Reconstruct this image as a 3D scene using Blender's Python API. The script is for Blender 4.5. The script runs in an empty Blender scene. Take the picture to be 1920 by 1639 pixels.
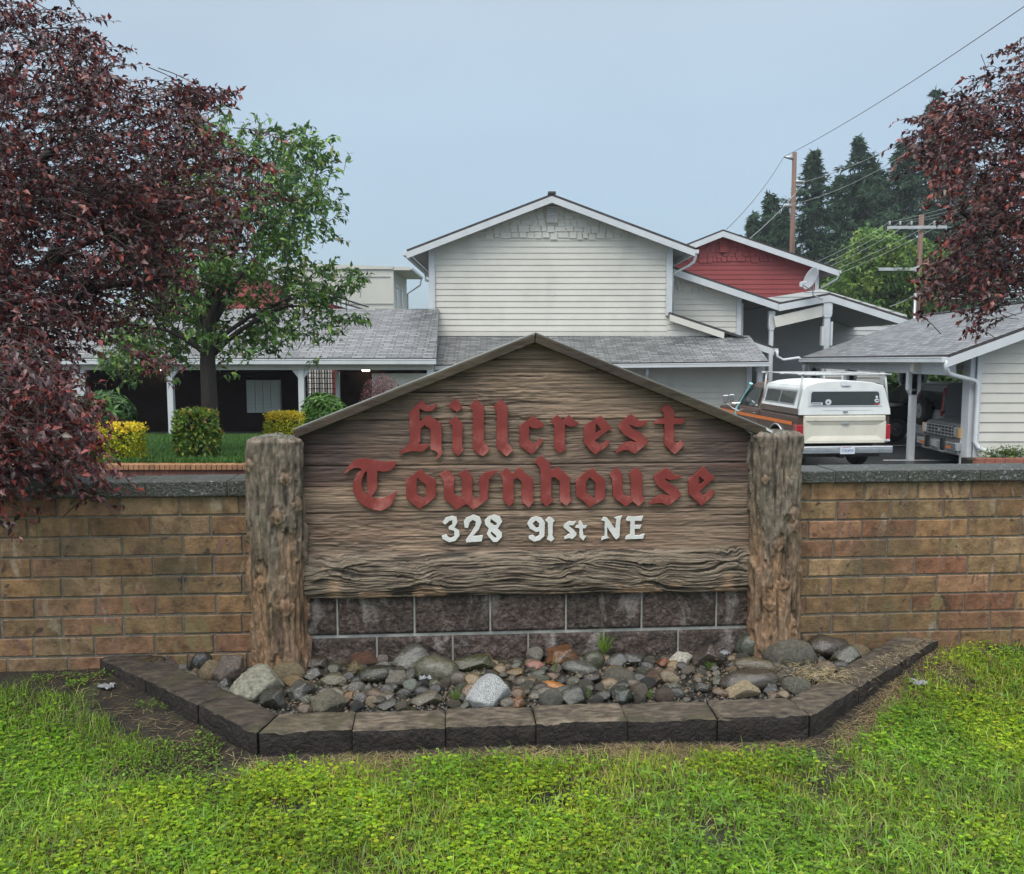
import bpy, math, random
import numpy as np
from mathutils import Vector, Matrix, noise, Euler
random.seed(7); RNG = np.random.default_rng(7)
S = bpy.context.scene; COL = S.collection
R = math.radians
# ---------------------------------------------------------------- camera
FPX = 1650.0; PITCH = R(5.54); EZ = 1.66
cd = bpy.data.cameras.new('camera'); cam = bpy.data.objects.new('camera', cd); COL.objects.link(cam)
cam.location = (0, 0, EZ); cam.rotation_euler = (R(90) - PITCH, 0, 0)
cd.sensor_fit = 'HORIZONTAL'; cd.sensor_width = 36; cd.lens = FPX / 1920 * 36
cd.clip_start = 0.05; cd.clip_end = 3000
S.camera = cam
# ---------------------------------------------------------------- world, sun, exposure
SUN_EL, SUN_AZ = R(58), R(205)          # high, behind the camera, through thick cloud
w = bpy.data.worlds.new('World'); S.world = w; w.use_nodes = True
nt = w.node_tree; nt.nodes.clear()
out = nt.nodes.new('ShaderNodeOutputWorld')
sky = nt.nodes.new('ShaderNodeTexSky'); sky.sky_type = 'NISHITA'; sky.sun_disc = False
sky.sun_elevation = SUN_EL; sky.sun_rotation = SUN_AZ; sky.dust_density = 3
b1 = nt.nodes.new('ShaderNodeBackground'); b1.inputs[1].default_value = 0.05
nt.links.new(sky.outputs[0], b1.inputs[0])
tc = nt.nodes.new('ShaderNodeTexCoord'); sx = nt.nodes.new('ShaderNodeSeparateXYZ')
nt.links.new(tc.outputs['Generated'], sx.inputs[0])
rp = nt.nodes.new('ShaderNodeValToRGB')     # overcast: grey-blue low down, brighter overhead
rp.color_ramp.elements[0].position = 0.0; rp.color_ramp.elements[0].color = (.285, .375, .45, 1)
rp.color_ramp.elements[1].position = 1.0; rp.color_ramp.elements[1].color = (1.6, 1.58, 1.54, 1)
for ps, c in ((.12, (.28, .37, .45, 1)), (.37, (.38, .455, .50, 1)), (.6, (1.1, 1.12, 1.14, 1))):
    e = rp.color_ramp.elements.new(ps); e.color = c
nt.links.new(sx.outputs[2], rp.inputs[0])
nz = nt.nodes.new('ShaderNodeTexNoise'); nz.inputs['Scale'].default_value = 2.2; nz.inputs['Detail'].default_value = 5
mp = nt.nodes.new('ShaderNodeMapping'); mp.inputs['Scale'].default_value = (1, 1, 2.6)
nt.links.new(tc.outputs['Generated'], mp.inputs[0]); nt.links.new(mp.outputs[0], nz.inputs[0])
mr = nt.nodes.new('ShaderNodeMapRange'); mr.inputs[1].default_value = .3; mr.inputs[2].default_value = .7
mr.inputs[3].default_value = .94; mr.inputs[4].default_value = 1.06
nt.links.new(nz.outputs[0], mr.inputs[0])
b2 = nt.nodes.new('ShaderNodeBackground'); nt.links.new(rp.outputs[0], b2.inputs[0]); nt.links.new(mr.outputs[0], b2.inputs[1])
ad = nt.nodes.new('ShaderNodeAddShader'); nt.links.new(b1.outputs[0], ad.inputs[0]); nt.links.new(b2.outputs[0], ad.inputs[1])
nt.links.new(ad.outputs[0], out.inputs[0])
ld = bpy.data.lights.new('sun', 'SUN'); ld.energy = 1.5; ld.angle = R(35); ld.color = (1, .97, .92)
sun = bpy.data.objects.new('sun', ld); COL.objects.link(sun)
# light comes from the direction (sin az, cos az) at elevation el
dv = Vector((math.sin(SUN_AZ) * math.cos(SUN_EL), math.cos(SUN_AZ) * math.cos(SUN_EL), math.sin(SUN_EL)))
sun.rotation_euler = dv.to_track_quat('Z', 'Y').to_euler()
S.view_settings.view_transform = 'Standard'; S.view_settings.look = 'None'
S.view_settings.exposure = 0.2; S.view_settings.gamma = 1
S.cycles.max_bounces = 6; S.cycles.transparent_max_bounces = 8
S.cycles.use_adaptive_sampling = True
# ---------------------------------------------------------------- measuring: photo direction -> place on a plane
def ray(px, py):
    dx = (px - 960) / FPX; dy = (819.5 - py) / FPX
    return Vector((dx, math.cos(PITCH) + dy * math.sin(PITCH), -math.sin(PITCH) + dy * math.cos(PITCH)))
def at(px, py, Y):
    d = ray(px, py); t = Y / d.y
    return Vector((d.x * t, Y, EZ + d.z * t))
def atz(px, py, z):
    d = ray(px, py); t = (z - EZ) / d.z
    return Vector((d.x * t, d.y * t, z))
WA = math.atan(.075); WY = 4.6; CA, SA = math.cos(WA), math.sin(WA)
def wl(px, py, off=0):
    """wall frame: u along the wall, z up, on the plane `off` metres in front of the wall face"""
    d = ray(px, py); nx, ny = SA, -CA
    t = (off + WY * ny) / (d.x * nx + d.y * ny)
    x, y, z = d.x * t, d.y * t, EZ + d.z * t
    return (x * CA + (y - WY) * SA, z)
def wlz(px, py, z):
    p = atz(px, py, z); return p.x * CA + (p.y - WY) * SA, -(-p.x * SA + (p.y - WY) * CA)
def w2(u, v, z=0):     # wall frame (v = metres in front) -> world
    return Vector((u * CA + v * SA, WY + u * SA - v * CA, z))
# ---------------------------------------------------------------- things, parts, labels
def link(o): COL.objects.link(o); return o
def tag(o, label=None, cat=None, group=None, kind=None):
    if label: o['label'] = label
    if cat: o['category'] = cat
    if group: o['group'] = group
    if kind: o['kind'] = kind
    return o
def thing(name, label, cat, loc=(0, 0, 0), group=None, rotz=0):
    o = link(bpy.data.objects.new(name, None)); o.location = loc; o.rotation_euler = (0, 0, rotz)
    o.empty_display_size = .2
    return tag(o, label, cat, group)
def attach(o, parent, local=False):
    o.parent = parent
    if not local:
        m = Matrix.Identity(4); q = parent
        m = Matrix.Translation(q.location) @ q.rotation_euler.to_matrix().to_4x4()

        o.matrix_parent_inverse = m.inverted()
    return o
class MB:
    def __init__(s): s.v = []; s.f = []; s.c = []; s.uv = []
    def add(s, vs, fs, col=(1, 1, 1)):
        n = len(s.v); s.v += [tuple(v) for v in vs]; s.f += [tuple(i + n for i in f) for f in fs]
        s.c += [col] * len(vs); return s
    def box(s, a, b, col=(1, 1, 1), M=None):
        x0, y0, z0 = a; x1, y1, z1 = b
        vs = [Vector(p) for p in ((x0, y0, z0), (x1, y0, z0), (x1, y1, z0), (x0, y1, z0), (x0, y0, z1), (x1, y0, z1), (x1, y1, z1), (x0, y1, z1))]
        if M: vs = [M @ v for v in vs]
        return s.add(vs, [(0, 3, 2, 1), (4, 5, 6, 7), (0, 1, 5, 4), (1, 2, 6, 5), (2, 3, 7, 6), (3, 0, 4, 7)], col)
    def beam(s, p, q, wd, ht, up=(0, 0, 1), col=(1, 1, 1)):
        p = Vector(p); q = Vector(q); d = (q - p); L = d.length; d.normalize()
        x = d.cross(Vector(up)); x = x.normalized() if x.length > 1e-6 else Vector((1, 0, 0)); z = x.cross(d)
        vs = []
        for t in (p, q):
            for a, b in ((-1, -1), (1, -1), (1, 1), (-1, 1)): vs.append(t + x * a * wd / 2 + z * b * ht / 2)
        return s.add(vs, [(0, 1, 2, 3), (7, 6, 5, 4), (0, 4, 5, 1), (1, 5, 6, 2), (2, 6, 7, 3), (3, 7, 4, 0)], col)
    def prism(s, pts, d, col=(1, 1, 1)):
        """closed prism from planar outline pts swept by vector d"""
        n = len(pts); d = Vector(d); a = [Vector(p) for p in pts]
        vs = a + [p + d for p in a]
        return s.add(vs, [tuple(range(n - 1, -1, -1)), tuple(range(n, 2 * n))] + [(i, (i + 1) % n, n + (i + 1) % n, n + i) for i in range(n)], col)
    def tube(s, path, r, n=8, col=(1, 1, 1), cap=True):
        P = [Vector(p) for p in path]; rs = r if isinstance(r, (list, tuple)) else [r] * len(P)
        vs = []; prev = None
        for i, p in enumerate(P):
            d = (P[min(i + 1, len(P) - 1)] - P[max(i - 1, 0)]).normalized()
            if prev is None:
                x = d.cross(Vector((0, 0, 1)));
                if x.length < 1e-3: x = d.cross(Vector((0, 1, 0)))
            else: x = prev - d * prev.dot(d)
            x.normalize(); prev = x; y = d.cross(x)
            for k in range(n):
                a = 2 * math.pi * k / n; vs.append(p + (x * math.cos(a) + y * math.sin(a)) * rs[i])
        fs = [(i * n + k, i * n + (k + 1) % n, (i + 1) * n + (k + 1) % n, (i + 1) * n + k) for i in range(len(P) - 1) for k in range(n)]
        if cap: fs += [tuple(range(n - 1, -1, -1)), tuple(range((len(P) - 1) * n, len(P) * n))]
        return s.add(vs, fs, col)
    def disc_ring(s, c, axis, r0, r1, wd, n=28, col=(1, 1, 1)):
        """wheel-like solid: ring of outer radius r1, inner r0, width wd about axis through c"""
        c = Vector(c); ax = Vector(axis).normalized(); x = ax.orthogonal().normalized(); y = ax.cross(x); vs = []
        prof = [(r0, -wd / 2), (r1 * .93, -wd / 2), (r1, -wd * .3), (r1, wd * .3), (r1 * .93, wd / 2), (r0, wd / 2)]
        m = len(prof)
        for k in range(n):
            a = 2 * math.pi * k / n; e = x * math.cos(a) + y * math.sin(a)
            vs += [c + e * r + ax * h for r, h in prof]
        fs = [(k * m + i, k * m + (i + 1) % m, ((k + 1) % n) * m + (i + 1) % m, ((k + 1) % n) * m + i) for k in range(n) for i in range(m)]
        return s.add(vs, fs, col)
    def build(s, name, mat, parent=None, smooth=False, local=False, bevel=0, uv=None):
        me = bpy.data.meshes.new(name); me.from_pydata(s.v, [], s.f); me.update()
        ca = me.color_attributes.new('col', 'FLOAT_COLOR', 'POINT')
        ca.data.foreach_set('color', np.array([(c[0], c[1], c[2], 1) for c in s.c], dtype=np.float32).ravel())
        if mat: me.materials.append(mat)
        if smooth: me.polygons.foreach_set('use_smooth', [True] * len(me.polygons))
        o = link(bpy.data.objects.new(name, me))
        if bevel:
            b = o.modifiers.new('bevel', 'BEVEL'); b.width = bevel; b.segments = 2; b.limit_method = 'ANGLE'; b.angle_limit = R(40)
        if parent is not None: attach(o, parent, local)
        return o
def npmesh(name, V, F, mat, parent=None, C=None, smooth=False, local=False):
    """V (n,3), F (m,k) int, C (n,3) colours"""
    me = bpy.data.meshes.new(name); V = np.asarray(V, dtype=np.float32); F = np.asarray(F, dtype=np.int32)
    k = F.shape[1]; me.vertices.add(len(V)); me.vertices.foreach_set('co', V.ravel())
    me.loops.add(F.size); me.loops.foreach_set('vertex_index', F.ravel())
    me.polygons.add(len(F)); me.polygons.foreach_set('loop_start', np.arange(0, F.size, k, dtype=np.int32))
    me.update(calc_edges=True)
    if smooth: me.polygons.foreach_set('use_smooth', np.ones(len(F), dtype=bool))
    if C is not None:
        ca = me.color_attributes.new('col', 'FLOAT_COLOR', 'POINT')
        ca.data.foreach_set('color', np.hstack([C, np.ones((len(C), 1))]).astype(np.float32).ravel())
    if mat: me.materials.append(mat)
    o = link(bpy.data.objects.new(name, me))
    if parent is not None: attach(o, parent, local)
    return o
# ---------------------------------------------------------------- materials
def L(hexs):   # sRGB byte triple -> linear
    return tuple(((c / 255) / 12.92 if c / 255 <= .04045 else ((c / 255 + .055) / 1.055) ** 2.4) for c in hexs)
def mat(name, cols=((.5, .5, .5),), pos=None, scale=4, stretch=(1, 1, 1), detail=6, rough=.7, bump=0, bscale=None, bstretch=None,
        spec=.5, metal=0, attr=False, objcol=False, coat=0, spots=None, trans=0, coords='Object', dist=.02, bdetail=8, distort=0, blot=None, alpha=None):
    m = bpy.data.materials.new(name); m.use_nodes = True; t = m.node_tree; N = t.nodes; Lk = t.links
    p = N['Principled BSDF']; p.inputs['Roughness'].default_value = rough; p.inputs['Metallic'].default_value = metal
    p.inputs['Specular IOR Level'].default_value = spec; p.inputs['Coat Weight'].default_value = coat; p.inputs['Coat Roughness'].default_value = .12
    tc = N.new('ShaderNodeTexCoord')
    def nzn(sc, st, det, dis=0):
        mp = N.new('ShaderNodeMapping'); mp.inputs['Scale'].default_value = st; Lk.new(tc.outputs[coords], mp.inputs[0])
        n = N.new('ShaderNodeTexNoise'); n.inputs['Scale'].default_value = sc; n.inputs['Detail'].default_value = det
        n.inputs['Roughness'].default_value = .62; n.inputs['Distortion'].default_value = dis
        Lk.new(mp.outputs[0], n.inputs[0]); return n
    n = nzn(scale, stretch, detail, distort); r = N.new('ShaderNodeValToRGB'); Lk.new(n.outputs[0], r.inputs[0])
    k = len(cols); pos = pos or [.32 + .36 * i / max(1, k - 1) for i in range(k)]
    el = r.color_ramp.elements
    while len(el) < k: el.new(.5)
    while len(el) > max(1, k): el.remove(el[-1])
    for i, c in enumerate(cols): el[i].position = pos[i]; el[i].color = (*c, 1)
    c = r.outputs[0]
    def mul(a, b, f=1.0, mode='MULTIPLY'):
        x = N.new('ShaderNodeMix'); x.data_type = 'RGBA'; x.blend_type = mode
        if isinstance(f, float): x.inputs[0].default_value = f
        else: Lk.new(f, x.inputs[0])
        Lk.new(a, x.inputs[6])
        if isinstance(b, tuple): x.inputs[7].default_value = (*b, 1)
        else: Lk.new(b, x.inputs[7])
        return x.outputs[2]
    if attr:
        a = N.new('ShaderNodeAttribute'); a.attribute_name = 'col'; c = mul(c, a.outputs[0])
    if objcol:
        a = N.new('ShaderNodeObjectInfo'); c = mul(c, a.outputs['Color'])
    for bl in (blot or []):   # (colour, scale, stretch, lo, hi)
        b = nzn(bl[1], bl[2], 5, .6); q = N.new('ShaderNodeMapRange'); q.inputs[1].default_value = bl[3]; q.inputs[2].default_value = bl[4]
        Lk.new(b.outputs[0], q.inputs[0]); c = mul(c, bl[0], q.outputs[0], 'MIX')
    Lk.new(c, p.inputs['Base Color'])
    if bump:
        b = nzn(bscale or scale * 3, bstretch or stretch, bdetail, distort); bm = N.new('ShaderNodeBump'); bm.inputs['Strength'].default_value = bump
        bm.inputs['Distance'].default_value = dist; Lk.new(b.outputs[0], bm.inputs['Height']); Lk.new(bm.outputs[0], p.inputs['Normal'])
    if trans:
        tb = N.new('ShaderNodeBsdfTranslucent'); Lk.new(c, tb.inputs[0]); mx = N.new('ShaderNodeMixShader'); mx.inputs[0].default_value = trans
        Lk.new(p.outputs[0], mx.inputs[1]); Lk.new(tb.outputs[0], mx.inputs[2]); Lk.new(mx.outputs[0], N['Material Output'].inputs[0])
    return m
def emis(name, col, st):
    m = bpy.data.materials.new(name); m.use_nodes = True; p = m.node_tree.nodes['Principled BSDF']
    p.inputs['Base Color'].default_value = (*col, 1); p.inputs['Emission Color'].default_value = (*col, 1); p.inputs['Emission Strength'].default_value = st
    return m
def glassy(name, col, rough=.06, spec=.6):
    return mat(name, (tuple(v * .8 for v in col), col), scale=1.5, rough=rough, spec=spec)
def roofmat(name, c1, c2, cm):
    m = bpy.data.materials.new(name); m.use_nodes = True; t = m.node_tree; N = t.nodes; Lk = t.links; p = N['Principled BSDF']
    uv = N.new('ShaderNodeUVMap'); b = N.new('ShaderNodeTexBrick'); b.offset = .37; b.squash = 1
    b.inputs['Scale'].default_value = 1; b.inputs['Brick Width'].default_value = .32; b.inputs['Row Height'].default_value = .13
    b.inputs['Mortar Size'].default_value = .014; b.inputs['Mortar Smooth'].default_value = .3; b.inputs['Bias'].default_value = 0
    b.inputs[1].default_value = (*c1, 1); b.inputs[2].default_value = (*c2, 1); b.inputs[3].default_value = (*cm, 1)
    Lk.new(uv.outputs[0], b.inputs[0])
    n = N.new('ShaderNodeTexNoise'); n.inputs['Scale'].default_value = 1.3; n.inputs['Detail'].default_value = 6; Lk.new(uv.outputs[0], n.inputs[0])
    r = N.new('ShaderNodeMapRange'); r.inputs[1].default_value = .3; r.inputs[2].default_value = .7; r.inputs[3].default_value = .9; r.inputs[4].default_value = 1.08
    Lk.new(n.outputs[0], r.inputs[0])
    x = N.new('ShaderNodeMix'); x.data_type = 'RGBA'; x.blend_type = 'MULTIPLY'; x.inputs[0].default_value = 1
    Lk.new(b.outputs[0], x.inputs[6]); Lk.new(r.outputs[0], x.inputs[7]); Lk.new(x.outputs[2], p.inputs[0])
    bm = N.new('ShaderNodeBump'); bm.inputs['Strength'].default_value = .8; bm.inputs['Distance'].default_value = .012; bm.invert = True
    Lk.new(b.outputs['Fac'], bm.inputs['Height']); Lk.new(bm.outputs[0], p.inputs['Normal'])
    p.inputs['Roughness'].default_value = .42; p.inputs['Specular IOR Level'].default_value = .6
    return m
M = {}
M['white'] = mat('white_trim', ((.52, .56, .58), (.62, .66, .68)), scale=2, rough=.45, bump=.05)
M['siding'] = mat('grey_siding', ((.60, .59, .53), (.67, .66, .60)), scale=1.2, rough=.55, bump=.08, bscale=40, bstretch=(.2, 1, 1), blot=[((.54, .54, .49), .8, (1, 1, .4), .5, .75)])
M['redsiding'] = mat('red_siding', ((.27, .045, .045), (.33, .06, .058)), scale=1.2, rough=.55, bump=.08, bscale=30)
M['greywall'] = mat('dark_grey_wall', ((.46, .48, .47), (.52, .53, .53)), scale=1.5, rough=.7)
M['beige'] = mat('beige_render', ((.52, .53, .47), (.58, .59, .53)), scale=.6, rough=.8)
M['roof'] = roofmat('grey_shingles', (.225, .235, .24), (.088, .094, .098), (.022, .022, .024))
M['roofdark'] = mat('dark_roof_edge', ((.03, .028, .03), (.07, .062, .062)), scale=8, rough=.7, bump=.4)
M['soffit'] = mat('soffit_boards', ((.30, .31, .30), (.36, .37, .36)), scale=2, stretch=(.3, 4, 1), rough=.7)
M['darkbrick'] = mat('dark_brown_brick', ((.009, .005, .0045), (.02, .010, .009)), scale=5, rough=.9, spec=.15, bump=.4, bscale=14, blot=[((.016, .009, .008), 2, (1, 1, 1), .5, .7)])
M['metal'] = mat('galvanised', ((.35, .37, .38), (.5, .53, .55)), scale=6, rough=.35, metal=.6)
M['chrome'] = mat('chrome', ((.6, .62, .64), (.75, .77, .78)), scale=4, rough=.18, metal=.9)
M['black'] = mat('black_rubber', ((.008, .008, .009), (.02, .02, .021)), scale=8, rough=.6)
M['glass'] = glassy('dark_window', (.035, .045, .045))
M['asphalt'] = mat('wet_asphalt', ((.03, .032, .034), (.06, .062, .064)), scale=6, rough=.3, bump=.3, bscale=60, blot=[((.02, .022, .024), .6, (1, 1, 1), .45, .6)])
M['paint'] = mat('line_paint', ((.5, .5, .5), (.65, .65, .65)), scale=10, rough=.6)
M['soil'] = mat('soil', ((.007, .0055, .0035), (.020, .015, .010), (.038, .030, .020)), scale=7, rough=.75, bump=1, bscale=30, dist=.03, blot=[((.04, .055, .015), 5, (1, 1, 1), .5, .65)])
M['bark'] = mat('tree_bark', ((.02, .017, .014), (.055, .046, .04)), scale=6, stretch=(1, 1, .25), rough=.8, bump=1, bscale=20)
M['polewood'] = mat('pole_wood', ((.12, .07, .05), (.24, .15, .11)), scale=3, stretch=(2, 2, .15), rough=.8, bump=.4)
M['leaf'] = mat('leaf', ((.75, .75, .75), (1.15, 1.15, 1.15)), scale=3, rough=.42, attr=True, trans=.25, spec=.4)
M['leafplum'] = mat('plum_leaf', ((.7, .7, .7), (1.2, 1.2, 1.2)), scale=3, rough=.36, attr=True, trans=.2, spec=.65)
M['leafdull'] = mat('far_leaf', ((.7, .7, .7), (1.2, 1.2, 1.2)), scale=.4, rough=.7, attr=True, trans=.15, spec=.3)
M['grass'] = mat('grass_blades', ((.75, .75, .75), (1.2, 1.2, 1.2)), scale=2.5, rough=.5, attr=True, trans=.35, spec=.3)
# ---------------------------------------------------------------- foliage helpers (numpy)
def norm(a): return a / np.maximum(np.linalg.norm(a, axis=1, keepdims=True), 1e-9)
def leafmesh(P, D, Nn, Ls, Ws, C, curl=.25, fold=.25):
    """folded, curled leaves: P base, D direction, Nn normal, Ls length, Ws width; 5 verts, 4 tris each"""
    n = len(P); D = norm(D); Sd = norm(np.cross(D, Nn)); Nn = norm(np.cross(Sd, D)); Ls = Ls[:, None]; Ws = Ws[:, None]
    m = P + D * Ls * .5
    V = np.empty((n, 5, 3)); V[:, 0] = P
    V[:, 1] = P + D * Ls * .45 - Sd * Ws * .5 + Nn * Ws * fold; V[:, 2] = m
    V[:, 3] = P + D * Ls * .45 + Sd * Ws * .5 + Nn * Ws * fold; V[:, 4] = P + D * Ls - Nn * Ls * curl
    F = np.array([(0, 2, 1), (0, 3, 2), (1, 2, 4), (2, 3, 4)])
    F = (F[None] + np.arange(n)[:, None, None] * 5).reshape(-1, 3)
    return V.reshape(-1, 3), F, np.repeat(C, 5, axis=0)
def inpoly(x, y, poly):
    p = np.array(poly, float); ins = np.zeros(len(x), bool); n = len(p)
    for i in range(n):
        x0, y0 = p[i]; x1, y1 = p[(i + 1) % n]
        c = ((y0 > y) != (y1 > y)) & (x < (x1 - x0) * (y - y0) / (y1 - y0 + 1e-12) + x0); ins ^= c
    return ins
def polypts(n, poly, r=RNG):
    p = np.array(poly, float); lo, hi = p.min(0), p.max(0); out = np.empty((0, 2))
    while len(out) < n:
        q = r.uniform(lo, hi, (n * 2, 2)); out = np.vstack([out, q[inpoly(q[:, 0], q[:, 1], poly)]])
    return out[:n]
def palette(n, cols, wts, jit=.25):
    cols = np.array(cols); i = RNG.choice(len(cols), n, p=np.array(wts) / sum(wts))
    return cols[i] * RNG.uniform(1 - jit, 1 + jit, (n, 1))
def npat(q, Y):
    dx = (q[:, 0] - 960) / FPX; dy = (819.5 - q[:, 1]) / FPX
    ry = math.cos(PITCH) + dy * math.sin(PITCH); rz = -math.sin(PITCH) + dy * math.cos(PITCH); t = Y / ry
    return np.stack([dx * t, Y, EZ + rz * t], 1)
def sprays(bases, dirs, length, nleaf, llen, lwid, cols, droop=.4, spread=.9):
    """leafy twigs: returns leaf arrays and twig polylines"""
    n = len(bases); dirs = norm(dirs); L_ = length * RNG.uniform(.6, 1.3, n)
    t = np.tile(np.linspace(.08, 1, nleaf), (n, 1)) + RNG.uniform(-.03, .03, (n, nleaf))
    dn = np.array([0, 0, -1.0])
    pos = bases[:, None] + dirs[:, None] * (t * L_[:, None])[..., None] + dn * ((t ** 2) * L_[:, None] * droop)[..., None]
    tang = dirs[:, None] + dn * (2 * t * droop)[..., None]
    rnd = RNG.normal(size=(n, nleaf, 3)); D = tang * .8 + rnd * spread; D[..., 2] -= .45
    Nn = RNG.normal(size=(n, nleaf, 3)) * .7; Nn[..., 2] += .8
    k = n * nleaf; sc = RNG.uniform(.65, 1.25, k)
    tips = (t > .8).ravel()
    return pos.reshape(k, 3), D.reshape(k, 3), Nn.reshape(k, 3), llen * sc, lwid * sc * RNG.uniform(.8, 1.15, k), L_, tips
def twigmesh(mb, bases, dirs, L_, droop, r=.003, every=1):
    dirs = norm(dirs)
    for i in range(0, len(bases), every):
        b = Vector(bases[i]); d = Vector(dirs[i]); l = L_[i]
        mb.tube([b - d * .1, b, b + d * l * .5 + Vector((0, 0, -.25 * l * droop)), b + d * l * .95 + Vector((0, 0, -.9 * l * droop))], [r * 1.5, r * 1.3, r, r * .5], 4, cap=False)
def limb(mb, p, q, r0, r1, sag=.15, n=7, wob=.06):
    p = Vector(p); q = Vector(q); Ln = (q - p).length; pts = []; rs = []
    o = Vector((random.uniform(-1, 1), random.uniform(-1, 1), random.uniform(-1, 1)))
    for i in range(n + 1):
        t = i / n; v = p.lerp(q, t) + Vector((0, 0, sag * Ln * math.sin(math.pi * t)))
        v += Vector(noise.noise_vector(v * 1.7 + o)) * wob * Ln * math.sin(math.pi * t)
        pts.append(v); rs.append(r0 + (r1 - r0) * t)
    mb.tube(pts, rs, 8)
    return pts
# ---------------------------------------------------------------- vectorised noise
def _h(i, j, k, s):
    n = (i * 374761393 + j * 668265263 + k * 2147483647 + s * 1274126177) & 0xFFFFFFFF
    n = ((n ^ (n >> 13)) * 1274126177) & 0xFFFFFFFF
    return ((n ^ (n >> 16)) & 0xFFFF) / 32768.0 - 1
def vn(x, y, z=0.0, s=0):
    x, y, z = np.broadcast_arrays(np.asarray(x, float), np.asarray(y, float), np.asarray(z, float))
    i, j, k = [np.floor(a).astype(np.int64) for a in (x, y, z)]; a, b, c = x - i, y - j, z - k
    a, b, c = [q * q * (3 - 2 * q) for q in (a, b, c)]; r = 0
    for di in (0, 1):
        for dj in (0, 1):
            for dk in (0, 1):
                r = r + _h(i + di, j + dj, k + dk, s) * (a if di else 1 - a) * (b if dj else 1 - b) * (c if dk else 1 - c)
    return r
def fbm(x, y, z=0.0, o=4, s=0, g=.5):
    r = 0; a = 1.0; t = 0
    for q in range(o): r = r + a * vn(x * 2 ** q, y * 2 ** q, np.asarray(z) * 2 ** q, s + q); t += a; a *= g
    return r / t
def ridg(x, y, z=0.0, o=3, s=0): return 1 - 2 * np.abs(fbm(x, y, z, o, s)) * 1.6
def sstep(a, b, x): t = np.clip((x - a) / (b - a), 0, 1); return t * t * (3 - 2 * t)
def gridmesh(name, X, Y, Z, mat, parent=None, C=None, mask=None, smooth=True, local=True, close_u=False):
    nu, nv = X.shape; V = np.stack([X, Y, Z], -1).reshape(-1, 3)
    I = np.arange(nu * nv).reshape(nu, nv); a = I[:-1, :-1]; b = I[1:, :-1]; c = I[1:, 1:]; d = I[:-1, 1:]
    F = np.stack([a, b, c, d], -1)
    F = F[mask] if mask is not None else F.reshape(-1, 4)
    if close_u:
        a = I[-1, :-1]; b = I[0, :-1]; c = I[0, 1:]; d = I[-1, 1:]; F = np.vstack([F, np.stack([a, b, c, d], -1)])
    return npmesh(name, V, F, mat, parent, None if C is None else C.reshape(-1, 3), smooth, local)
def mixc(a, b, t): t = np.asarray(t)[..., None]; return np.array(a) * (1 - t) + np.array(b) * t
# ================================================================ GROUND
def hl(u, v):     # lawn height in the wall frame, v metres in front of the wall
    return .015 - .112 * sstep(0, .95, v) - .03 * np.maximum(v - .9, 0) - .06 * sstep(2.2, 5, np.abs(u)) * 0 + .012 * fbm(u * 2.1, v * 2.1, o=3, s=5)
def uv2xy(u, v): return u * CA + v * SA, WY + u * SA - v * CA
uu, vv = np.meshgrid(np.linspace(-9, 9, 260), np.linspace(-.12, 8.5, 150), indexing='ij')
zz = hl(uu, vv); X, Y = uv2xy(uu, vv)
zz[:, 0] = -1.0
lawn = gridmesh('ground', X, Y, zz, M['soil'], None, smooth=True); tag(lawn, kind='structure')
mb = MB(); mb.box((-400, -60, -1.1), (400, 900, -.95)); g = mb.build('terrain', mat('far_ground', ((.03, .05, .015), (.06, .08, .03)), scale=.2, rough=.9)); tag(g, kind='structure')
mb = MB(); mb.box((-30, 5.2, -.95), (60, 60, -.845)); g = mb.build('parking_lot', M['asphalt']); tag(g, kind='structure')
pm = MB()
for (x0, y0, x1, y1) in ((8.6, 20.2, 13, 20.3), (8.6, 23.4, 13, 23.5), (8.6, 26.6, 13, 26.7), (3.2, 17, 3.3, 23)): pm.box((x0, y0, -.845), (x1, y1, -.841))
g = pm.build('parking_lines', M['paint']); tag(g, kind='structure')
# raised garden bank behind the wall, left
BX0, BX1 = -17, 1.0
def bank(x, y): t = sstep(11.5, 24.2, y); return .17 - .80 * (y - 11.62) / (24.2 - 11.62) + .03 * fbm(x * .8, y * .8, s=9)
uu, vv = np.meshgrid(np.linspace(BX0, BX1, 90), np.linspace(11.62, 24.4, 70), indexing='ij')
zz = bank(uu, vv); zz[:, -1] = -.9; zz[0] = -.9; zz[-1] = -.9
g = gridmesh('garden_bank', uu, vv, zz, M['soil'], None, smooth=True); tag(g, kind='structure')
# ================================================================ BRICK GARDEN WALLS
brick_m = mat('tan_brick', ((.5, .44, .4), (.95, .93, .9), (1.4, 1.4, 1.34)), scale=13, rough=.6, attr=True, bump=.8, bscale=45, dist=.008,
              blot=[((.21, .115, .075), 6, (1.8, 1, .45), .585, .61), ((.20, .15, .07), 3.5, (1.6, 1, .6), .60, .63), ((.13, .07, .045), 9, (1, 1, .6), .60, .66), ((.42, .36, .28), 6, (1.6, 1, .5), .60, .74), ((.12, .08, .045), 4, (2.5, 1, .5), .58, .75), ((.09, .07, .035), 1.6, (1, 1, .6), .52, .75), ((.055, .04, .03), 16, (1, 1, 1), .60, .68)])
mortar_m = mat('mortar', ((.11, .10, .08), (.19, .175, .145)), scale=12, rough=.9, bump=.8, bscale=60, dist=.01)
coping_m = mat('wet_coping', ((.03, .033, .027), (.065, .068, .06)), scale=3, rough=.36, spec=.7, bump=1, bscale=75, dist=.012, blot=[((.26, .27, .26), 60, (1, 1, 1), .58, .64), ((.03, .042, .015), 3, (1, 1, 1), .55, .7)])
PAL = [(.31, .185, .085), (.26, .15, .07), (.34, .225, .12), (.27, .145, .08), (.25, .165, .08), (.33, .185, .10), (.28, .17, .08)]
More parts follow.
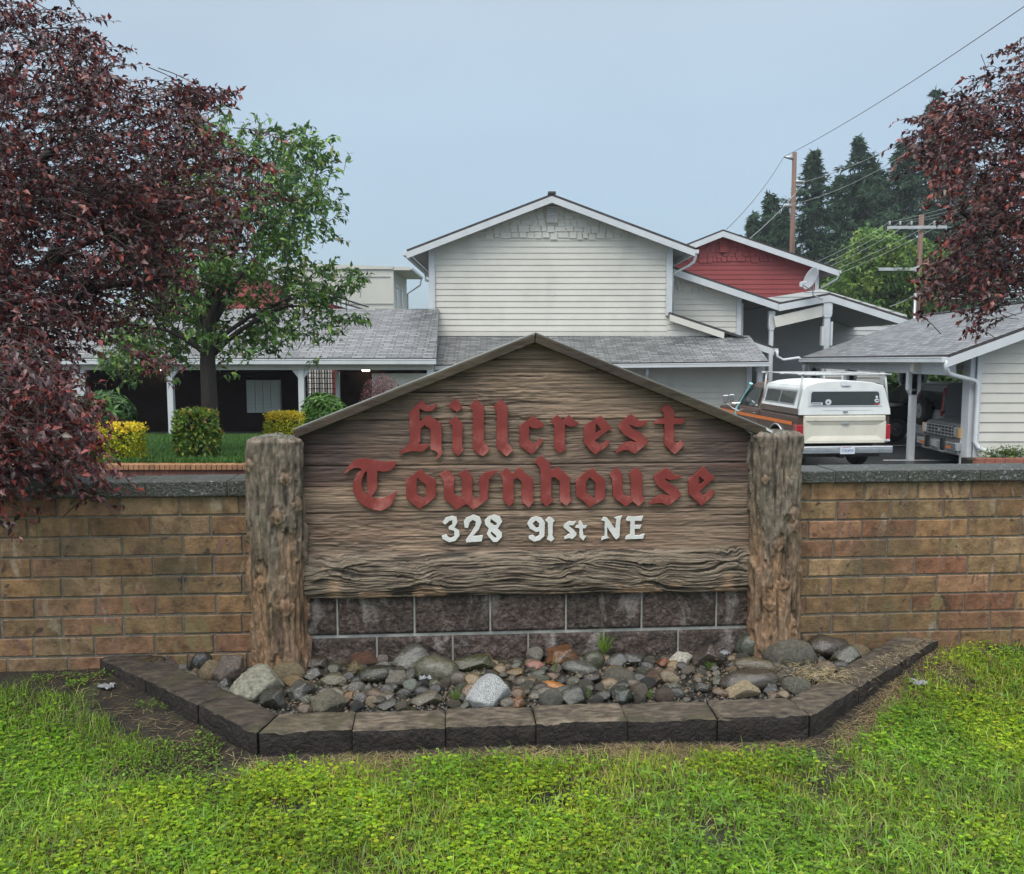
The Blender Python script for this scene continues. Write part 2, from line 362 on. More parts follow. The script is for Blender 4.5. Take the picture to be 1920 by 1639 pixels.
def brick_wall(label, u0, u1, ztop, pitch, joint, cz0, cz1, cjoint, seed):
    rnd = random.Random(seed)
    t = thing('brick_wall', label, 'wall', (0, WY, 0), rotz=WA)
    b = MB()
    for r in range(11):
        z1 = ztop - r * pitch; z0 = z1 - pitch + .011; off = (r % 2) * .152 + rnd.uniform(-.012, .012)
        k = math.floor((u0 - joint) / .304) - 1
        while True:
            a = joint + off + k * .304; k += 1
            if a > u1: break
            x0 = max(a + .0055 + rnd.uniform(-.001, .001), u0); x1 = min(a + .2985, u1)
            if x1 - x0 < .02: continue
            c = rnd.choice(PAL); f = rnd.uniform(.8, 1.2)
            if seed == 1: f *= .88  # shade over the left wall painted into its brick colours
            f *= .88; c = (c[0] * f, c[1] * f, c[2] * f * 1.05); j = rnd.uniform(0, .004); e = .004
            if rnd.random() < (.03 if seed == 1 else .14): c = (.23 * f, .105 * f, .06 * f)
            y = -j; w0, w1 = z0 + rnd.uniform(-.002, .002), z1 + rnd.uniform(-.002, .002)
            # body with chamfered face
            vs = [(x0, .06, w0), (x1, .06, w0), (x1, .06, w1), (x0, .06, w1), (x0, y + e, w0), (x1, y + e, w0), (x1, y + e, w1), (x0, y + e, w1),
                  (x0 + e, y, w0 + e), (x1 - e, y, w0 + e), (x1 - e, y, w1 - e), (x0 + e, y, w1 - e)]
            fs = [(0, 1, 5, 4), (1, 2, 6, 5), (2, 3, 7, 6), (3, 0, 4, 7), (4, 5, 9, 8), (5, 6, 10, 9), (6, 7, 11, 10), (7, 4, 8, 11), (8, 9, 10, 11)]
            b.add(vs, fs, c)
    b.build('brickwork', brick_m, t, local=True)
    m = MB(); m.box((u0, .0045, -.35), (u1, .19, ztop + .004)); m.build('mortar_bed', mortar_m, t, local=True)
    k = math.floor((u0 - cjoint) / .408) - 1
    while True:
        a = cjoint + k * .408; k += 1
        if a > u1: break
        x0, x1 = max(a + .004, u0), min(a + .404, u1)
        if x1 - x0 < .03: continue
        s = MB(); s.box((x0, -.032, cz0), (x1, .215, cz1 + rnd.uniform(-.003, .003))); s.build('coping_stone', coping_m, t, local=True, bevel=.006)
    s = MB(); s.box((u0, -.020, cz0 + .002), (u1, .2, cz1 - .009)); s.build('coping_mortar', mortar_m, t, local=True)
    return t
brick_wall('tan brick garden wall with grey coping, left of the wooden sign under the purple tree', -6.5, -1.22, .918, .1045, -2.315, .922, 1.003, -1.87, 1)
brick_wall('tan brick garden wall with grey coping, right of the wooden sign below the truck', 1.42, 6.5, .952, .1055, 1.914, .955, 1.022, 1.745, 2)
# ================================================================ SIGN
sign = thing('entrance_sign', 'weathered wooden gabled sign with red and white lettering between two bark-covered log posts', 'sign', (0, WY, 0), rotz=WA)
wood_m = mat('weathered_board', ((.42, .38, .36), (1.1, 1.07, 1.02), (1.85, 1.78, 1.65)), scale=20, stretch=(.12, 1, 5), rough=.75, attr=True, bump=.8, bscale=46, bstretch=(.11, 1, 2.6), dist=.010, detail=12, distort=.15, bdetail=12,
             blot=[((.018, .012, .010), 18, (.09, 1, 5), .60, .655), ((.035, .024, .022), 7, (.2, 1, 4), .60, .72), ((.11, .055, .038), 4, (.25, 1, 3), .60, .74), ((.21, .18, .14), 6, (.15, 1, 5), .62, .72), ((.035, .024, .026), .9, (1, 1, 1.3), .56, .75)])
PK = wl(1003, 640, .03); BL = (-1.10, .598); 
topL = wl(560, 818, .03); topR = wl(1432, 815, .03)
poly = [(-1.12, .595), (1.35, .595), (1.35, topR[1]), (PK[0], PK[1]), (-1.12, topL[1])]
uu, zz = np.meshgrid(np.arange(-1.13, 1.365, .005), np.arange(.59, 1.73, .0045), indexing='ij')
jt = [1.475 + .0, 1.23, .985, .735]      # plank joints, 0.245 apart
jt = [wl(960, y, .03)[1] for y in (700, 787, 871, 958)]
d = .0025 * fbm(uu * 3, zz * 26, s=1, o=4) + .0035 * ridg(uu * 9, zz * 75 + 1.2 * vn(uu * 4, zz * 6), s=7) + .002 * fbm(uu * 30, zz * 120, s=8)
amp = .6 + .9 * sstep(-.2, .5, fbm(uu * 1.2, zz * 2, s=33))
d = d * np.where(zz > jt[0], .35, amp)
for q in jt + [wl(960, 910, .03)[1], wl(960, 832, .03)[1]]:
    ln = q + .0025 * vn(uu * 4, q * 9, s=3); wd = .003 if q in jt else .0016
    d -= .014 * np.exp(-((zz - ln) / wd) ** 2) * (1 if q in jt else .8 * sstep(0, .3, vn(uu * 1.1, q, s=5)))
Cc = mixc((.25, .185, .135), (.17, .128, .098), sstep(-.4, .4, fbm(uu * 2, zz * 4, s=12)))
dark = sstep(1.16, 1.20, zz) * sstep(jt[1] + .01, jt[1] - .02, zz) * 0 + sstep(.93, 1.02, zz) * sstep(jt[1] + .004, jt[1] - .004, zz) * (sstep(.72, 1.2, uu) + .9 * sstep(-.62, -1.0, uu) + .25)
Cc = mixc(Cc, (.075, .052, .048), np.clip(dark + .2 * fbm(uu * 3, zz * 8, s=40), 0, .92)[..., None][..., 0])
red = sstep(.1, .5, fbm(uu * 1.5, zz * 5, s=50)) * .28 * sstep(jt[1], jt[2], zz)
Cc = mixc(Cc, (.17, .085, .055), red)
cu = .5 * (uu[1:, 1:] + uu[:-1, :-1]); cz = .5 * (zz[1:, 1:] + zz[:-1, :-1])
mask = inpoly(cu.ravel(), cz.ravel(), poly).reshape(cu.shape)
board = gridmesh('sign_board', uu, -.03 - d, zz, wood_m, sign, Cc, mask)
mb = MB(); mb.prism([(p[0], -.018, p[1]) for p in poly], (0, .05, 0)); mb.build('board_backing', mat('board_back', ((.06, .045, .035), (.1, .08, .06)), scale=3, rough=.8), sign, local=True)
# cap boards along the two slopes
trim_m = mat('cap_board', ((.022, .015, .010), (.045, .031, .018), (.08, .058, .035)), scale=5, stretch=(.4, 1, 1), rough=.6, bump=.5, bscale=30, blot=[((.05, .05, .02), 3, (1, 1, 1), .5, .7)])
def P2(px, py, off): q = wl(px, py, off); return (q[0], q[1])
pk = P2(1005, 626, .10); pkb = P2(1003, 643, .10)
l0 = P2(549, 808, .10); l1 = P2(555, 822, .10); r0 = P2(1443, 806, .10); r1 = P2(1430, 819, .10)
for nm, pts in (('cap_board', [pk, l0, l1, pkb]), ('cap_board', [pk, pkb, r1, r0])):
    mb = MB(); s_ = -.0015 if pts[1] == l0 else .0015
    mb.prism([(p[0] + s_, -.10, p[1]) for p in pts], (0, .16, 0)); mb.build(nm, trim_m, sign, local=True, bevel=.004)
fl = MB(); wmetal = mat('white_flashing', ((.6, .63, .64), (.75, .77, .78)), scale=5, rough=.4)
for a, b in ((pk, r0), (pk, l0)):
    k = 1 if a is pk and b is r0 else .35
    fl.beam((a[0], -.03, a[1] + .0055), (b[0], -.03, b[1] + .0055), .12, .004)
fl.build('top_flashing', mat('grey_flashing', ((.2, .21, .19), (.35, .36, .33)), scale=4, rough=.5), sign, local=True)
fb = MB(); a = P2(1392, 803, .03); b = P2(1424, 824, .03)
fb.beam((a[0], -.062, a[1]), (b[0], -.062, b[1]), .01, .006); fb.beam((b[0] - .006, -.085, b[1] + .01), (b[0] - .012, -.085, b[1] - .014), .02, .018, up=(0, 1, 0))
c = P2(1437, 806, .1); fb.beam((c[0], -.09, c[1] + .004), (c[0] + .03, -.09, c[1] - .012), .03, .01)
fb.build('flashing_clip', wmetal, sign, local=True)
# log rail
LZ0, LZ1 = .372, .618
uu, tt = np.meshgrid(np.arange(-1.11, 1.33, .004), np.linspace(0, 1, 80), indexing='ij')
flow = .10 * vn(uu * 2.2, 0, s=61) + .05 * vn(uu * 5, tt * 2, s=62)
knots = [(wl(630, 1052)[0], .72), (wl(793, 1078)[0], .42), (wl(1075, 1052)[0], .72), (wl(1215, 1082)[0], .36), (wl(1360, 1050)[0], .72)]
bulge = .055 * np.sqrt(np.clip(1 - (2 * tt - 1) ** 2, 0, 1)) ** .7
kn = 0
for ku, kt in knots:
    rr = np.sqrt(((uu - ku) / .035) ** 2 + ((tt - kt) / .13) ** 2); rr = rr * (1 + .4 * fbm(uu * 40, tt * 9, s=90)); kn = kn + .013 * np.exp(-rr ** 2) + .005 * np.exp(-((rr - 1.15) / .3) ** 2); flow = flow + .12 * np.exp(-(rr / 2.4) ** 2) * np.sign(tt - kt + .001)
rd = ridg(uu * 3.5, (tt + flow) * 20, s=63, o=4)
dd = bulge + .0045 * rd + .004 * ridg(uu * 7, (tt + flow) * 24, s=64) + kn
zz = LZ0 + (LZ1 - LZ0) * tt + .008 * vn(uu * 6, tt, s=66) * (1 - tt)
rd2 = ridg(uu * 7, (tt + flow) * 24, s=64); Cc = mixc((.105, .08, .055), (.225, .178, .13), sstep(-.3, .6, rd)); Cc = mixc(Cc, (.025, .02, .015), np.clip(sstep(-.1, -.6, rd) + .8 * sstep(-.2, -.7, rd2), 0, .85)); Cc = mixc(Cc, (.16, .11, .085), sstep(.1, .5, fbm(uu * 3, tt * 2, s=67)) * .6)
sp = sstep(.12, .3, fbm(uu * 7, tt * 2.4, s=68)) * sstep(.34, .12, tt); Cc = mixc(Cc, (.42, .27, .17), sp * .9)
for ku in (knots[0][0], knots[4][0]): Cc = mixc(Cc, (.40, .27, .17), np.exp(-((uu - ku) / .03) ** 2) * sstep(.5, .4, tt) * .8)
logm = mat('log_rail', ((.5, .5, .5), (1.35, 1.35, 1.35)), scale=30, stretch=(.2, 1, 2.2), rough=.75, attr=True, bump=1, bscale=24, bstretch=(.25, 1, 2.5), dist=.012)
gridmesh('log_rail', uu, -.012 - dd, zz, logm, sign, Cc)
# split-face block base
blk_m = mat('split_face_block', ((.022, .016, .013), (.07, .053, .045), (.15, .12, .10)), scale=45, rough=.7, bump=1, bscale=60, dist=.02, attr=True,
            blot=[((.30, .26, .25), 70, (1, 1, 1), .66, .72), ((.36, .33, .31), 5.5, (1.3, 1, .8), .56, .74), ((.03, .028, .018), 3, (1, 1, 1), .58, .75)])
def blockface(u0, u1, z0, z1, parent, seed, v0=0.0, amp=.014):
    uu, zz = np.meshgrid(np.linspace(u0, u1, max(4, int((u1 - u0) / .006))), np.linspace(z0, z1, max(4, int((z1 - z0) / .006))), indexing='ij')
    ed = np.minimum(np.minimum(uu - u0, u1 - uu), np.minimum(zz - z0, z1 - zz)); e = sstep(0, .014, ed)
    d = (amp * .8 + amp * fbm(uu * 12, zz * 16, s=seed, o=5, g=.6)) * e
    c = mixc((.85, .85, .85), (1.2, 1.15, 1.15), sstep(-.4, .4, fbm(uu * 6, zz * 6, s=seed + 50)))
    return uu, -v0 - d, zz, c
base = MB(); base.box((-1.13, .004, -.3), (1.36, .19, .40)); base.build('block_mortar', mat('light_mortar', ((.26, .27, .25), (.44, .45, .41)), scale=14, rough=.8, bump=.6, bscale=60, dist=.006), sign, local=True)
jj = [-1.33, -.925, -.52, -.117, .291, .704, 1.117, 1.52]; j2 = [-1.13 + .01, -.72, -.318, .087, .497, .908, 1.315, 1.7]
for (js, z0, z1) in ((jj, .169, .392), (j2, -.06, .152), (jj, -.27, -.07)):
    for i in range(len(js) - 1):
        a, b = max(js[i] + .005, -1.13), min(js[i + 1] - .005, 1.36)
        if b - a < .03: continue
        U, D, Z, C = blockface(a, b, z0, z1, sign, int(a * 100) + 7000)
        gridmesh('base_block', U, D, Z, blk_m, sign, C)
# bark posts
bark_m = mat('cast_bark', ((.5, .5, .5), (.95, .95, .95), (1.5, 1.5, 1.5)), scale=34, stretch=(1.3, 1.3, .6), rough=.72, attr=True, bump=1, bscale=40, bstretch=(1, 1, .5), dist=.012, spec=.4)
def post(uc, vc, R0, ztop, seed, knots, lean=0.0):
    nt_, nz_ = 150, 300
    th, z = np.meshgrid(np.linspace(0, 2 * np.pi, nt_, endpoint=False), np.linspace(-.25, ztop, nz_), indexing='ij')
    cx, cy = np.cos(th), np.sin(th)
    rr = R0 * (1 + .07 * fbm(cx * 1.3, cy * 1.3, z * 1.6, s=seed) + .03 * fbm(cx * 3, cy * 3, z * 4, s=seed + 5))
    rr = rr * 1.0
    flowz = z * 3.2
    b1 = ridg(cx * 4.2, cy * 4.2, flowz, s=seed + 9, o=4); b2 = fbm(cx * 9, cy * 9, z * 12, s=seed + 12, o=4)
    plate = sstep(-.03, .03, fbm(cx * 2.2, cy * 2.2, z * 4.5, s=seed + 20))
    b3 = ridg(cx * 8, cy * 8, z * 6.5, s=seed + 60, o=4); rr = rr + .010 * b1 * (.4 + .6 * plate) + .006 * b2 + .012 * plate + .005 * b3
    kc = 0
    for (kth, kz, ks) in knots:
        q = np.sqrt((((th - kth + np.pi) % (2 * np.pi) - np.pi) * R0 / ks) ** 2 + ((z - kz) / (ks * 1.5)) ** 2)
        q = q * (1 + .45 * fbm(cx * 14, cy * 14, z * 16, s=seed + 71)); rr = rr + .012 * np.exp(-q ** 2) + .008 * np.exp(-((q - 1.1) / .25) ** 2) * np.sign(kz - z + .3 * ks); kc = kc + np.exp(-(q / 1.1) ** 2)
    top = sstep(ztop - .02, ztop, z)
    rr = rr * (1 - .16 * top ** 2)
    X = uc + cx * rr + lean * (z / ztop) * 1.0 + .012 * vn(z * 2, 0, s=seed + 3); Yl = -vc + cy * rr
    Z = z + .010 * top * vn(cx * 3, cy * 3, s=seed)
    g = sstep(.35, 1.05, z + .35 * fbm(cx * 2, cy * 2, z * 2.5, s=seed + 30))
    C = mixc((.25, .155, .09), (.175, .145, .11), np.clip(g + .25 * plate, 0, 1))
    C = mixc(C, (.33, .20, .115), np.clip((1 - plate) * (1 - g) * .8 * sstep(-.2, .3, b2), 0, 1) * .8)
    C = mixc(C, (.03, .026, .02), np.clip(sstep(.1, -.5, b1) * .7 + sstep(-.1, -.6, b3) * .6, 0, .9)); C = C * (1 + .35 * fbm(cx * 12, cy * 12, z * 22, s=seed + 81)[..., None]); C = mixc(C, (.10, .105, .06), sstep(.2, .5, fbm(cx * 2, cy * 2, z * 1.2, s=seed + 44)) * .25)
    C = mixc(C, (.25, .15, .085), np.clip(kc, 0, 1) * .6)
    # cap rings
    n = 14; Xs = [X]; Ys = [Yl]; Zs = [Z]; Cs = [C]
    xe, ye, ze = X[:, -1:], Yl[:, -1:], Z[:, -1:]
    for i in range(1, n + 1):
        f = 1 - i / n; a = np.linspace(0, 2 * np.pi, nt_, endpoint=False)[:, None]
        x = uc + lean + (xe - uc - lean) * f; y = -vc + (ye + vc) * f
        Xs.append(x); Ys.append(y); Zs.append(ze + .012 * (1 - f) + .010 * fbm(x * 30, y * 30, s=seed + 2)); Cs.append(mixc((.16, .155, .12), (.09, .085, .065), sstep(-.3, .3, fbm(x * 25, y * 25, s=seed))))
    return gridmesh('log_post', np.hstack(Xs), np.hstack(Ys), np.hstack(Zs), bark_m, sign, np.hstack(Cs), close_u=True)
fa = -math.pi / 2
pz = wl(515, 822, .1)[1]
post(-1.215, .04, .132, pz, 100, [(fa - .9, 1.10, .022), (fa + .45, 1.03, .02), (fa + .2, .84, .025), (fa - .5, .50, .025), (fa + .9, .9, .02), (fa + .4, .38, .03)], .012)
pz = wl(1465, 812, .1)[1]
post(1.415, .04, .125, pz, 300, [(fa + .5, .82, .022), (fa + .55, .75, .016), (fa - .1, .66, .022), (fa - .45, .33, .02), (fa + 1.1, .5, .02), (fa - .6, 1.0, .015), (fa + .1, .45, .02)], -.012)
# letters
def A_(p): return [(620 + x / 5.0526, 730 + y / 5.0526) for x, y in p]
def B_(p): return [(980 + x / 5.0526, 730 + y / 5.0526) for x, y in p]
LET = [
 ('r', 'h of the upper line', A_, [(868,100),(890,135),(925,162),(960,160),(985,142),(1012,140),(990,175),(960,203),(925,208),(890,203),(860,190),(840,180),(843,310),(880,275),(930,250),(1000,295),(1050,330),(1050,560),(1062,605),(1045,630),(995,665),(1010,640),(1020,610),(995,585),(950,570),(948,380),(890,335),(852,375),(850,490),(822,518),(870,522),(930,515),(910,560),(880,588),(830,590),(770,585),(720,595),(650,618),(680,570),(730,530),(755,510),(748,215),(800,160)], []),
 ('r', 'dot over the i', A_, [(1185,90),(1200,115),(1245,155),(1235,185),(1200,215),(1180,200),(1145,185),(1120,155),(1150,115)], []),
 ('r', 'i of the upper line', A_, [(1180,258),(1215,290),(1250,330),(1243,530),(1258,575),(1235,605),(1205,632),(1180,610),(1155,580),(1155,350),(1120,315),(1150,285)], []),
 ('r', 'first l of the upper line', A_, [(1380,95),(1415,130),(1450,162),(1450,495),(1475,530),(1503,572),(1475,610),(1445,632),(1405,620),(1350,565),(1348,210),(1318,155),(1350,130)], []),
 ('r', 'second l of the upper line', A_, [(1610,92),(1640,125),(1675,165),(1675,510),(1700,540),(1727,575),(1700,605),(1668,635),(1630,605),(1572,555),(1575,215),(1545,165),(1580,130)], []),
 ('r', 'c of the upper line', B_, [(95,258),(125,275),(165,300),(205,335),(185,360),(140,372),(95,368),(60,348),(58,480),(105,525),(145,490),(165,462),(190,490),(175,520),(130,570),(90,618),(50,595),(-25,530),(-30,355),(20,310)], []),
 ('r', 'r of the upper line', B_, [(330,245),(350,265),(385,295),(405,280),(440,245),(470,280),(530,320),(500,350),(445,352),(400,330),(398,530),(412,560),(380,590),(348,608),(315,575),(300,555),(300,345),(268,300),(290,275)], []),
 ('r', 'first e of the upper line', B_, [(740,250),(770,280),(840,370),(780,410),(680,485),(730,530),(800,485),(830,495),(790,545),(685,620),(640,575),(580,505),(585,345),(660,300)], [[(690,315),(745,380),(720,400),(688,425)]]),
 ('r', 's of the upper line', B_, [(1030,235),(1070,275),(1110,300),(1150,300),(1190,295),(1160,330),(1120,355),(1080,358),(1005,330),(1030,370),(1130,420),(1180,480),(1180,515),(1120,565),(1055,610),(1010,580),(970,572),(885,605),(910,555),(960,505),(1020,495),(1090,508),(1050,480),(960,430),(905,355),(950,295)], []),
 ('r', 't of the upper line', B_, [(1375,138),(1400,165),(1430,200),(1438,278),(1540,278),(1510,328),(1430,328),(1435,490),(1460,520),(1500,490),(1530,515),(1500,560),(1440,615),(1400,580),(1345,525),(1345,328),(1240,325),(1275,285),(1345,275),(1340,230),(1310,190),(1345,158)], []),
 ('r', 'capital T of the lower line', A_, [(135,800),(170,730),(210,685),(250,660),(340,655),(420,675),(520,690),(628,680),(600,740),(560,770),(500,780),(440,770),(442,940),(420,970),(385,1020),(430,1040),(500,1030),(560,1005),(628,965),(600,1050),(560,1110),(480,1150),(400,1140),(310,1100),(250,1040),(215,970),(215,880),(250,800),(300,760),(270,745),(220,745),(180,765)], [[(345,770),(320,790),(300,840),(290,900),(310,970),(350,1015)]]),
 ('r', 'first o of the lower line', A_, [(852,760),(880,790),(940,830),(995,855),(993,1020),(920,1080),(840,1135),(780,1085),(720,1030),(715,860),(790,805)], [[(815,835),(905,905),(905,1015),(875,1040),(815,995)]]),
 ('r', 'w of the lower line', A_, [(1100,765),(1130,785),(1168,830),(1165,995),(1215,1020),(1245,1030),(1250,860),(1215,800),(1280,760),(1310,790),(1340,825),(1340,1010),(1385,1055),(1415,1010),(1405,850),(1450,795),(1520,775),(1590,770),(1540,810),(1500,850),(1490,1035),(1430,1090),(1350,1140),(1285,1085),(1195,1140),(1140,1090),(1075,1035),(1075,880),(1035,805)], []),
 ('r', 'n of the lower line', A_, [(1668,750),(1700,785),(1728,800),(1790,740),(1830,785),(1915,850),(1915,1025),(1930,1055),(1875,1120),(1850,1095),(1812,1065),(1812,880),(1770,835),(1730,855),(1732,1070),(1690,1112),(1660,1080),(1635,1050),(1632,850),(1603,800),(1635,770)], []),
 ('r', 'h of the lower line', B_, [(180,632),(220,665),(262,715),(268,775),(335,740),(380,780),(448,840),(443,1010),(467,1052),(410,1105),(370,1070),(355,1060),(352,870),(300,832),(270,840),(268,1020),(290,1050),(228,1112),(175,1060),(175,800),(165,745),(115,685),(150,650)], []),
 ('r', 'second o of the lower line', B_, [(665,745),(700,790),(778,850),(780,1035),(700,1080),(635,1120),(580,1060),(508,1015),(505,860),(580,800)], [[(632,830),(690,880),(688,1045),(600,985),(600,870)]]),
 ('r', 'u of the lower line', B_, [(890,745),(930,785),(943,800),(945,990),(1000,1022),(1025,1010),(1028,850),(1008,800),(1072,740),(1100,770),(1130,795),(1130,1010),(1160,1045),(1095,1108),(1045,1060),(975,1112),(920,1065),(858,1020),(848,850),(825,805)], []),
 ('r', 's of the lower line', B_, [(1365,745),(1400,775),(1440,815),(1508,822),(1470,850),(1400,860),(1338,838),(1370,880),(1450,930),(1498,985),(1495,1010),(1440,1060),(1375,1105),(1330,1080),(1280,1075),(1198,1088),(1240,1035),(1310,1000),(1400,1010),(1350,970),(1270,910),(1235,825),(1300,780)], []),
 ('r', 'e of the lower line', B_, [(1710,732),(1750,780),(1820,835),(1670,965),(1715,1010),(1795,950),(1818,965),(1790,1020),(1695,1105),(1640,1050),(1575,995),(1570,850),(1640,800)], [[(1668,820),(1725,865),(1700,890),(1668,910)]]),
 ('w', 'white 3', A_, [(1150,1200),(1190,1210),(1200,1260),(1170,1310),(1215,1340),(1220,1385),(1180,1435),(1120,1448),(1060,1415),(1055,1390),(1095,1375),(1110,1400),(1140,1412),(1175,1390),(1170,1340),(1120,1325),(1120,1305),(1155,1280),(1155,1240),(1125,1245),(1085,1282),(1062,1260),(1090,1220)], []),
 ('w', 'white 2', A_, [(1355,1190),(1410,1210),(1430,1260),(1400,1330),(1340,1395),(1440,1385),(1430,1440),(1285,1450),(1282,1430),(1340,1350),(1375,1290),(1375,1250),(1345,1235),(1315,1260),(1300,1312),(1270,1310),(1262,1250),(1290,1215)], []),
 ('w', 'white 8', A_, [(1550,1190),(1600,1205),(1625,1250),(1595,1300),(1580,1320),(1620,1360),(1620,1400),(1575,1445),(1540,1445),(1500,1400),(1480,1370),(1500,1320),(1465,1280),(1462,1240),(1500,1205)], [[(1515,1225),(1575,1265),(1575,1285),(1555,1295),(1510,1260)],[(1520,1345),(1570,1385),(1575,1410),(1555,1410),(1515,1370)]]),
 ('w', 'white 9', B_, [(130,1205),(180,1220),(210,1260),(205,1390),(160,1430),(110,1442),(60,1415),(60,1390),(95,1380),(125,1405),(160,1380),(160,1345),(125,1350),(70,1320),(45,1270),(80,1220)], [[(125,1240),(160,1270),(155,1310),(130,1315),(92,1275)]]),
 ('w', 'white 1', B_, [(250,1208),(285,1225),(300,1245),(285,1265),(282,1390),(300,1415),(268,1442),(230,1420),(245,1385),(240,1265),(215,1240)], []),
 ('w', 'small white s', B_, [(440,1250),(480,1255),(505,1250),(480,1285),(430,1290),(480,1330),(510,1365),(505,1385),(470,1418),(440,1408),(395,1420),(400,1395),(440,1370),(460,1385),(440,1350),(390,1310),(395,1280)], []),
 ('w', 'small white t', B_, [(545,1245),(565,1265),(568,1290),(608,1290),(595,1315),(568,1318),(575,1390),(600,1390),(575,1432),(540,1400),(540,1318),(498,1310),(510,1290),(535,1285),(530,1260)], []),
 ('w', 'white capital N', B_, [(745,1240),(770,1210),(800,1220),(880,1330),(890,1230),(868,1215),(940,1198),(925,1235),(915,1400),(885,1422),(860,1395),(800,1300),(800,1395),(820,1405),(770,1420),(745,1432),(755,1400),(780,1390),(780,1250)], []),
 ('w', 'white capital E', B_, [(975,1240),(1000,1205),(1060,1210),(1140,1200),(1125,1245),(1060,1245),(1060,1290),(1125,1285),(1110,1320),(1060,1320),(1060,1385),(1110,1385),(1155,1370),(1140,1415),(970,1420),(985,1390),(1020,1375),(1022,1250)], []),
]
red_m = mat('red_lettering', ((.18, .032, .027), (.225, .042, .036), (.30, .075, .065)), scale=7, rough=.5, bump=.25, bscale=25, dist=.006, attr=False, spec=.35, blot=[((.42, .15, .13), 5, (1, 1, .5), .54, .68), ((.16, .035, .03), 9, (1.5, 1, .3), .58, .75), ((.10, .05, .035), 30, (1, 1, 1), .66, .7)])
wht_m = mat('white_lettering', ((.60, .61, .58), (.74, .75, .72)), scale=9, rough=.45, bump=.3, bscale=30, dist=.006)
def curve_mesh(name, loops, depth):
    cu = bpy.data.curves.new(name, 'CURVE'); cu.dimensions = '2D'; cu.fill_mode = 'BOTH'; cu.extrude = depth / 2; cu.bevel_depth = .0012; cu.bevel_resolution = 0
    for lp in loops:
        s = cu.splines.new('POLY'); s.points.add(len(lp) - 1); s.use_cyclic_u = True
        for i, p in enumerate(lp): s.points[i].co = (p[0], p[1], 0, 1)
    o = bpy.data.objects.new(name, cu); me = bpy.data.meshes.new_from_object(o); bpy.data.objects.remove(o); bpy.data.curves.remove(cu); me.name = name
    return me
for kind, lab, T, ol, holes in LET:
    off = .052 if kind == 'r' else .046
    loops = []
    for lp in [ol] + holes:
        q = T(lp); res = []
        for i in range(len(q)):     # hand-cut, slightly ragged outline
            a, b = q[i], q[(i + 1) % len(q)]; Ln = math.hypot(b[0] - a[0], b[1] - a[1]); n = max(1, int(Ln / 3.2))
            for k in range(n):
                t = k / n; j = .28 if k else 0
                res.append((a[0] + (b[0] - a[0]) * t + random.uniform(-j, j), a[1] + (b[1] - a[1]) * t + random.uniform(-j, j)))
        loops.append([wl(x, y, off) for x, y in res])
    cx = sum(p[0] for p in loops[0]) / len(loops[0]); cz = sum(p[1] for p in loops[0]) / len(loops[0])
    me = curve_mesh('letter', [[(p[0] - cx, p[1] - cz) for p in lp] for lp in loops], .010 if kind == 'r' else .007)
    me.materials.append(red_m if kind == 'r' else wht_m)
    o = link(bpy.data.objects.new('letter', me)); o.parent = sign
    o.location = (cx, -off + .003, cz); o.rotation_euler = (R(90) + random.uniform(-.02, .03), 0, random.uniform(-.02, .02)); o['label'] = ('red ' if kind == 'r' and 'dot' not in lab else '') + lab
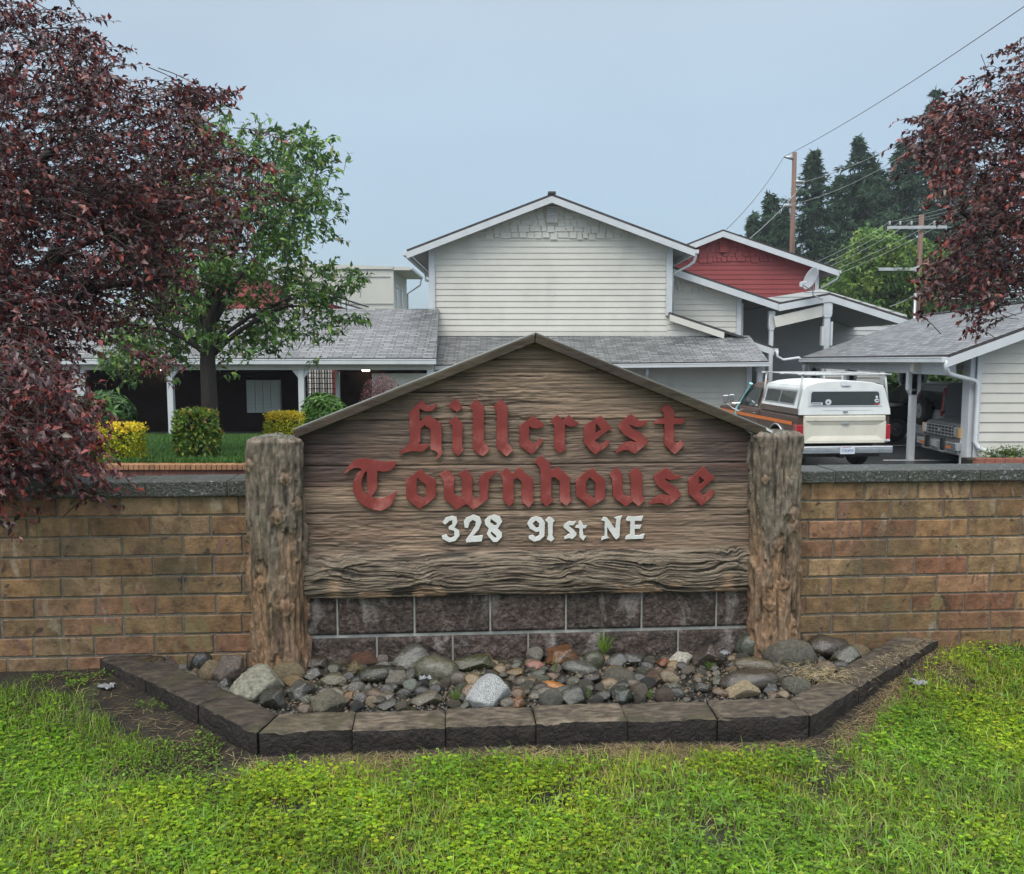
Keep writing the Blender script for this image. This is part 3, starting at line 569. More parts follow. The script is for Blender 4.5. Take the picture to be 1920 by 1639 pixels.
# ================================================================ PLANTER EDGING
edge_m = mat('edging_top', ((.03, .024, .017), (.095, .076, .055), (.19, .155, .11)), scale=34, stretch=(.45, 1.2, 1), rough=.8, bump=1, bscale=40, bstretch=(.4, 1.6, 1), dist=.010, attr=True, blot=[((.05, .05, .02), 3, (1, 1, 1), .55, .75)])
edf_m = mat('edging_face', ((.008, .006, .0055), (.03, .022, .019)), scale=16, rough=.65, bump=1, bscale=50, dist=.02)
border = thing('planter_edging', 'low edging of grey-brown split-face blocks around the bed of river stones', 'edging', (0, WY, 0), rotz=WA)
def eblock(o0, o1, i1, i0, zo0, zo1, zi1, zi0, seed, tint=1.0):
    """one edging block: outer edge o0->o1, inner edge i0->i1, heights at the four corners"""
    n, m = max(6, int(math.dist(o0, o1) / .012)), 14
    s, t = np.meshgrid(np.linspace(0, 1, n), np.linspace(0, 1, m), indexing='ij')
    def bl(a, b, c, d): return (a * (1 - s) + b * s) * (1 - t) + (d * (1 - s) + c * s) * t
    U = bl(o0[0], o1[0], i1[0], i0[0]); V = bl(o0[1], o1[1], i1[1], i0[1]); Z = bl(zo0, zo1, zi1, zi0)
    ed = np.minimum(np.minimum(t, 1 - t) * .165, np.minimum(s, 1 - s) * .4)
    Z = Z + .005 * fbm(U * 9, V * 22, s=seed) - .010 * sstep(.25, .5, fbm(U * 14, V * 14, s=seed + 6)) * sstep(.03, 0, ed) + .002 * ridg(U * 12, V * 40, s=seed + 1) - .010 * (1 - sstep(0, .014, ed))
    wob = .011 * fbm(U * 16, V * 3 + seed, s=seed, g=.6) * (1 - t)
    C = np.ones(U.shape + (3,)) * tint * random.uniform(.8, 1.08) * (1 + .3 * fbm(U * 8, V * 8, s=seed + 8)[..., None]) * (1 + .15 * fbm(U * 3, V * 3, s=seed)[..., None])
    q = gridmesh('edging_block', U, -(V + wob), Z, edge_m, border, C)
    # outer split face
    n2 = 16; s2, h = np.meshgrid(np.linspace(0, 1, n), np.linspace(0, 1, n2), indexing='ij')
    U2 = np.interp(s2, s[:, 0], U[:, 0]); V2 = np.interp(s2, s[:, 0], (V + wob)[:, 0]); Zt = np.interp(s2, s[:, 0], Z[:, 0]); Z2 = Zt + (-.26 - Zt) * h
    nx, ny = (o1[1] - o0[1]), -(o1[0] - o0[0]); ln = math.hypot(nx, ny); nx, ny = -nx / ln, -ny / ln
    if ny < 0: nx, ny = -nx, -ny
    e = sstep(0, .03, s2) * sstep(1, .97, s2) * sstep(0, .12, h)
    d = (.006 + .011 * fbm(U2 * 14, Z2 * 20, V2 * 9, s=seed + 3, o=5, g=.6)) * e
    gridmesh('split_face', U2 + nx * d, -(V2 + ny * d), Z2, edf_m, q, None)
    bx = MB(); z0 = -.26
    bo = [(o0[0], -o0[1] + .004), (o1[0], -o1[1] + .004), (i1[0], -i1[1]), (i0[0], -i0[1])]; zs = [zo0, zo1, zi1, zi0]
    bx.add([(p[0], p[1], z0) for p in bo] + [(p[0], p[1], zz_ - .012) for p, zz_ in zip(bo, zs)], [(1, 2, 6, 5), (2, 3, 7, 6), (3, 0, 4, 7), (4, 5, 6, 7)])
    bx.build('block_core', edf_m, q, local=True)
fj = [-1.167, -.765, -.358, .045, .458, .869, 1.295]
for i in range(6):
    a, b = fj[i] + .002, fj[i + 1] - .002
    ia = a if i else -1.11; ib = b if i < 5 else 1.262
    dv_ = random.uniform(-.006, .006); z_ = .017 + random.uniform(-.004, .004)
    eblock((a, .83 + dv_), (b, .83 + dv_), (ib, .66 + dv_), (ia, .66 + dv_), z_, z_, z_ + .012, z_ + .012, 900 + i * 7)
def lerp2(a, b, t): return (a[0] + (b[0] - a[0]) * t, a[1] + (b[1] - a[1]) * t)
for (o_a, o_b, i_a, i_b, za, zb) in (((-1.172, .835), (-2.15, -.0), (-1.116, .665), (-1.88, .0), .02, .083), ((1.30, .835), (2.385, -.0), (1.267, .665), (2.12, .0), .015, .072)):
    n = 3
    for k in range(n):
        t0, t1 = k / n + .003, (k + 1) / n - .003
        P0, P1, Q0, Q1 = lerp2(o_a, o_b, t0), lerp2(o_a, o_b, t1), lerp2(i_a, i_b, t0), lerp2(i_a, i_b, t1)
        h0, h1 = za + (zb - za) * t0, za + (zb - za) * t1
        if o_a[0] < 0: eblock(P1, P0, Q0, Q1, h1, h0, h0 + .01, h1 + .01, 960 + k * 9, .55)  # left return: shade as well as moss put into its darker tint
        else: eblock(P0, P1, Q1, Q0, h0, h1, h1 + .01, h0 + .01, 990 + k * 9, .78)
# ================================================================ RIVER STONES
def rockmesh(name, seed, ang):
    bm = __import__('bmesh').new(); __import__('bmesh').ops.create_icosphere(bm, subdivisions=4, radius=.5)
    P = np.array([v.co[:] for v in bm.verts]); 
    rnd = random.Random(seed)
    # facet cuts give the stone planes
    for _ in range(int(7 + 11 * ang)):
        n = np.array(Vector((rnd.gauss(0, 1), rnd.gauss(0, 1), rnd.gauss(0, 1))).normalized()); d = rnd.uniform(.30, .43) if ang > .4 else rnd.uniform(.38, .48)
        s = P @ n; P = P - np.outer(np.maximum(s - d, 0) * (1.0 if ang > .4 else .85), n)
    N_ = P / np.linalg.norm(P, axis=1, keepdims=True)
    P = P + N_ * (.05 * fbm(P[:, 0] * 2.2, P[:, 1] * 2.2, P[:, 2] * 2.2, s=seed) + (.018 + .026 * ang) * fbm(P[:, 0] * 9, P[:, 1] * 9, P[:, 2] * 9, s=seed + 4))[:, None]
    for v, p in zip(bm.verts, P): v.co = p
    me = bpy.data.meshes.new(name); bm.to_mesh(me); bm.free(); me.polygons.foreach_set('use_smooth', [True] * len(me.polygons))
    return me
stone_m = mat('wet_stone', ((.4, .4, .4), (.95, .95, .95), (1.5, 1.5, 1.5)), scale=14, rough=.16, objcol=True, bump=.45, bscale=26, dist=.01, spec=.8, blot=[((.05, .05, .03), 7, (1, 1, 1), .54, .68), ((.30, .28, .22), 34, (1, 1, 1), .66, .70)])
stone2_m = mat('dry_stone', ((.5, .5, .48), (1.0, 1.0, 1.0), (1.5, 1.5, 1.5)), scale=14, rough=.55, objcol=True, bump=.9, bscale=50, dist=.012, blot=[((.08, .09, .04), 5, (1, 1, 1), .6, .75)])
speck_m = mat('speckled_granite', ((.06, .065, .07), (.5, .52, .52)), scale=70, pos=[.42, .56], rough=.5, bump=.6, bscale=60, dist=.01)
RM = [rockmesh('stone', i, a) for i, a in enumerate([.3, .4, .5, .35, .85, 1.0, .95, .75, .3, .25])]
mcache = {}
def rmesh(i, m):
    k = (i, m.name)
    if k not in mcache:
        me = RM[i].copy(); me.materials.append(m); mcache[k] = me
    return mcache[k]
def T8(x, y): return 180 + x / 4.364, 1180 + y / 4.364
def T5(x, y): return 560 + x / 4.364, 1180 + y / 4.364
def T6(x, y): return 960 + x / 4.364, 1180 + y / 4.364
def T7(x, y): return 1300 + x / 3.84, 1150 + y / 3.84
T8.s = T5.s = T6.s = 4.364; T7.s = 3.84
ROCKS = [  # frame, centre x, y, width, height, colour, mesh, wet, tilt, label
 (T8, 540, 175, 400, 160, (.055,.045,.028), 6, 1, .05, 'long olive-brown slab stone at the left end of the bed against the brick wall'),
 (T8, 640, 195, 220, 140, (.15,.13,.14), 5, 1, -.1, 'purple-grey chunky stone at the left end of the bed on the brown slab'),
 (T8, 940, 335, 170, 170, (.26,.21,.14), 0, 0, .1, 'round tan stone near the left post between dark and mauve stones'),
 (T8, 1110, 325, 260, 260, (.17,.145,.135), 5, 0, .5, 'mauve-grey cracked stone left of the large pale boulder'),
 (T8, 1315, 440, 420, 260, (.31,.32,.27), 7, 0, -.12, 'largest pale grey-green boulder in front of the left post'),
 (T8, 1580, 340, 240, 150, (.22,.19,.12), 3, 0, 0, 'olive-tan stone at the foot of the left post'),
 (T8, 1625, 425, 190, 100, (.27,.21,.12), 2, 0, 0, 'small tan stone between the pale boulder and the black stone'),
 (T8, 1600, 375, 150, 80, (.09,.06,.055), 4, 1, 0, 'small maroon stone on the olive-tan one by the left post'),
 (T8, 1450, 560, 250, 180, (.035,.038,.035), 6, 1, .1, 'black glossy angular stone on the inner edge of the edging at left'),
 (T8, 1680, 490, 240, 170, (.075,.08,.078), 5, 1, -.3, 'dark rock with whitish streaks leaning on the black stone'),
 (T8, 865, 270, 150, 170, (.03,.035,.036), 1, 1, 0, 'blackish stone behind the round tan one at the left of the bed'),
 (T8, 1000, 215, 140, 90, (.08,.06,.04), 3, 1, 0, 'brownish stone against the brick wall left of the left post'),
 (T8, 700, 300, 150, 70, (.16,.165,.17), 6, 1, .2, 'flat pale grey shard under the purple-grey stone'),
 (T5, 130, 260, 300, 130, (.05,.04,.028), 6, 1, .15, 'dark brown wedge stone right of the left post at the block base'),
 (T5, 560, 205, 260, 150, (.13,.065,.045), 5, 0, 0, 'reddish-brown rough stone against the block base at left'),
 (T5, 120, 355, 160, 95, (.10,.105,.11), 7, 1, 0, 'slate grey stone in front of the dark brown wedge'),
 (T5, 285, 405, 200, 100, (.13,.125,.085), 0, 1, 0, 'smooth oval olive-grey stone left of centre of the bed'),
 (T5, 465, 330, 160, 145, (.15,.12,.06), 6, 1, -.5, 'olive-tan upright stone beside the long dark stone'),
 (T5, 635, 360, 270, 140, (.035,.042,.028), 8, 1, -.15, 'long smooth dark olive stone under the two white shells'),
 (T5, 655, 258, 160, 90, (.22,.20,.20), 4, 0, -.4, 'light mauve-grey flat stone above the long dark stone'),
 (T5, 925, 235, 340, 200, (.085,.09,.08), 7, 1, 0, 'large dark grey-green boulder touching the block base, left of centre'),
 (T5, 1125, 325, 330, 210, (.12,.125,.09), 1, 1, .1, 'big smooth olive-grey boulder just left of the feathery weed'),
 (T5, 1430, 270, 380, 130, (.07,.075,.04), 6, 1, 0, 'long mossy dark slab along the block base left of the centre'),
 (T5, 820, 400, 210, 150, (.22,.215,.19), 5, 0, .3, 'light speckled grey angular stone in front of the large grey-green boulder'),
 (T5, 925, 460, 140, 110, (.24,.29,.27), 2, 0, 0, 'pale teal stone next to the light speckled stone'),
 (T5, 250, 580, 330, 180, (.17,.165,.13), 5, 0, -.15, 'mottled grey-tan boulder on the edging near its left corner'),
 (T5, 505, 560, 110, 110, (.10,.105,.11), 3, 1, 0, 'small dark grey pebble right of the mottled boulder'),
 (T5, 600, 580, 90, 95, (.36,.30,.23), 3, 0, 0, 'cream and tan pebble right of the mottled boulder'),
 (T5, 1545, 510, 370, 240, (1, 1, 1), 7, 2, -.1, 'light grey speckled granite boulder on the edging right of the feathery weed'),
 (T5, 1425, 425, 160, 130, (.22,.16,.08), 2, 1, .3, 'ochre stone behind the speckled granite boulder'),
 (T5, 1050, 560, 280, 120, (.11,.105,.08), 6, 1, -.1, 'brown-grey slab on the edging left of the feathery weed'),
 (T5, 740, 610, 190, 95, (.055,.058,.056), 6, 1, 0, 'flat dark grey stone lying on the edging left of centre'),
 (T5, 1310, 400, 140, 120, (.12,.10,.09), 1, 1, 0, 'brown-grey pebble behind the ochre stone'),
 (T5, 1790, 520, 120, 95, (.15,.095,.06), 0, 1, .2, 'brown pebble right of the speckled granite boulder'),
 (T5, 725, 500, 110, 115, (.07,.075,.08), 3, 1, 0, 'dark grey oval pebble below the long dark stone'),
 (T5, 1520, 185, 130, 80, (.16,.12,.06), 7, 0, 0, 'small tan stone on the mossy slab at the block base'),
 (T5, 1780, 345, 150, 80, (.20,.14,.07), 6, 1, .2, 'ochre-brown flat stone at the centre of the bed'),
 (T5, 1640, 300, 90, 60, (.33,.27,.19), 4, 0, 0, 'small cream stone beside the ochre-brown flat one'),
 (T5, 410, 540, 90, 80, (.20,.11,.04), 0, 1, 0, 'amber pebble on the mottled boulder'),
 (T6, 190, 195, 150, 130, (.24,.24,.22), 2, 0, 0, 'light grey speckled round stone at the block base left of the rusty rock'),
 (T6, 425, 215, 300, 200, (.16,.075,.035), 5, 1, 0, 'large rusty-brown pointed rock against the block base'),
 (T6, 190, 285, 140, 75, (.32,.15,.12), 0, 1, .1, 'pink stone in front of the light grey speckled round one'),
 (T6, 670, 240, 155, 130, (.085,.095,.065), 3, 1, 0, 'olive-green round stone under the bright green weed'),
 (T6, 555, 310, 250, 110, (.11,.12,.12), 8, 1, .12, 'smooth blue-grey stone in front of the rusty rock'),
 (T6, 860, 255, 190, 120, (.085,.09,.095), 7, 1, 0, 'dark grey stone right of the bright green weed'),
 (T6, 1000, 240, 190, 120, (.06,.065,.068), 6, 1, .4, 'blackish cracked stone behind the middle of the bed'),
 (T6, 665, 385, 170, 95, (.028,.028,.03), 6, 1, .1, 'black flat stone below the smooth blue-grey one'),
 (T6, 875, 390, 230, 150, (.13,.13,.11), 1, 0, 0, 'rounded grey stone in the right middle of the bed'),
 (T6, 340, 460, 190, 85, (.48,.20,.05), 8, 1, .15, 'bright orange stone at the middle of the bed'),
 (T6, 320, 555, 165, 145, (.13,.135,.125), 9, 0, 0, 'ball-shaped speckled grey stone on the edging below the orange one'),
 (T6, 500, 535, 220, 160, (.06,.066,.06), 7, 1, .25, 'dark layered stone on the edging right of the ball-shaped one'),
 (T6, 915, 530, 180, 160, (.04,.052,.046), 5, 1, 0, 'black-green glossy rock on the edging right of centre'),
 (T6, 1050, 520, 115, 160, (.15,.14,.12), 2, 0, .2, 'upright grey-brown stone right of the black-green rock'),
 (T6, 1150, 390, 150, 125, (.13,.09,.065), 7, 0, .1, 'brown stone at the right middle of the bed'),
 (T6, 1240, 265, 100, 85, (.20,.065,.03), 4, 1, 0, 'red-brown stone left of the white quartz'),
 (T6, 1320, 290, 100, 85, (.24,.18,.08), 0, 1, 0, 'yellow-tan stone under the white quartz'),
 (T6, 1385, 235, 230, 120, (.62,.62,.57), 5, 0, -.35, 'white quartz piece at the block base beside the dark wedge'),
 (T6, 1575, 220, 310, 170, (.075,.06,.055), 6, 1, -.35, 'dark brown wet wedge-shaped rock right of the white quartz'),
 (T6, 1245, 530, 140, 115, (.11,.085,.07), 3, 0, 0, 'brown rounded stone on the edging right of the grass tuft'),
 (T6, 1320, 400, 90, 75, (.36,.32,.24), 4, 0, 0, 'small cream stone in the right part of the bed'),
 (T6, 60, 590, 120, 110, (.19,.10,.05), 5, 1, 0, 'brown-orange stone on the edging left of the ball-shaped one'),
 (T6, 200, 400, 180, 75, (.15,.17,.14), 8, 0, 0, 'pale green-grey flat stone left of the orange stone'),
 (T7, 395, 215, 200, 190, (.085,.10,.08), 1, 1, 0, 'round grey-green boulder at the block base beside the right post'),
 (T7, 690, 290, 310, 210, (.13,.13,.11), 1, 0, 0, 'big rounded grey boulder with dry grass on it in front of the right post'),
 (T7, 925, 205, 280, 170, (.06,.05,.042), 8, 1, .12, 'dark brown glossy boulder right of the right post'),
 (T7, 1100, 300, 210, 135, (.07,.08,.065), 7, 1, 0, 'dark grey-green stone right of the glossy brown boulder'),
 (T7, 1185, 262, 150, 85, (.24,.20,.13), 0, 0, .1, 'tan stone at the brick wall at the right end of the bed'),
 (T7, 430, 370, 280, 110, (.11,.095,.06), 1, 1, 0, 'olive-brown domed stone left of the dry-grass boulder'),
 (T7, 400, 480, 350, 150, (.065,.058,.048), 8, 1, -.1, 'long dark brown stone behind the cream sandstone'),
 (T7, 335, 545, 270, 110, (.42,.36,.25), 6, 0, -.3, 'cream sandstone piece tilted on the edging at right'),
 (T7, 640, 440, 130, 105, (.03,.033,.035), 4, 1, 0, 'black stone below the dry-grass boulder'),
 (T7, 960, 390, 140, 90, (.24,.20,.15), 2, 0, 0, 'tan stone half covered with dry grass near the right edging'),
 (T7, 740, 510, 180, 120, (.14,.145,.125), 3, 0, 0, 'grey stone by the right corner of the edging'),
 (T7, 560, 545, 110, 110, (.04,.045,.05), 5, 1, .6, 'dark blue-grey shard at the right corner of the edging'),
]
placed = []; NAMED = []
def put_rock(u, v, zc, wd, ht, dp, mi, m, col, tilt, label, group=None, name='river_stone'):
    o = link(bpy.data.objects.new(name, rmesh(mi, m))); p = w2(u, v, zc); o.location = p
    o.scale = (wd * 1.2, dp * 1.15, ht * 1.25); o.rotation_euler = (random.uniform(-.15, .15), tilt, random.uniform(-.4, .4)); o.color = ((col[0] * .80, col[1] * .76, col[2] * .70, 1) if m.name != 'speckled_granite' else (1, 1, 1, 1))
    tag(o, label, 'stone', group); placed.append((u, v, wd / 2)); return o
for T, x, y, wpx, hpx, col, mi, wet, tilt, lab in ROCKS:
    px, py = T(x, y); hp = hpx / T.s; wp = wpx / T.s
    Y0 = atz(px, py + hp * .35, .02).y; sc = FPX / (Y0 / .97)
    wd, ht = wp / sc, hp / sc
    ht = max(ht, .35 * wd)
    u, v = wlz(px, py, .015 + ht * .33); v = max(v, wd * .28)
    m = (stone2_m, stone_m, speck_m)[wet]
    NAMED.append((u, v, lab)); put_rock(u, v, .005 + ht * .33, wd, ht, min(wd, ht * 1.5) * .85, mi, m, col, tilt, lab, 'river stones of the bed')
BEDP = [(-1.86, .04), (-1.09, .63), (1.24, .63), (2.05, .04)]
pts = polypts(1400, BEDP, np.random.default_rng(3)); cnt = 0; used = set()
PCN = ['dark grey', 'grey', 'brown-grey', 'blackish', 'brown', 'light grey', 'tan', 'green-grey']
def short(l):
    w_ = l.split(' ')
    for i, x in enumerate(w_):
        if i > 2 and x in ('at', 'against', 'in', 'between', 'on', 'left', 'right', 'behind', 'beside', 'below', 'under', 'with', 'above', 'touching', 'by', 'near', 'just', 'next', 'lying', 'leaning', 'along', 'half', 'tilted', 'from'): return ' '.join(w_[:i])
    return ' '.join(w_[:6])
def fill_label(u, v, s, ci):
    sz_ = 'tiny' if s < .04 else 'small' if s < .06 else 'fist-sized'
    for a, b, l in sorted(NAMED, key=lambda q: (q[0] - u) ** 2 + (q[1] - v) ** 2):
        rel = ('right of' if u > a else 'left of') if abs(u - a) > abs(v - b) else ('in front of' if v > b else 'behind')
        for r_ in (rel, 'touching' if math.hypot(u - a, v - b) < .12 else 'not far from'):
            t = '%s %s filler stone %s the %s' % (sz_, PCN[ci], r_, short(l))
            if t not in used and len(t.split()) <= 16: used.add(t); return t
PC = [(.06,.062,.06), (.09,.09,.08), (.12,.11,.09), (.045,.048,.05), (.14,.10,.07), (.16,.15,.13), (.20,.15,.10), (.10,.11,.09)]
rr_ = random.Random(11)
for (u, v) in pts:
    if cnt >= 215: break
    if any((u - a) ** 2 + (v - b) ** 2 < (r * .8 + .012) ** 2 for a, b, r in placed): continue
    s = rr_.uniform(.03, .085); mi = rr_.randrange(10); ci = rr_.randrange(8); c = PC[ci]; f = rr_.uniform(.8, 1.25)
    big_l = fill_label(u, v, s, ci)
    put_rock(u, v, .006 + s * .22, s, s * rr_.uniform(.55, .8), s * rr_.uniform(.7, 1), mi, stone_m if rr_.random() < .7 else stone2_m, (c[0] * f, c[1] * f, c[2] * f), rr_.uniform(-.3, .3),
             big_l, 'small filler stones of the bed')
    cnt += 1
# gravel between the stones
def ico():
    import bmesh
    bm = bmesh.new(); bmesh.ops.create_icosphere(bm, subdivisions=1, radius=.5); V = np.array([v.co[:] for v in bm.verts]); F = np.array([[v.index for v in f.verts] for f in bm.faces]); bm.free(); return V, F
IV, IF = ico()
n = 5200; q = polypts(n, [(-1.9, .0), (-1.12, .67), (1.27, .67), (2.12, .0)]); sz = RNG.uniform(.008, .03, (n, 1, 1))
V = IV[None] * sz * RNG.uniform(.6, 1.1, (n, 1, 3)) * RNG.uniform(.8, 1.2, (n, len(IV), 1)); X, Y = uv2xy(q[:, 0], q[:, 1])
V = V + np.stack([X, Y, .006 + .012 * fbm(q[:, 0] * 6, q[:, 1] * 6)], 1)[:, None]; F = IF[None] + np.arange(n)[:, None, None] * len(IV)
C = palette(n, PC, [1] * 8, .35)
o = npmesh('gravel', V.reshape(-1, 3), F.reshape(-1, 3), mat('gravel', ((.7, .7, .7), (1.2, 1.2, 1.2)), scale=30, rough=.3, attr=True), None, np.repeat(C * .6, len(IV), 0))  # gravel colour darkened to stand in for contact shadows around the stones
tag(o, kind='stuff')
mb = MB(); mb.prism([(-2.0, 0.0, .004), (-1.12, -.70, .002), (1.27, -.70, .002), (2.25, 0.0, .004)], (0, 0, -.3)); o = mb.build('bed_soil', M['soil']); o.location = (0, WY, 0); o.rotation_euler = (0, 0, WA); tag(o, kind='structure')
# ================================================================ GRASS, CLOVER, STRAW
EDG = [(-2.2, -.05), (-1.2, .87), (1.33, .87), (2.45, -.05)]
def edgedist(u, v):
    """rough distance outside the planter outline"""
    d = np.full(u.shape, 9.0)
    for i in range(3):
        a, b = np.array(EDG[i]), np.array(EDG[i + 1]); ab = b - a; t = np.clip(((u - a[0]) * ab[0] + (v - a[1]) * ab[1]) / (ab @ ab), 0, 1)
        d = np.minimum(d, np.hypot(u - a[0] - ab[0] * t, v - a[1] - ab[1] * t))
    return d
def lawnpts(n, margin, soft, rng=RNG):
    u = np.concatenate([rng.uniform(-2.9, 2.9, int(n * .85)), rng.uniform(-6, 6, int(n * .15))]); v = rng.uniform(-.0, 2.6, len(u))
    ins = inpoly(u, v, EDG); d = edgedist(u, v)
    left = sstep(-1.0, -1.5, u); 
    mg = margin * (1 + 4.2 * left * (v < 1.6) * sstep(1.5, .6, v) + .35 * fbm(u * 2, v * 2, s=77)) * np.where(u > 1.7, .85, 1)
    mg = mg * (1 + 1.3 * fbm(u * 5, v * 5, s=78))
    dw = v  # distance to wall
    p = sstep(mg, mg + soft, d) * sstep(.02, .25, dw + .15 * fbm(u * 4, v * 4, s=5) + np.where(u > 0, .2, -.12))
    p = p * (.12 + .88 * sstep(-.5, -.12, fbm(u * 3.1, v * 3.1, s=90)))
    k = (~ins) & (rng.uniform(0, 1, len(u)) < p)
    return u[k], v[k]
def onlawn(u, v): X, Y = uv2xy(u, v); return np.stack([X, Y, hl(u, v)], 1)
# clover
def yellow(x, y):
    t = sstep(-.15, .45, fbm(x * 1.3, y * 1.3, s=55))[:, None]; g = sstep(.1, .5, fbm(x * 3, y * 3, s=56))[:, None]
    return (1 - t) * np.array([[.78, .88, 1.0]]) + t * np.array([[1.12, 1.0, .9]]) - g * .2
u, v = lawnpts(175000, .05, .16); P = onlawn(u, v); n = len(P)
cl = sstep(-.25, .2, fbm(u * 2.3, v * 2.3, s=21) + .05); k = RNG.uniform(0, 1, n) < (.10 + .90 * cl); P = P[k]; n = len(P)
hh = RNG.uniform(.008, .045, n); P[:, 2] += hh; P[:, :2] += RNG.normal(0, .008, (n, 2))
az = RNG.uniform(0, 2 * np.pi, n); tint = palette(n, [(.19, .36, .016), (.25, .43, .018), (.12, .26, .028), (.32, .47, .026), (.36, .42, .03)], [4, 4, 3, 2, 1], .42) * yellow(P[:, 0], P[:, 1])
Ps, Ds, Ns, Ls_, Ws_, Cs_ = [], [], [], [], [], []
up = np.stack([RNG.normal(0, .25, n), RNG.normal(0, .25, n) - .15, np.ones(n)], 1)
big = RNG.uniform(.0035, .0115, n)
for j in range(3):
    a = az + j * 2.094; Ps.append(P); Ds.append(np.stack([np.cos(a), np.sin(a), RNG.uniform(-.05, .25, n)], 1)); Ns.append(up); Ls_.append(big * 1.1); Ws_.append(big * 1.25); Cs_.append(tint * RNG.uniform(.9, 1.1, (n, 1)))
V, F, C = leafmesh(np.vstack(Ps), np.vstack(Ds), np.vstack(Ns), np.hstack(Ls_), np.hstack(Ws_), np.vstack(Cs_), curl=.05, fold=.12)
o = npmesh('clover', V, F, M['grass'], None, C); tag(o, kind='stuff')
# grass blades: bent triangles pairs
def blades(name, u, v, lo, hi, wd, cols, wts, lean, m, zoff=0, flat=1.0, tintf=None):
    P = onlawn(u, v); n = len(P); h = RNG.uniform(lo, hi, n); P[:, 2] += zoff
    a = RNG.uniform(0, 2 * np.pi, n); d = np.stack([np.cos(a), np.sin(a), np.zeros(n)], 1); s = np.stack([-np.sin(a), np.cos(a), np.zeros(n)], 1); ln = RNG.uniform(.2, 1, n)[:, None] * lean
    w_ = wd * RNG.uniform(.6, 1.3, (n, 1)); upv = np.array([0, 0, 1.0]) * flat; hh = h[:, None]
    V = np.empty((n, 5, 3)); V[:, 0] = P - s * w_; V[:, 1] = P + s * w_; m1 = P + upv * hh * .6 + d * hh * ln * .4
    V[:, 2] = m1 - s * w_ * .8; V[:, 3] = m1 + s * w_ * .8; V[:, 4] = P + upv * hh * (1 - .25 * ln) + d * hh * ln * 1.1
    F = np.array([(0, 1, 3), (0, 3, 2), (2, 3, 4)]); F = (F[None] + np.arange(n)[:, None, None] * 5).reshape(-1, 3)
    o = npmesh(name, V.reshape(-1, 3), F, m, None, np.repeat(palette(n, cols, wts, .25) * (tintf(P[:, 0], P[:, 1]) if tintf else 1), 5, 0)); tag(o, kind='stuff'); return o
u, v = lawnpts(140000, .03, .16)
blades('grass', u, v, .02, .075, .0014, [(.21, .38, .018), (.31, .47, .025), (.14, .28, .018), (.40, .44, .07), (.46, .42, .17)], [5, 4, 3, 2, 1.3], 1.1, M['grass'], tintf=yellow)
u, v = lawnpts(42000, .03, .2)
blades('dead_grass', u, v, .02, .06, .0013, [(.42, .35, .18), (.30, .23, .12), (.5, .45, .25)], [2, 2, 1], 2.0, M['grass'], .004, .35)
u, v = lawnpts(6500, .12, .5)
blades('tall_grass', u, v, .05, .09, .003, [(.24, .42, .06), (.32, .48, .07), (.18, .32, .08)], [3, 3, 2], 1.3, M['grass'])
# dry clippings by the edging and on the stones
r2 = np.random.default_rng(5)
u = r2.uniform(-2.7, 3.0, 170000); v = r2.uniform(0, 1.7, 170000); d = edgedist(u, v); ins = inpoly(u, v, EDG)
k = (~ins) & (r2.uniform(0, 1, len(u)) < np.exp(-((d - .07) / .16) ** 2) * (.60 + .9 * fbm(u * 4, v * 4, s=8)) * np.where(u < -1.2, .13, 1.)); u, v = u[k], v[k]
straw = [(.40, .32, .17), (.28, .21, .11), (.52, .44, .27), (.15, .11, .06)]
blades('dry_clippings', u, v, .02, .06, .0013, straw, [3, 3, 2, 2], 2.2, M['grass'], .004, .18)
def patch(name, u, v, z, n, lo, hi):
    X, Y = uv2xy(u, v); P = np.stack([X, Y, z], 1); 
    a = RNG.uniform(0, 2 * np.pi, n); d = np.stack([np.cos(a), np.sin(a), RNG.uniform(-.35, .45, n)], 1); L_ = RNG.uniform(lo, hi, n)
    V, F, C = leafmesh(P, d, RNG.normal(size=(n, 3)) + [0, -1, 1.5], L_, np.full(n, .0022), palette(n, straw, [3, 2, 3, 1]), .2, .1)
    o = npmesh(name, V, F, M['grass'], None, C); tag(o, kind='stuff')
uu_, vv_ = [], []
n = 700; c0 = wlz(1490, 1255, .09); c1 = wlz(1590, 1270, .05)
t = RNG.uniform(0, 1, n); u = c0[0] + (c1[0] - c0[0]) * t + RNG.normal(0, .07, n); v = c0[1] + (c1[1] - c0[1]) * t + RNG.normal(0, .045, n)
patch('dry_grass_heap', u, v, RNG.uniform(.05, .115, n) - .04 * t, n, .02, .06)
n = 380; t = RNG.uniform(.45, 1, n); u = 1.30 + 1.0 * t + RNG.normal(0, .02, n); v = .76 - .70 * t + RNG.normal(0, .035, n)
patch('dry_grass_on_edging', u, v, .035 + .055 * t + RNG.uniform(-.003, .006, n), n, .015, .045)
n = 1500; q = polypts(n, BEDP); patch('leaf_litter', q[:, 0], q[:, 1], .02 + RNG.uniform(0, .045, n), n, .008, .03)
# sparse sprigs on the dark soil at the left
u = RNG.uniform(-3.2, -1.0, 40000); v = RNG.uniform(.1, 1.4, 40000); k = (~inpoly(u, v, EDG)) & (fbm(u * 5, v * 5, s=101) > .12); u, v = u[k], v[k]; P = onlawn(u, v); n = len(P); P[:, 2] += RNG.uniform(.004, .03, n)
V, F, C = leafmesh(P, np.c_[RNG.normal(size=(n, 2)), RNG.uniform(0, .6, n)], np.tile([0, 0, 1.0], (n, 1)) + RNG.normal(0, .3, (n, 3)), RNG.uniform(.006, .02, n), RNG.uniform(.004, .011, n), palette(n, [(.14, .28, .035), (.20, .34, .04), (.10, .07, .04)], [3, 2, 2], .3), .1, .1); o = npmesh('soil_sprigs', V, F, M['grass'], None, C); tag(o, kind='stuff')
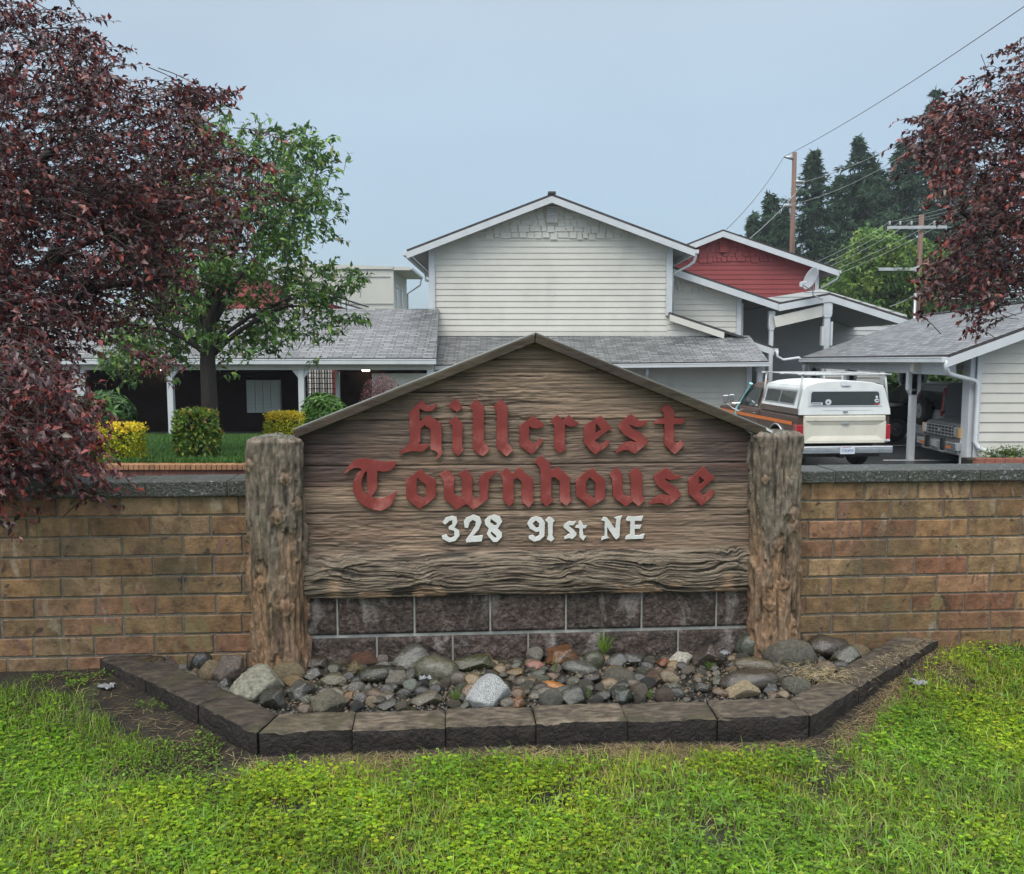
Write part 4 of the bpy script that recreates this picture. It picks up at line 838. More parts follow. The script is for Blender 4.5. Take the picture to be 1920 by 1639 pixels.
# broad-leaved lawn weeds
u, v = lawnpts(2600, .08, .3); P = onlawn(u, v); n = len(P); k = 7; P = np.repeat(P, k, 0); a = np.tile(np.arange(k) * .9, n) + np.repeat(RNG.uniform(0, 6, n), k); D = np.stack([np.cos(a), np.sin(a), RNG.uniform(.2, 1.1, n * k)], 1)
V, F, C = leafmesh(P + [0, 0, .012], D, np.tile([0, 0, 1.0], (n * k, 1)) + RNG.normal(0, .2, (n * k, 3)), RNG.uniform(.025, .055, n * k), RNG.uniform(.006, .013, n * k), palette(n * k, [(.20, .38, .06), (.28, .44, .08), (.14, .28, .06)], [3, 2, 2], .2), .25, .2); o = npmesh('broadleaf_weeds', V, F, M['grass'], None, C); tag(o, kind='stuff')
# litter
plm = mat('crumpled_plastic', ((.16, .17, .19), (.34, .36, .38)), scale=20, rough=.25, bump=.6)
for (px, py, s, z0, lab) in ((1359, 1226, .024, .09, 'small white paper scrap standing beside the dark brown wet wedge rock'), (200, 1291, .038, .0, 'crumpled clear plastic lying on the dark soil left of the edging'), (1722, 1284, .038, -.02, 'crumpled grey plastic bag scrap on the soil right of the edging'), (797, 1274, .028, .07, 'small crumpled silver foil among the stones left of the feathery weed')):
    u, v = wlz(px, py, z0); p = w2(u, v, z0); nx_ = 9; mb = MB(); vs = [(p.x + (i / 8 - .5) * s * 2 + RNG.normal(0, s * .1), p.y + (j / 8 - .5) * s * 1.3, p.z + s * .35 + RNG.normal(0, s * .16)) for i in range(nx_) for j in range(nx_)]
    mb.add(vs, [(i * nx_ + j, (i + 1) * nx_ + j, (i + 1) * nx_ + j + 1, i * nx_ + j + 1) for i in range(8) for j in range(8)]); o = mb.build('litter', plm); tag(o, lab, 'litter'); sd = o.modifiers.new('t', 'SOLIDIFY'); sd.thickness = .001
# weeds
def weed(px, py, h, n, label, col, wid=.6, lf=.02, z0=.0, name='weed', v_off=0, base=None):
    u, v = wlz(px, py, z0) if base is None else base; p = w2(u, v, z0)
    t = thing(name, label, 'weed', p)
    a = RNG.uniform(0, 2 * np.pi, n); r = RNG.uniform(0, 1, n) * wid; D = np.stack([np.cos(a) * r, np.sin(a) * r, np.ones(n)], 1); D = norm(D)
    L_ = h * RNG.uniform(.5, 1.05, n); mb = MB(); Ps, Ds = [], []
    for i in range(n):
        q = Vector(D[i]) * L_[i]; mb.tube([p, p + q * .5, p + q + Vector((0, 0, -.1 * h * r[i]))], [.0012, .001, .0004], 3, (.2, .3, .06), cap=False)
        for s in range(9): Ps.append(np.array(p + q * (.25 + .75 * s / 9)) + RNG.normal(0, .001, 3)); Ds.append(D[i] * .6 + RNG.normal(0, .7, 3))
    Ps, Ds = np.array(Ps), np.array(Ds); k = len(Ps)
    V, F, C = leafmesh(Ps, Ds, RNG.normal(size=(k, 3)), RNG.uniform(.5, 1.1, k) * lf, np.full(k, lf * .09), palette(k, [col], [1], .25), .1, .1)
    npmesh('foliage', V, F, M['grass'], t, C); mb.build('stem', M['grass'], t)
weed(1132, 1228, .145, 34, 'bright green feathery weed growing at the block base right of the sign centre', (.20, .36, .035), .75, .022, .04)
weed(855, 1318, .085, 26, 'grey-green feathery weed left of the speckled granite boulder', (.14, .22, .06), .8, .02, .02)
weed(1040, 1262, .10, 10, 'thin grass tuft behind the orange stone', (.15, .26, .05), .35, .012, .04)
weed(1103, 1310, .07, 12, 'thin grass tuft on the edging right of the dark layered stone', (.14, .26, .04), .3, .008, .03)
weed(1218, 1312, .07, 16, 'thin grass tuft on the edging right of the black-green rock', (.17, .28, .05), .5, .008, .03)
weed(1330, 1255, .06, 20, 'low feathery weed in the right part of the bed', (.11, .19, .05), .9, .014, .03)
weed(1157, 1385, .13, 9, 'tall grass tuft growing in the lawn in front of the edging', (.13, .22, .06), .25, .01, -.1)
# ================================================================ TREES
def tree(name, label, cat, loc, polys, llen, lwid, nleaf, twig, cols, wts, droop, outward, limbs, trunk, group=None, tipcol=None, curl=.3, spread=.9, bark='bark', seed=1, mingap=None):
    """polys: list of (photo outline, depth near, depth far, number of twigs): the crown volume is measured from the photograph"""
    global RNG
    t = thing(name, label, cat, loc, group); B = []
    for poly, y0, y1, n in polys:
        q = polypts(n * 2, poly); Y = RNG.uniform(y0, y1, len(q)); P = npat(q, Y)
        keep = (fbm(P[:, 0] * 1.6, P[:, 1] * 1.6, P[:, 2] * 1.6, s=seed) > (-.12 if mingap is None else mingap)) | (n < 100)
        P = P[keep][:n]
        if n > 100: k_ = 4; P = np.repeat(P[:max(1, n // k_)], k_, 0); P = P + RNG.normal(0, llen * 1.7, P.shape)
        B.append(P)
    B = np.vstack(B); c = np.array(loc) + np.array(outward[0]); d = norm(B - c) * .8 + RNG.normal(0, .45, B.shape) + np.array(outward[1]); d = norm(d)
    B0 = B - d * twig * .75
    P, D, Nn, Ls, Ws, L_, tips = sprays(B0, d, twig, nleaf, llen, lwid, cols, droop, spread)
    clump = np.repeat(RNG.uniform(.7, 1.25, len(B0)), nleaf)[:, None]
    C = palette(len(P), cols, wts, .22) * clump
    if tipcol is not None:
        m_ = tips & (RNG.uniform(0, 1, len(P)) < .6); C[m_] = np.array(tipcol) * RNG.uniform(.7, 1.3, (m_.sum(), 1))
    V, F, C = leafmesh(P, D, Nn, Ls, Ws, C, curl, .2); npmesh('crown', V, F, M['leafplum' if 'plum' in name else 'leaf'], t, C)
    mb = MB(); twigmesh(mb, B0, d, L_, droop, r=.0022 * (llen / .05) ** .5); mb.build('twig', M[bark], t)['kind'] = 'stuff'
    tb = MB(); base = Vector(loc)
    tb.tube([base + Vector(v) for v in trunk[0]], trunk[1], 12); 
    tb.build('trunk', M[bark], t, smooth=True)
    for p, q, r0, r1 in limbs:
        lb = MB(); pts = limb(lb, base + Vector(p), q, r0, r1)
        for k in range(3, len(pts)):
            i = int(np.argmin(np.linalg.norm(B0 - np.array(pts[k]), axis=1) + RNG.uniform(0, .5, len(B0))))
            for ii in np.argsort(np.linalg.norm(B0 - np.array(pts[k]), axis=1))[:24:6]: limb(lb, pts[k], B0[ii], min(r0 * .2, .012), .003, .06, 4)
        lb.build('branch', M[bark], t, smooth=True)
    return t
PLUM = [(.085, .021, .027), (.055, .018, .024), (.14, .032, .033), (.035, .013, .018), (.23, .05, .038), (.08, .055, .035)]
PW = [5, 5, 3, 3, 1.3, .8]
LP = [(-40,-30),(60,-20),(110,5),(160,-5),(215,0),(190,60),(215,85),(200,130),(250,145),(258,165),(310,165),(335,158),(395,190),(400,240),(450,250),(455,270),(485,290),(497,345),(465,350),(440,440),(400,470),(390,530),(350,560),(325,600),(300,590),(280,600),(230,610),(190,640),(150,640),(130,680),(100,700),(130,740),(165,790),(170,830),(150,860),(150,900),(120,880),(100,860),(60,880),(-40,930)]
def lb(px, py, Y): return at(px, py, Y)
tree('plum_tree', 'purple-leaved plum tree overhanging the brick wall at the left edge of the picture', 'tree', (-4.3, 6.2, -.85),
     [(LP, 4.7, 7.6, 1500), ([(-40,-30),(60,-20),(150,30),(260,170),(330,260),(330,420),(250,560),(120,640),(-40,700)], 4.8, 7.4, 750), ([(-40,300),(300,300),(330,560),(150,640),(80,720),(-40,720)], 4.4, 7.0, 450),
      ([(-40,700),(80,690),(130,750),(165,800),(170,840),(150,890),(100,860),(60,870),(40,920),(-40,935)], 3.75, 4.7, 420),
      ([(300,160),(335,155),(440,156),(442,168),(380,178),(340,190)], 5.6, 5.8, 22), ([(250,640),(310,650),(330,700),(290,690)], 5.0, 5.3, 9), ([(150,870),(215,880),(212,940),(190,900)], 4.2, 4.3, 4), ([(400,350),(420,340),(425,440),(410,440)],5.6,5.9,14)],
     .044, .022, 14, .26, PLUM, PW, .25, ((0, 0, 2.0), (.75, -.1, -.15)),
     [((0, 0, 1.6), lb(150, 250, 5.8), .07, .02), ((0, 0, 1.7), lb(260, 420, 5.6), .06, .015), ((0, 0, 1.5), lb(60, 650, 4.8), .05, .012), ((0, 0, 1.9), lb(60, 80, 6.2), .06, .015), ((0, 0, 1.8), lb(420, 300, 6.2), .05, .01), ((0, 0, 1.4), lb(100, 800, 4.3), .035, .006), ((0,0,1.6), lb(330, 520, 5.9), .05, .01)],
     ([(0, 0, 0), (.05, 0, .8), (0, .03, 1.5), (.1, 0, 2.2)], [.15, .12, .11, .08]), tipcol=(.24, .05, .04), seed=31, mingap=-.04)
RP = [(1960,70),(1890,92),(1855,108),(1858,120),(1880,140),(1885,160),(1800,168),(1740,200),(1692,235),(1692,260),(1720,290),(1715,310),(1760,330),(1755,360),(1795,400),(1770,430),(1790,470),(1760,500),(1720,510),(1692,550),(1720,558),(1755,540),(1770,565),(1805,560),(1805,600),(1830,608),(1850,590),(1870,560),(1900,540),(1960,515)]
tree('plum_tree', 'purple-leaved plum tree reaching in over the carport roof at the right edge of the picture', 'tree', (6.4, 7.6, -.85),
     [(RP, 6.2, 8.6, 880), ([(1945,60),(2100,-40),(2350,-20),(2420,300),(2300,560),(1945,540)], 6.0, 9.0, 520)], .052, .026, 13, .27, PLUM, PW, .35, ((0, 0, 2.0), (-.6, -.1, -.25)),
     [((0, 0, 2.4), lb(1850, 250, 7.2), .06, .015), ((0, 0, 2.2), lb(1800, 400, 7.0), .05, .012), ((0, 0, 2.0), lb(1780, 520, 7.3), .05, .01), ((0, 0, 2.1), lb(1880, 350, 7.4), .05, .01)],
     ([(0, 0, 0), (-.05, 0, 1), (0, .03, 2), (-.1, 0, 2.8)], [.16, .13, .11, .08]), tipcol=(.24, .05, .035), seed=47, mingap=-.22)
GP = [(385,170),(410,178),(402,215),(440,192),(460,218),(500,215),(540,240),(555,232),(600,262),(600,290),(580,300),(610,330),(600,370),(638,385),(620,410),(585,440),(612,462),(600,480),(560,490),(600,520),(560,560),(600,600),(600,640),(560,640),(500,630),(440,650),(400,650),(350,660),(320,680),(280,660),(200,680),(190,640),(230,600),(230,400),(340,260)]
G2 = [(600,480),(640,490),(690,492),(690,512),(650,545),(640,570),(708,588),(700,600),(640,590),(640,650),(610,640),(600,600),(580,540)]
tb_ = at(392, 760, 14.0); tb_.z = -.1
tree('cherry_tree', 'green-leaved cherry tree with a dark trunk standing before the mailboxes', 'tree', tuple(tb_),
     [(GP, 12.6, 15.6, 1350), (G2, 13.6, 14.6, 60)],
     .115, .050, 12, .42, [(.09, .19, .045), (.06, .14, .045), (.14, .27, .05), (.22, .35, .06), (.26, .26, .08)], [5, 4, 3, 1.2, .8], .35, ((0, 0, 1.2), (.15, 0, .35)),
     [((.05, 0, 2.0), at(500, 330, 14.2), .08, .02), ((0.02, 0, 2.3), at(420, 280, 14), .09, .02), ((.03, 0, 1.65), at(600, 575, 14), .05, .012), ((0, 0, 2.1), at(300, 420, 13.8), .06, .02), ((0, 0, 1.7), at(260, 620, 13.8), .05, .012), ((.04, 0, 2.1), at(570, 420, 14.4), .06, .015), ((.02, 0, 1.8), at(650, 560, 14), .04, .01)],
     ([(0, 0, -.1), (0, 0, .3), (.01, 0, .9), (.0, 0, 1.6), (.04, 0, 2.1), (.02, 0, 2.6)], [.16, .135, .125, .12, .11, .07]), seed=61, curl=.35, spread=.7, mingap=-.08)
# ---------------------------------------------------------------- shrubs
def shrub(name, label, c, size, n, ll, lw, cols, wts, boxy=.0, group=None, rosette=False, topcol=None):
    c = Vector(c); t = thing(name, label, 'shrub', (c.x, c.y, c.z)); 
    if group: t['group'] = group
    d = norm(RNG.normal(size=(n, 3))); d[:, 2] = np.where(d[:, 2] < -.75, -d[:, 2], d[:, 2])
    if boxy: 
        mx = np.abs(d).max(1, keepdims=True); d2 = d / mx; d = d * (1 - boxy) + d2 * boxy * .86
    r = RNG.uniform(.72 if boxy > .15 else .2, 1.0, (n, 1)) ** .7 * (1 + (.28 if rosette else .12) * fbm(d[:, 0] * 2, d[:, 1] * 2, d[:, 2] * 2, s=int(abs(c.x * 100)))[:, None] * (1 - boxy))
    P = d * r * np.array(size) / 2 + np.array(c) + [0, 0, size[2] / 2]
    D = d * (.9 if not rosette else .6) + RNG.normal(0, .6, (n, 3)); C = palette(n, cols, wts, .25)
    if topcol is not None:
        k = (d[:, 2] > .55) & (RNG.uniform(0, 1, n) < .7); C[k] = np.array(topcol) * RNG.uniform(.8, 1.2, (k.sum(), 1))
    if rosette:
        P = np.repeat(P, 6, 0); a = np.tile(np.arange(6) * 1.05, n) + np.repeat(RNG.uniform(0, 6, n), 6); D0 = np.repeat(d, 6, 0)
        s1 = norm(np.cross(D0, RNG.normal(size=(1, 3)))); s2 = np.cross(D0, s1); D = D0 * .45 + s1 * np.cos(a)[:, None] + s2 * np.sin(a)[:, None]; C = np.repeat(C, 6, 0)
    k = len(P); V, F, C = leafmesh(P, D, np.repeat(d, k // n, 0) + RNG.normal(0, .3, (k, 3)), RNG.uniform(.7, 1.2, k) * ll, RNG.uniform(.8, 1.2, k) * lw, C, .2, .2)
    npmesh('foliage', V, F, M['leaf'], t, C)
    mb = MB()
    for i in range(9):
        a = i * .7; q = c + Vector((math.cos(a) * size[0] * .3, math.sin(a) * size[1] * .3, size[2] * .75)); mb.tube([c + Vector((0, 0, -.05)), c.lerp(q, .5) + Vector((0, 0, .03)), q], [.018, .012, .005], 5)
    mb.build('stem', M['bark'], t); return t
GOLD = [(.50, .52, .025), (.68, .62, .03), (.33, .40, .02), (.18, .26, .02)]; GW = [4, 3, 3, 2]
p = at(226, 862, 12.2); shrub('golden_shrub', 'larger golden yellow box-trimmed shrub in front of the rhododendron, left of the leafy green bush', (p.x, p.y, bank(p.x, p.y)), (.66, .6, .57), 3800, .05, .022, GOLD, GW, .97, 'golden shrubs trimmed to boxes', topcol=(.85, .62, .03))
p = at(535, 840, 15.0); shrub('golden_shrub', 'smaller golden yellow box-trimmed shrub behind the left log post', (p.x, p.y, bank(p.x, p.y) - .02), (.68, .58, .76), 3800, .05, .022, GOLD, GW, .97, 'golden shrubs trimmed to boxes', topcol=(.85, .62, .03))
p = at(371, 862, 12.6); shrub('leafy_bush', 'upright green bush with large leaves in front of the cherry tree trunk', (p.x, p.y, bank(p.x, p.y)), (.62, .58, .76), 1500, .085, .05, [(.10, .18, .022), (.19, .26, .03), (.06, .13, .02), (.28, .18, .04)], [4, 3, 3, .7], .85)
p = at(198, 820, 17); shrub('rhododendron', 'dark green rhododendron behind the larger golden shrub', (p.x, p.y, bank(p.x, p.y)), (1.02, .9, 1.02), 300, .20, .062, [(.05, .13, .03), (.07, .17, .03), (.035, .095, .025)], [4, 3, 3], .35, rosette=True)
p = at(607, 820, 17); shrub('rhododendron', 'bright mid-green rhododendron before the barred window', (p.x, p.y, bank(p.x, p.y)), (.84, .8, .98), 250, .18, .06, [(.09, .22, .03), (.14, .30, .035), (.06, .15, .03)], [4, 3, 3], .3, rosette=True)
p = at(716, 780, 19); shrub('barberry_bush', 'dusky pink barberry bush rising behind the left slope of the sign', (p.x, p.y, bank(p.x, p.y)), (1.0, .8, 1.46), 7500, .055, .010, [(.20, .075, .085), (.28, .12, .12), (.12, .05, .055)], [4, 3, 3], .1)
p = at(120, 850, 13); shrub('low_bush', 'low dark green bush left of the larger golden shrub, half under purple leaves', (p.x, p.y, bank(p.x, p.y)), (.9, .6, .35), 500, .10, .035, [(.03, .08, .03), (.05, .11, .03)], [1, 1], .1)
# bank grass
def bankblades(n, lo, hi):
    x = RNG.uniform(-10.5, .2, n); y = 11.65 + (RNG.uniform(0, 1, n) ** 1.4) * 12.5; P = np.stack([x, y, bank(x, y)], 1); h = RNG.uniform(lo, hi, n)[:, None]; a = RNG.uniform(0, 6.28, n); d = np.stack([np.cos(a), np.sin(a), np.zeros(n)], 1); s = np.stack([-np.sin(a), np.cos(a), np.zeros(n)], 1) * .009
    V = np.empty((n, 3, 3)); V[:, 0] = P - s; V[:, 1] = P + s; V[:, 2] = P + [0, 0, 1] * h + d * h * .6
    o = npmesh('bank_grass', V.reshape(-1, 3), np.arange(n * 3).reshape(-1, 3), M['grass'], None, np.repeat(palette(n, [(.045, .13, .02), (.06, .17, .022), (.035, .10, .02), (.11, .19, .03)], [3, 3, 2, 1], .25), 3, 0)); tag(o, kind='stuff')
bankblades(90000, .04, .10)
# brick planter kerb holding the bank
pk_ = thing('brick_planter_wall', 'low orange-brown brick wall holding up the lawn behind the grey coping', 'wall', (0, 11.5, 0))
rk = MB(); sd = MB(); rr_ = random.Random(5); x = -17.0
while x < .8:
    f = rr_.uniform(.8, 1.2); rk.box((x, 11.46, .115), (x + .060, 11.66, .182), (.33 * f, .17 * f, .085 * f)); x += .068
x = -17.0
while x < .8:
    f = rr_.uniform(.75, 1.15); sd.box((x, 11.50, -.1), (x + .098, 11.6, .108), (.19 * f, .075 * f, .05 * f)); x += .104
bm2 = mat('orange_brick', ((.75, .75, .75), (1.15, 1.15, 1.15)), scale=8, rough=.6, attr=True, bump=.3)
rk.build('rowlock_course', bm2, pk_, bevel=.003); sd.build('soldier_course', bm2, pk_, bevel=.003)
mm = MB(); mm.box((-17, 11.505, -.9), (.8, 11.64, .11)); mm.build('mortar_bed', mortar_m, pk_)
# ---------------------------------------------------------------- far trees
def conifer(px, ptop, pbase, Y, wpx, label, seed, tone=1.0):
    rnd = np.random.default_rng(seed); top = at(px, ptop, Y); b = at(px, pbase, Y); H = top.z - (-.9); Rm = wpx / 2 * Y / FPX
    t = thing('conifer', label, 'tree', (top.x, Y, -.9), 'dark conifers on the skyline'); mb = MB(); mb.tube([(top.x, Y, -.9), (top.x, Y, -.9 + H * .5), (top.x, Y, top.z - .1)], [.35, .22, .03], 7); mb.build('trunk', M['bark'], t)
    hv = H - (b.z + .9) + 2; zb = top.z - hv; n = int(190 * hv / 10 + 90); f = (np.floor(rnd.uniform(0, 1, n) ** .8 * hv / .55) * .55 + rnd.normal(0, .08, n)) / hv; f = np.clip(f, 0, 1); z = top.z - f * hv - .1; a = rnd.uniform(0, 6.283, n); rad = Rm * 2.1 * np.minimum(f * 1.1, 1) ** .85 * rnd.uniform(.45, 1.45, n) ** 1.3 * (1 + .4 * np.sin(a * 2 + f * 9 + seed)) + .12
    k = 20
    s = np.linspace(.12, 1, k)[None]; r = rad[:, None] * s; X = top.x + np.cos(a)[:, None] * r; Yy = Y + np.sin(a)[:, None] * r; Z = z[:, None] - .22 * r + .10 * r * s ** 2 * 1.5
    P = np.stack([X, Yy, Z], -1).reshape(-1, 3); P += rnd.normal(0, .06, P.shape); m = len(P)
    D = np.stack([np.cos(a)[:, None] * np.ones_like(s), np.sin(a)[:, None] * np.ones_like(s), -.4 * np.ones_like(r)], -1).reshape(-1, 3) + rnd.normal(0, .55, (m, 3))
    C = np.array([(.030, .072, .036)]) * rnd.uniform(.6, 1.5, (m, 1)) * tone
    P = np.repeat(P, 2, 0); D = np.repeat(D, 2, 0) + rnd.normal(0, .3, (2 * m, 3)); C = np.repeat(C, 2, 0); m *= 2
    V, F, C = leafmesh(P, D, rnd.normal(size=(m, 3)) + [0, 0, 1], rnd.uniform(.35, .75, m), rnd.uniform(.08, .2, m), C, .3, .1); npmesh('crown', V, F, M['leafdull'], t, C)
CON = [(1412, 400, 84, 46, 'small shadowy conifer left of the bare utility pole, just over the red roof'), (1445, 362, 84, 90, 'pointed conifer just left of the bare utility pole'), (1468, 392, 80, 60, 'conifer partly behind the bare utility pole'),
       (1526, 286, 82, 92, 'tall pointed conifer just right of the bare utility pole'), (1575, 330, 92, 90, 'ragged broad conifer between the two tallest pointed ones'), (1613, 258, 80, 100, 'tallest clearly seen conifer with a thin spire top in the middle of the grove'),
       (1655, 335, 88, 90, 'shorter conifer right of the tallest spire'), (1695, 262, 78, 120, 'broad bushy conifer above the crossarm pole'), (1755, 172, 84, 110, 'conifer whose thin tip pokes out above the right plum tree'), (1800, 240, 88, 130, 'conifer behind the middle of the right plum tree'), (1850, 330, 90, 130, 'conifer behind the right plum tree near the picture edge'),(1640,300,98,80,'faint conifer behind the shorter one')]
for i, (px, pt, Y, wp, lab) in enumerate(CON): conifer(px, pt, 640, Y, wp, lab, 40 + i, 1.0)
def fartree(name, label, poly, Y0, Y1, n, ll, cols, wts, base, seed, group=None):
    rnd = np.random.default_rng(seed); t = thing(name, label, 'tree', base, group); q = polypts(n, poly, rnd); Y = rnd.uniform(Y0, Y1, n); P = npat(q, Y)
    keep = fbm(P[:, 0] * .7, P[:, 1] * .7, P[:, 2] * .9, s=seed) > -.16; P = P[keep]; k = len(P); m = 9
    P = np.repeat(P, m, 0) + rnd.normal(0, .22, (k * m, 3)) * [1, 1, .55]; C = np.repeat(np.array(cols)[rnd.choice(len(cols), k, p=np.array(wts) / sum(wts))], m, 0) * rnd.uniform(.75, 1.25, (k * m, 1))
    V, F, C = leafmesh(P, rnd.normal(size=(k * m, 3)) + [0, -.3, -.4], rnd.normal(size=(k * m, 3)) * .6 + [0, -.3, 1], rnd.uniform(.6, 1.2, k * m) * ll, rnd.uniform(.5, 1, k * m) * ll * .7, C, .25, .15); npmesh('crown', V, F, M['leafdull'], t, C)
    mb = MB(); b = Vector(base); c = Vector(P.mean(0)); mb.tube([b, b.lerp(c, .5), c], [.25, .2, .1], 8)
    for i in range(0, k, max(1, k // 14)): limb(mb, b.lerp(c, .8), P[i * m], .08, .02, .08, 4)
    mb.build('trunk', M['bark'], t, smooth=True)
fartree('maple_tree', 'bright yellow-green maple behind the crossarm pole and the satellite dish', [(1600,455),(1620,425),(1650,432),(1680,440),(1710,450),(1760,460),(1785,480),(1790,520),(1740,560),(1800,600),(1700,605),(1640,580),(1545,545),(1560,520),(1555,500),(1580,480)], 50, 55, 1500, .34, [(.11, .21, .04), (.16, .27, .05), (.06, .135, .03), (.20, .29, .055)], [4, 3, 3, 1.5], (at(1680, 600, 52).x, 52, -.9), 71)
fartree('maple_tree', 'darker green maple low on the right behind the carport roof under the plum leaves', [(1700,560),(1760,520),(1850,500),(1870,560),(1890,590),(1800,600),(1710,610)], 55, 60, 900, .34, [(.045, .10, .03), (.07, .14, .035), (.03, .07, .02)], [4, 3, 2], (at(1800, 600, 58).x, 58, -.9), 72)
fartree('hedge', 'green hedge seen through the carport behind the parked cars', [(1640,670),(1830,670),(1830,800),(1640,800)], 33, 35, 900, .24, [(.04, .095, .02), (.07, .14, .03), (.03, .06, .015)], [4, 3, 2], (at(1740, 700, 34).x, 34, -.9), 73)
# ================================================================ BUILDINGS
def xlim(poly, z):
    xs = []
    for i in range(len(poly)):
        (x0, z0), (x1, z1) = poly[i], poly[(i + 1) % len(poly)]
        if (z0 - z) * (z1 - z) <= 0 and z0 != z1: xs.append(x0 + (x1 - x0) * (z - z0) / (z1 - z0))
    return (min(xs), max(xs)) if len(xs) >= 2 else None
def lapwall(name, parent, poly, Y, lap, m, th=.15, seed=0):
    """overlapping lap siding on a wall facing the camera side (-Y)"""
    mb = MB(); zs = [p[1] for p in poly]; z = min(zs); zt = max(zs); rnd = random.Random(seed + int(Y * 10))
    while z < zt - .01:
        z1 = min(z + lap, zt); a = xlim(poly, z + .0005); b = xlim(poly, z1 - .0005)
        if a and b:
            f = rnd.uniform(.97, 1.03); c = (f, f, f)
            mb.add([(a[0], Y - .030, z), (a[1], Y - .030, z), (b[1], Y - .006, z1), (b[0], Y - .006, z1), (a[0], Y, z), (a[1], Y, z)], [(0, 1, 2, 3), (4, 5, 1, 0)], c)
        z = z1
    mb.prism([(x, Y, z) for x, z in poly], (0, th, 0))
    return mb.build(name, m, parent)
def shakes(name, parent, poly, Y, row, m, seed=1):
    mb = MB(); rnd = random.Random(seed); zs = [p[1] for p in poly]; z = min(zs)
    while z < max(zs):
        a = xlim(poly, z + .01) or None
        if a:
            x = a[0]
            while x < a[1]:
                wd = rnd.choice((.18, .24, .24, .3, .36)); zb = z - rnd.choice((0, .02, .06)); x1 = min(x + wd - .0012 * Y, a[1]); lt = xlim(poly, min(z + row, max(zs) - .005)); 
                if x1 - x > .04: d_ = rnd.choice((.055, .068, .08)); mb.add([(x, Y - d_, zb), (x1, Y - d_, zb), (x1, Y - d_ + .03, z + row), (x, Y - d_ + .03, z + row), (x, Y, zb), (x1, Y, zb), (x1, Y, z + row), (x, Y, z + row)], [(0, 1, 2, 3), (4, 5, 1, 0), (0, 3, 7, 4), (1, 5, 6, 2), (2, 6, 7, 3)], (1, 1, 1))
                x += wd
        z += row
    return mb.build(name, m, parent)
def roof(name, parent, q, th=.07, m='roof'):
    """roof slab: q = eave a, eave b, ridge b, ridge a (counter-clockwise seen from above)"""
    q = [Vector(p) for p in q]; n = (q[1] - q[0]).cross(q[3] - q[0]).normalized()
    if n.z < 0: n = -n
    me = bpy.data.meshes.new(name); lo = [p - n * th for p in q]
    me.from_pydata(q + lo, [], [(0, 1, 2, 3), (7, 6, 5, 4), (0, 4, 5, 1), (1, 5, 6, 2), (2, 6, 7, 3), (3, 7, 4, 0)])
    me.materials.append(M[m]); me.materials.append(M['roofdark']); me.materials.append(M['soffit'])
    uv = me.uv_layers.new(name='UVMap'); ex = (q[1] - q[0]).normalized(); ey = n.cross(ex)
    for pl in me.polygons:
        pl.material_index = 0 if pl.index == 0 else (2 if pl.index == 1 else 1)
        for li in pl.loop_indices:
            v = (q + lo)[me.loops[li].vertex_index] - q[0]; uv.data[li].uv = (v.dot(ex), v.dot(ey))
    o = link(bpy.data.objects.new(name, me)); attach(o, parent); return o
def fascia(name, parent, a, b, h=.2, th=.03, m='white', drop=.07, dy=0):
    a = Vector(a) + Vector((0, dy, 0)); b = Vector(b) + Vector((0, dy, 0)); mb = MB()
    mb.prism([a - Vector((0, 0, drop)), b - Vector((0, 0, drop)), b - Vector((0, 0, drop + h)), a - Vector((0, 0, drop + h))], (0, th, 0)); return mb.build(name, M[m], parent)
def gutter(parent, a, b, s=.12):
    mb = MB(); a, b = Vector(a), Vector(b); mb.beam(a, b, s, s * .9); mb.beam(a + Vector((0, 0, s * .42)), b + Vector((0, 0, s * .42)), s * 1.16, s * .18); return mb.build('gutter', M['white'], parent, bevel=.008)
def spout(parent, path, r=.045): mb = MB(); mb.tube(path, r, 8); return mb.build('downspout', M['white'], parent, smooth=True)
def XZ(px, py, Y): p = at(px, py, Y); return (p.x, p.z)
def gable(name, parent, L_, Pk, R_, y0, y1, th=.07):
    """two roof planes meeting at a ridge that runs away from the viewer"""
    for a, lab in ((L_, 0), (R_, 1)):
        A = Vector(a); P = Vector(Pk); B = Vector((0, y1 - y0, 0))
        roof('roof', parent, [A + B, A, P, P + B] if lab == 0 else [A, A + B, P + B, P], th)
def vent(parent, px0, py0, px1, py1, Y, m):
    a = at(px0, py1, Y); b = at(px1, py0, Y); mb = MB(); Y -= .06; mb.box((a.x - .03, Y - .07, a.z - .03), (b.x + .03, Y + .06, b.z + .03)); k = 7
    o = mb.build('gable_vent', m, parent); lb_ = MB()
    for i in range(k):
        z = a.z + (b.z - a.z) * (i + .5) / k; lb_.add([(a.x, Y - .10, z - .03), (b.x, Y - .10, z - .03), (b.x, Y - .072, z + .02), (a.x, Y - .072, z + .02), (a.x, Y - .072, z - .03), (b.x, Y - .072, z - .03)], [(0, 1, 2, 3), (4, 5, 1, 0)])
    lb_.build('louvre', M['greywall'] if m == M['siding'] else m, o)
GZ = -.87
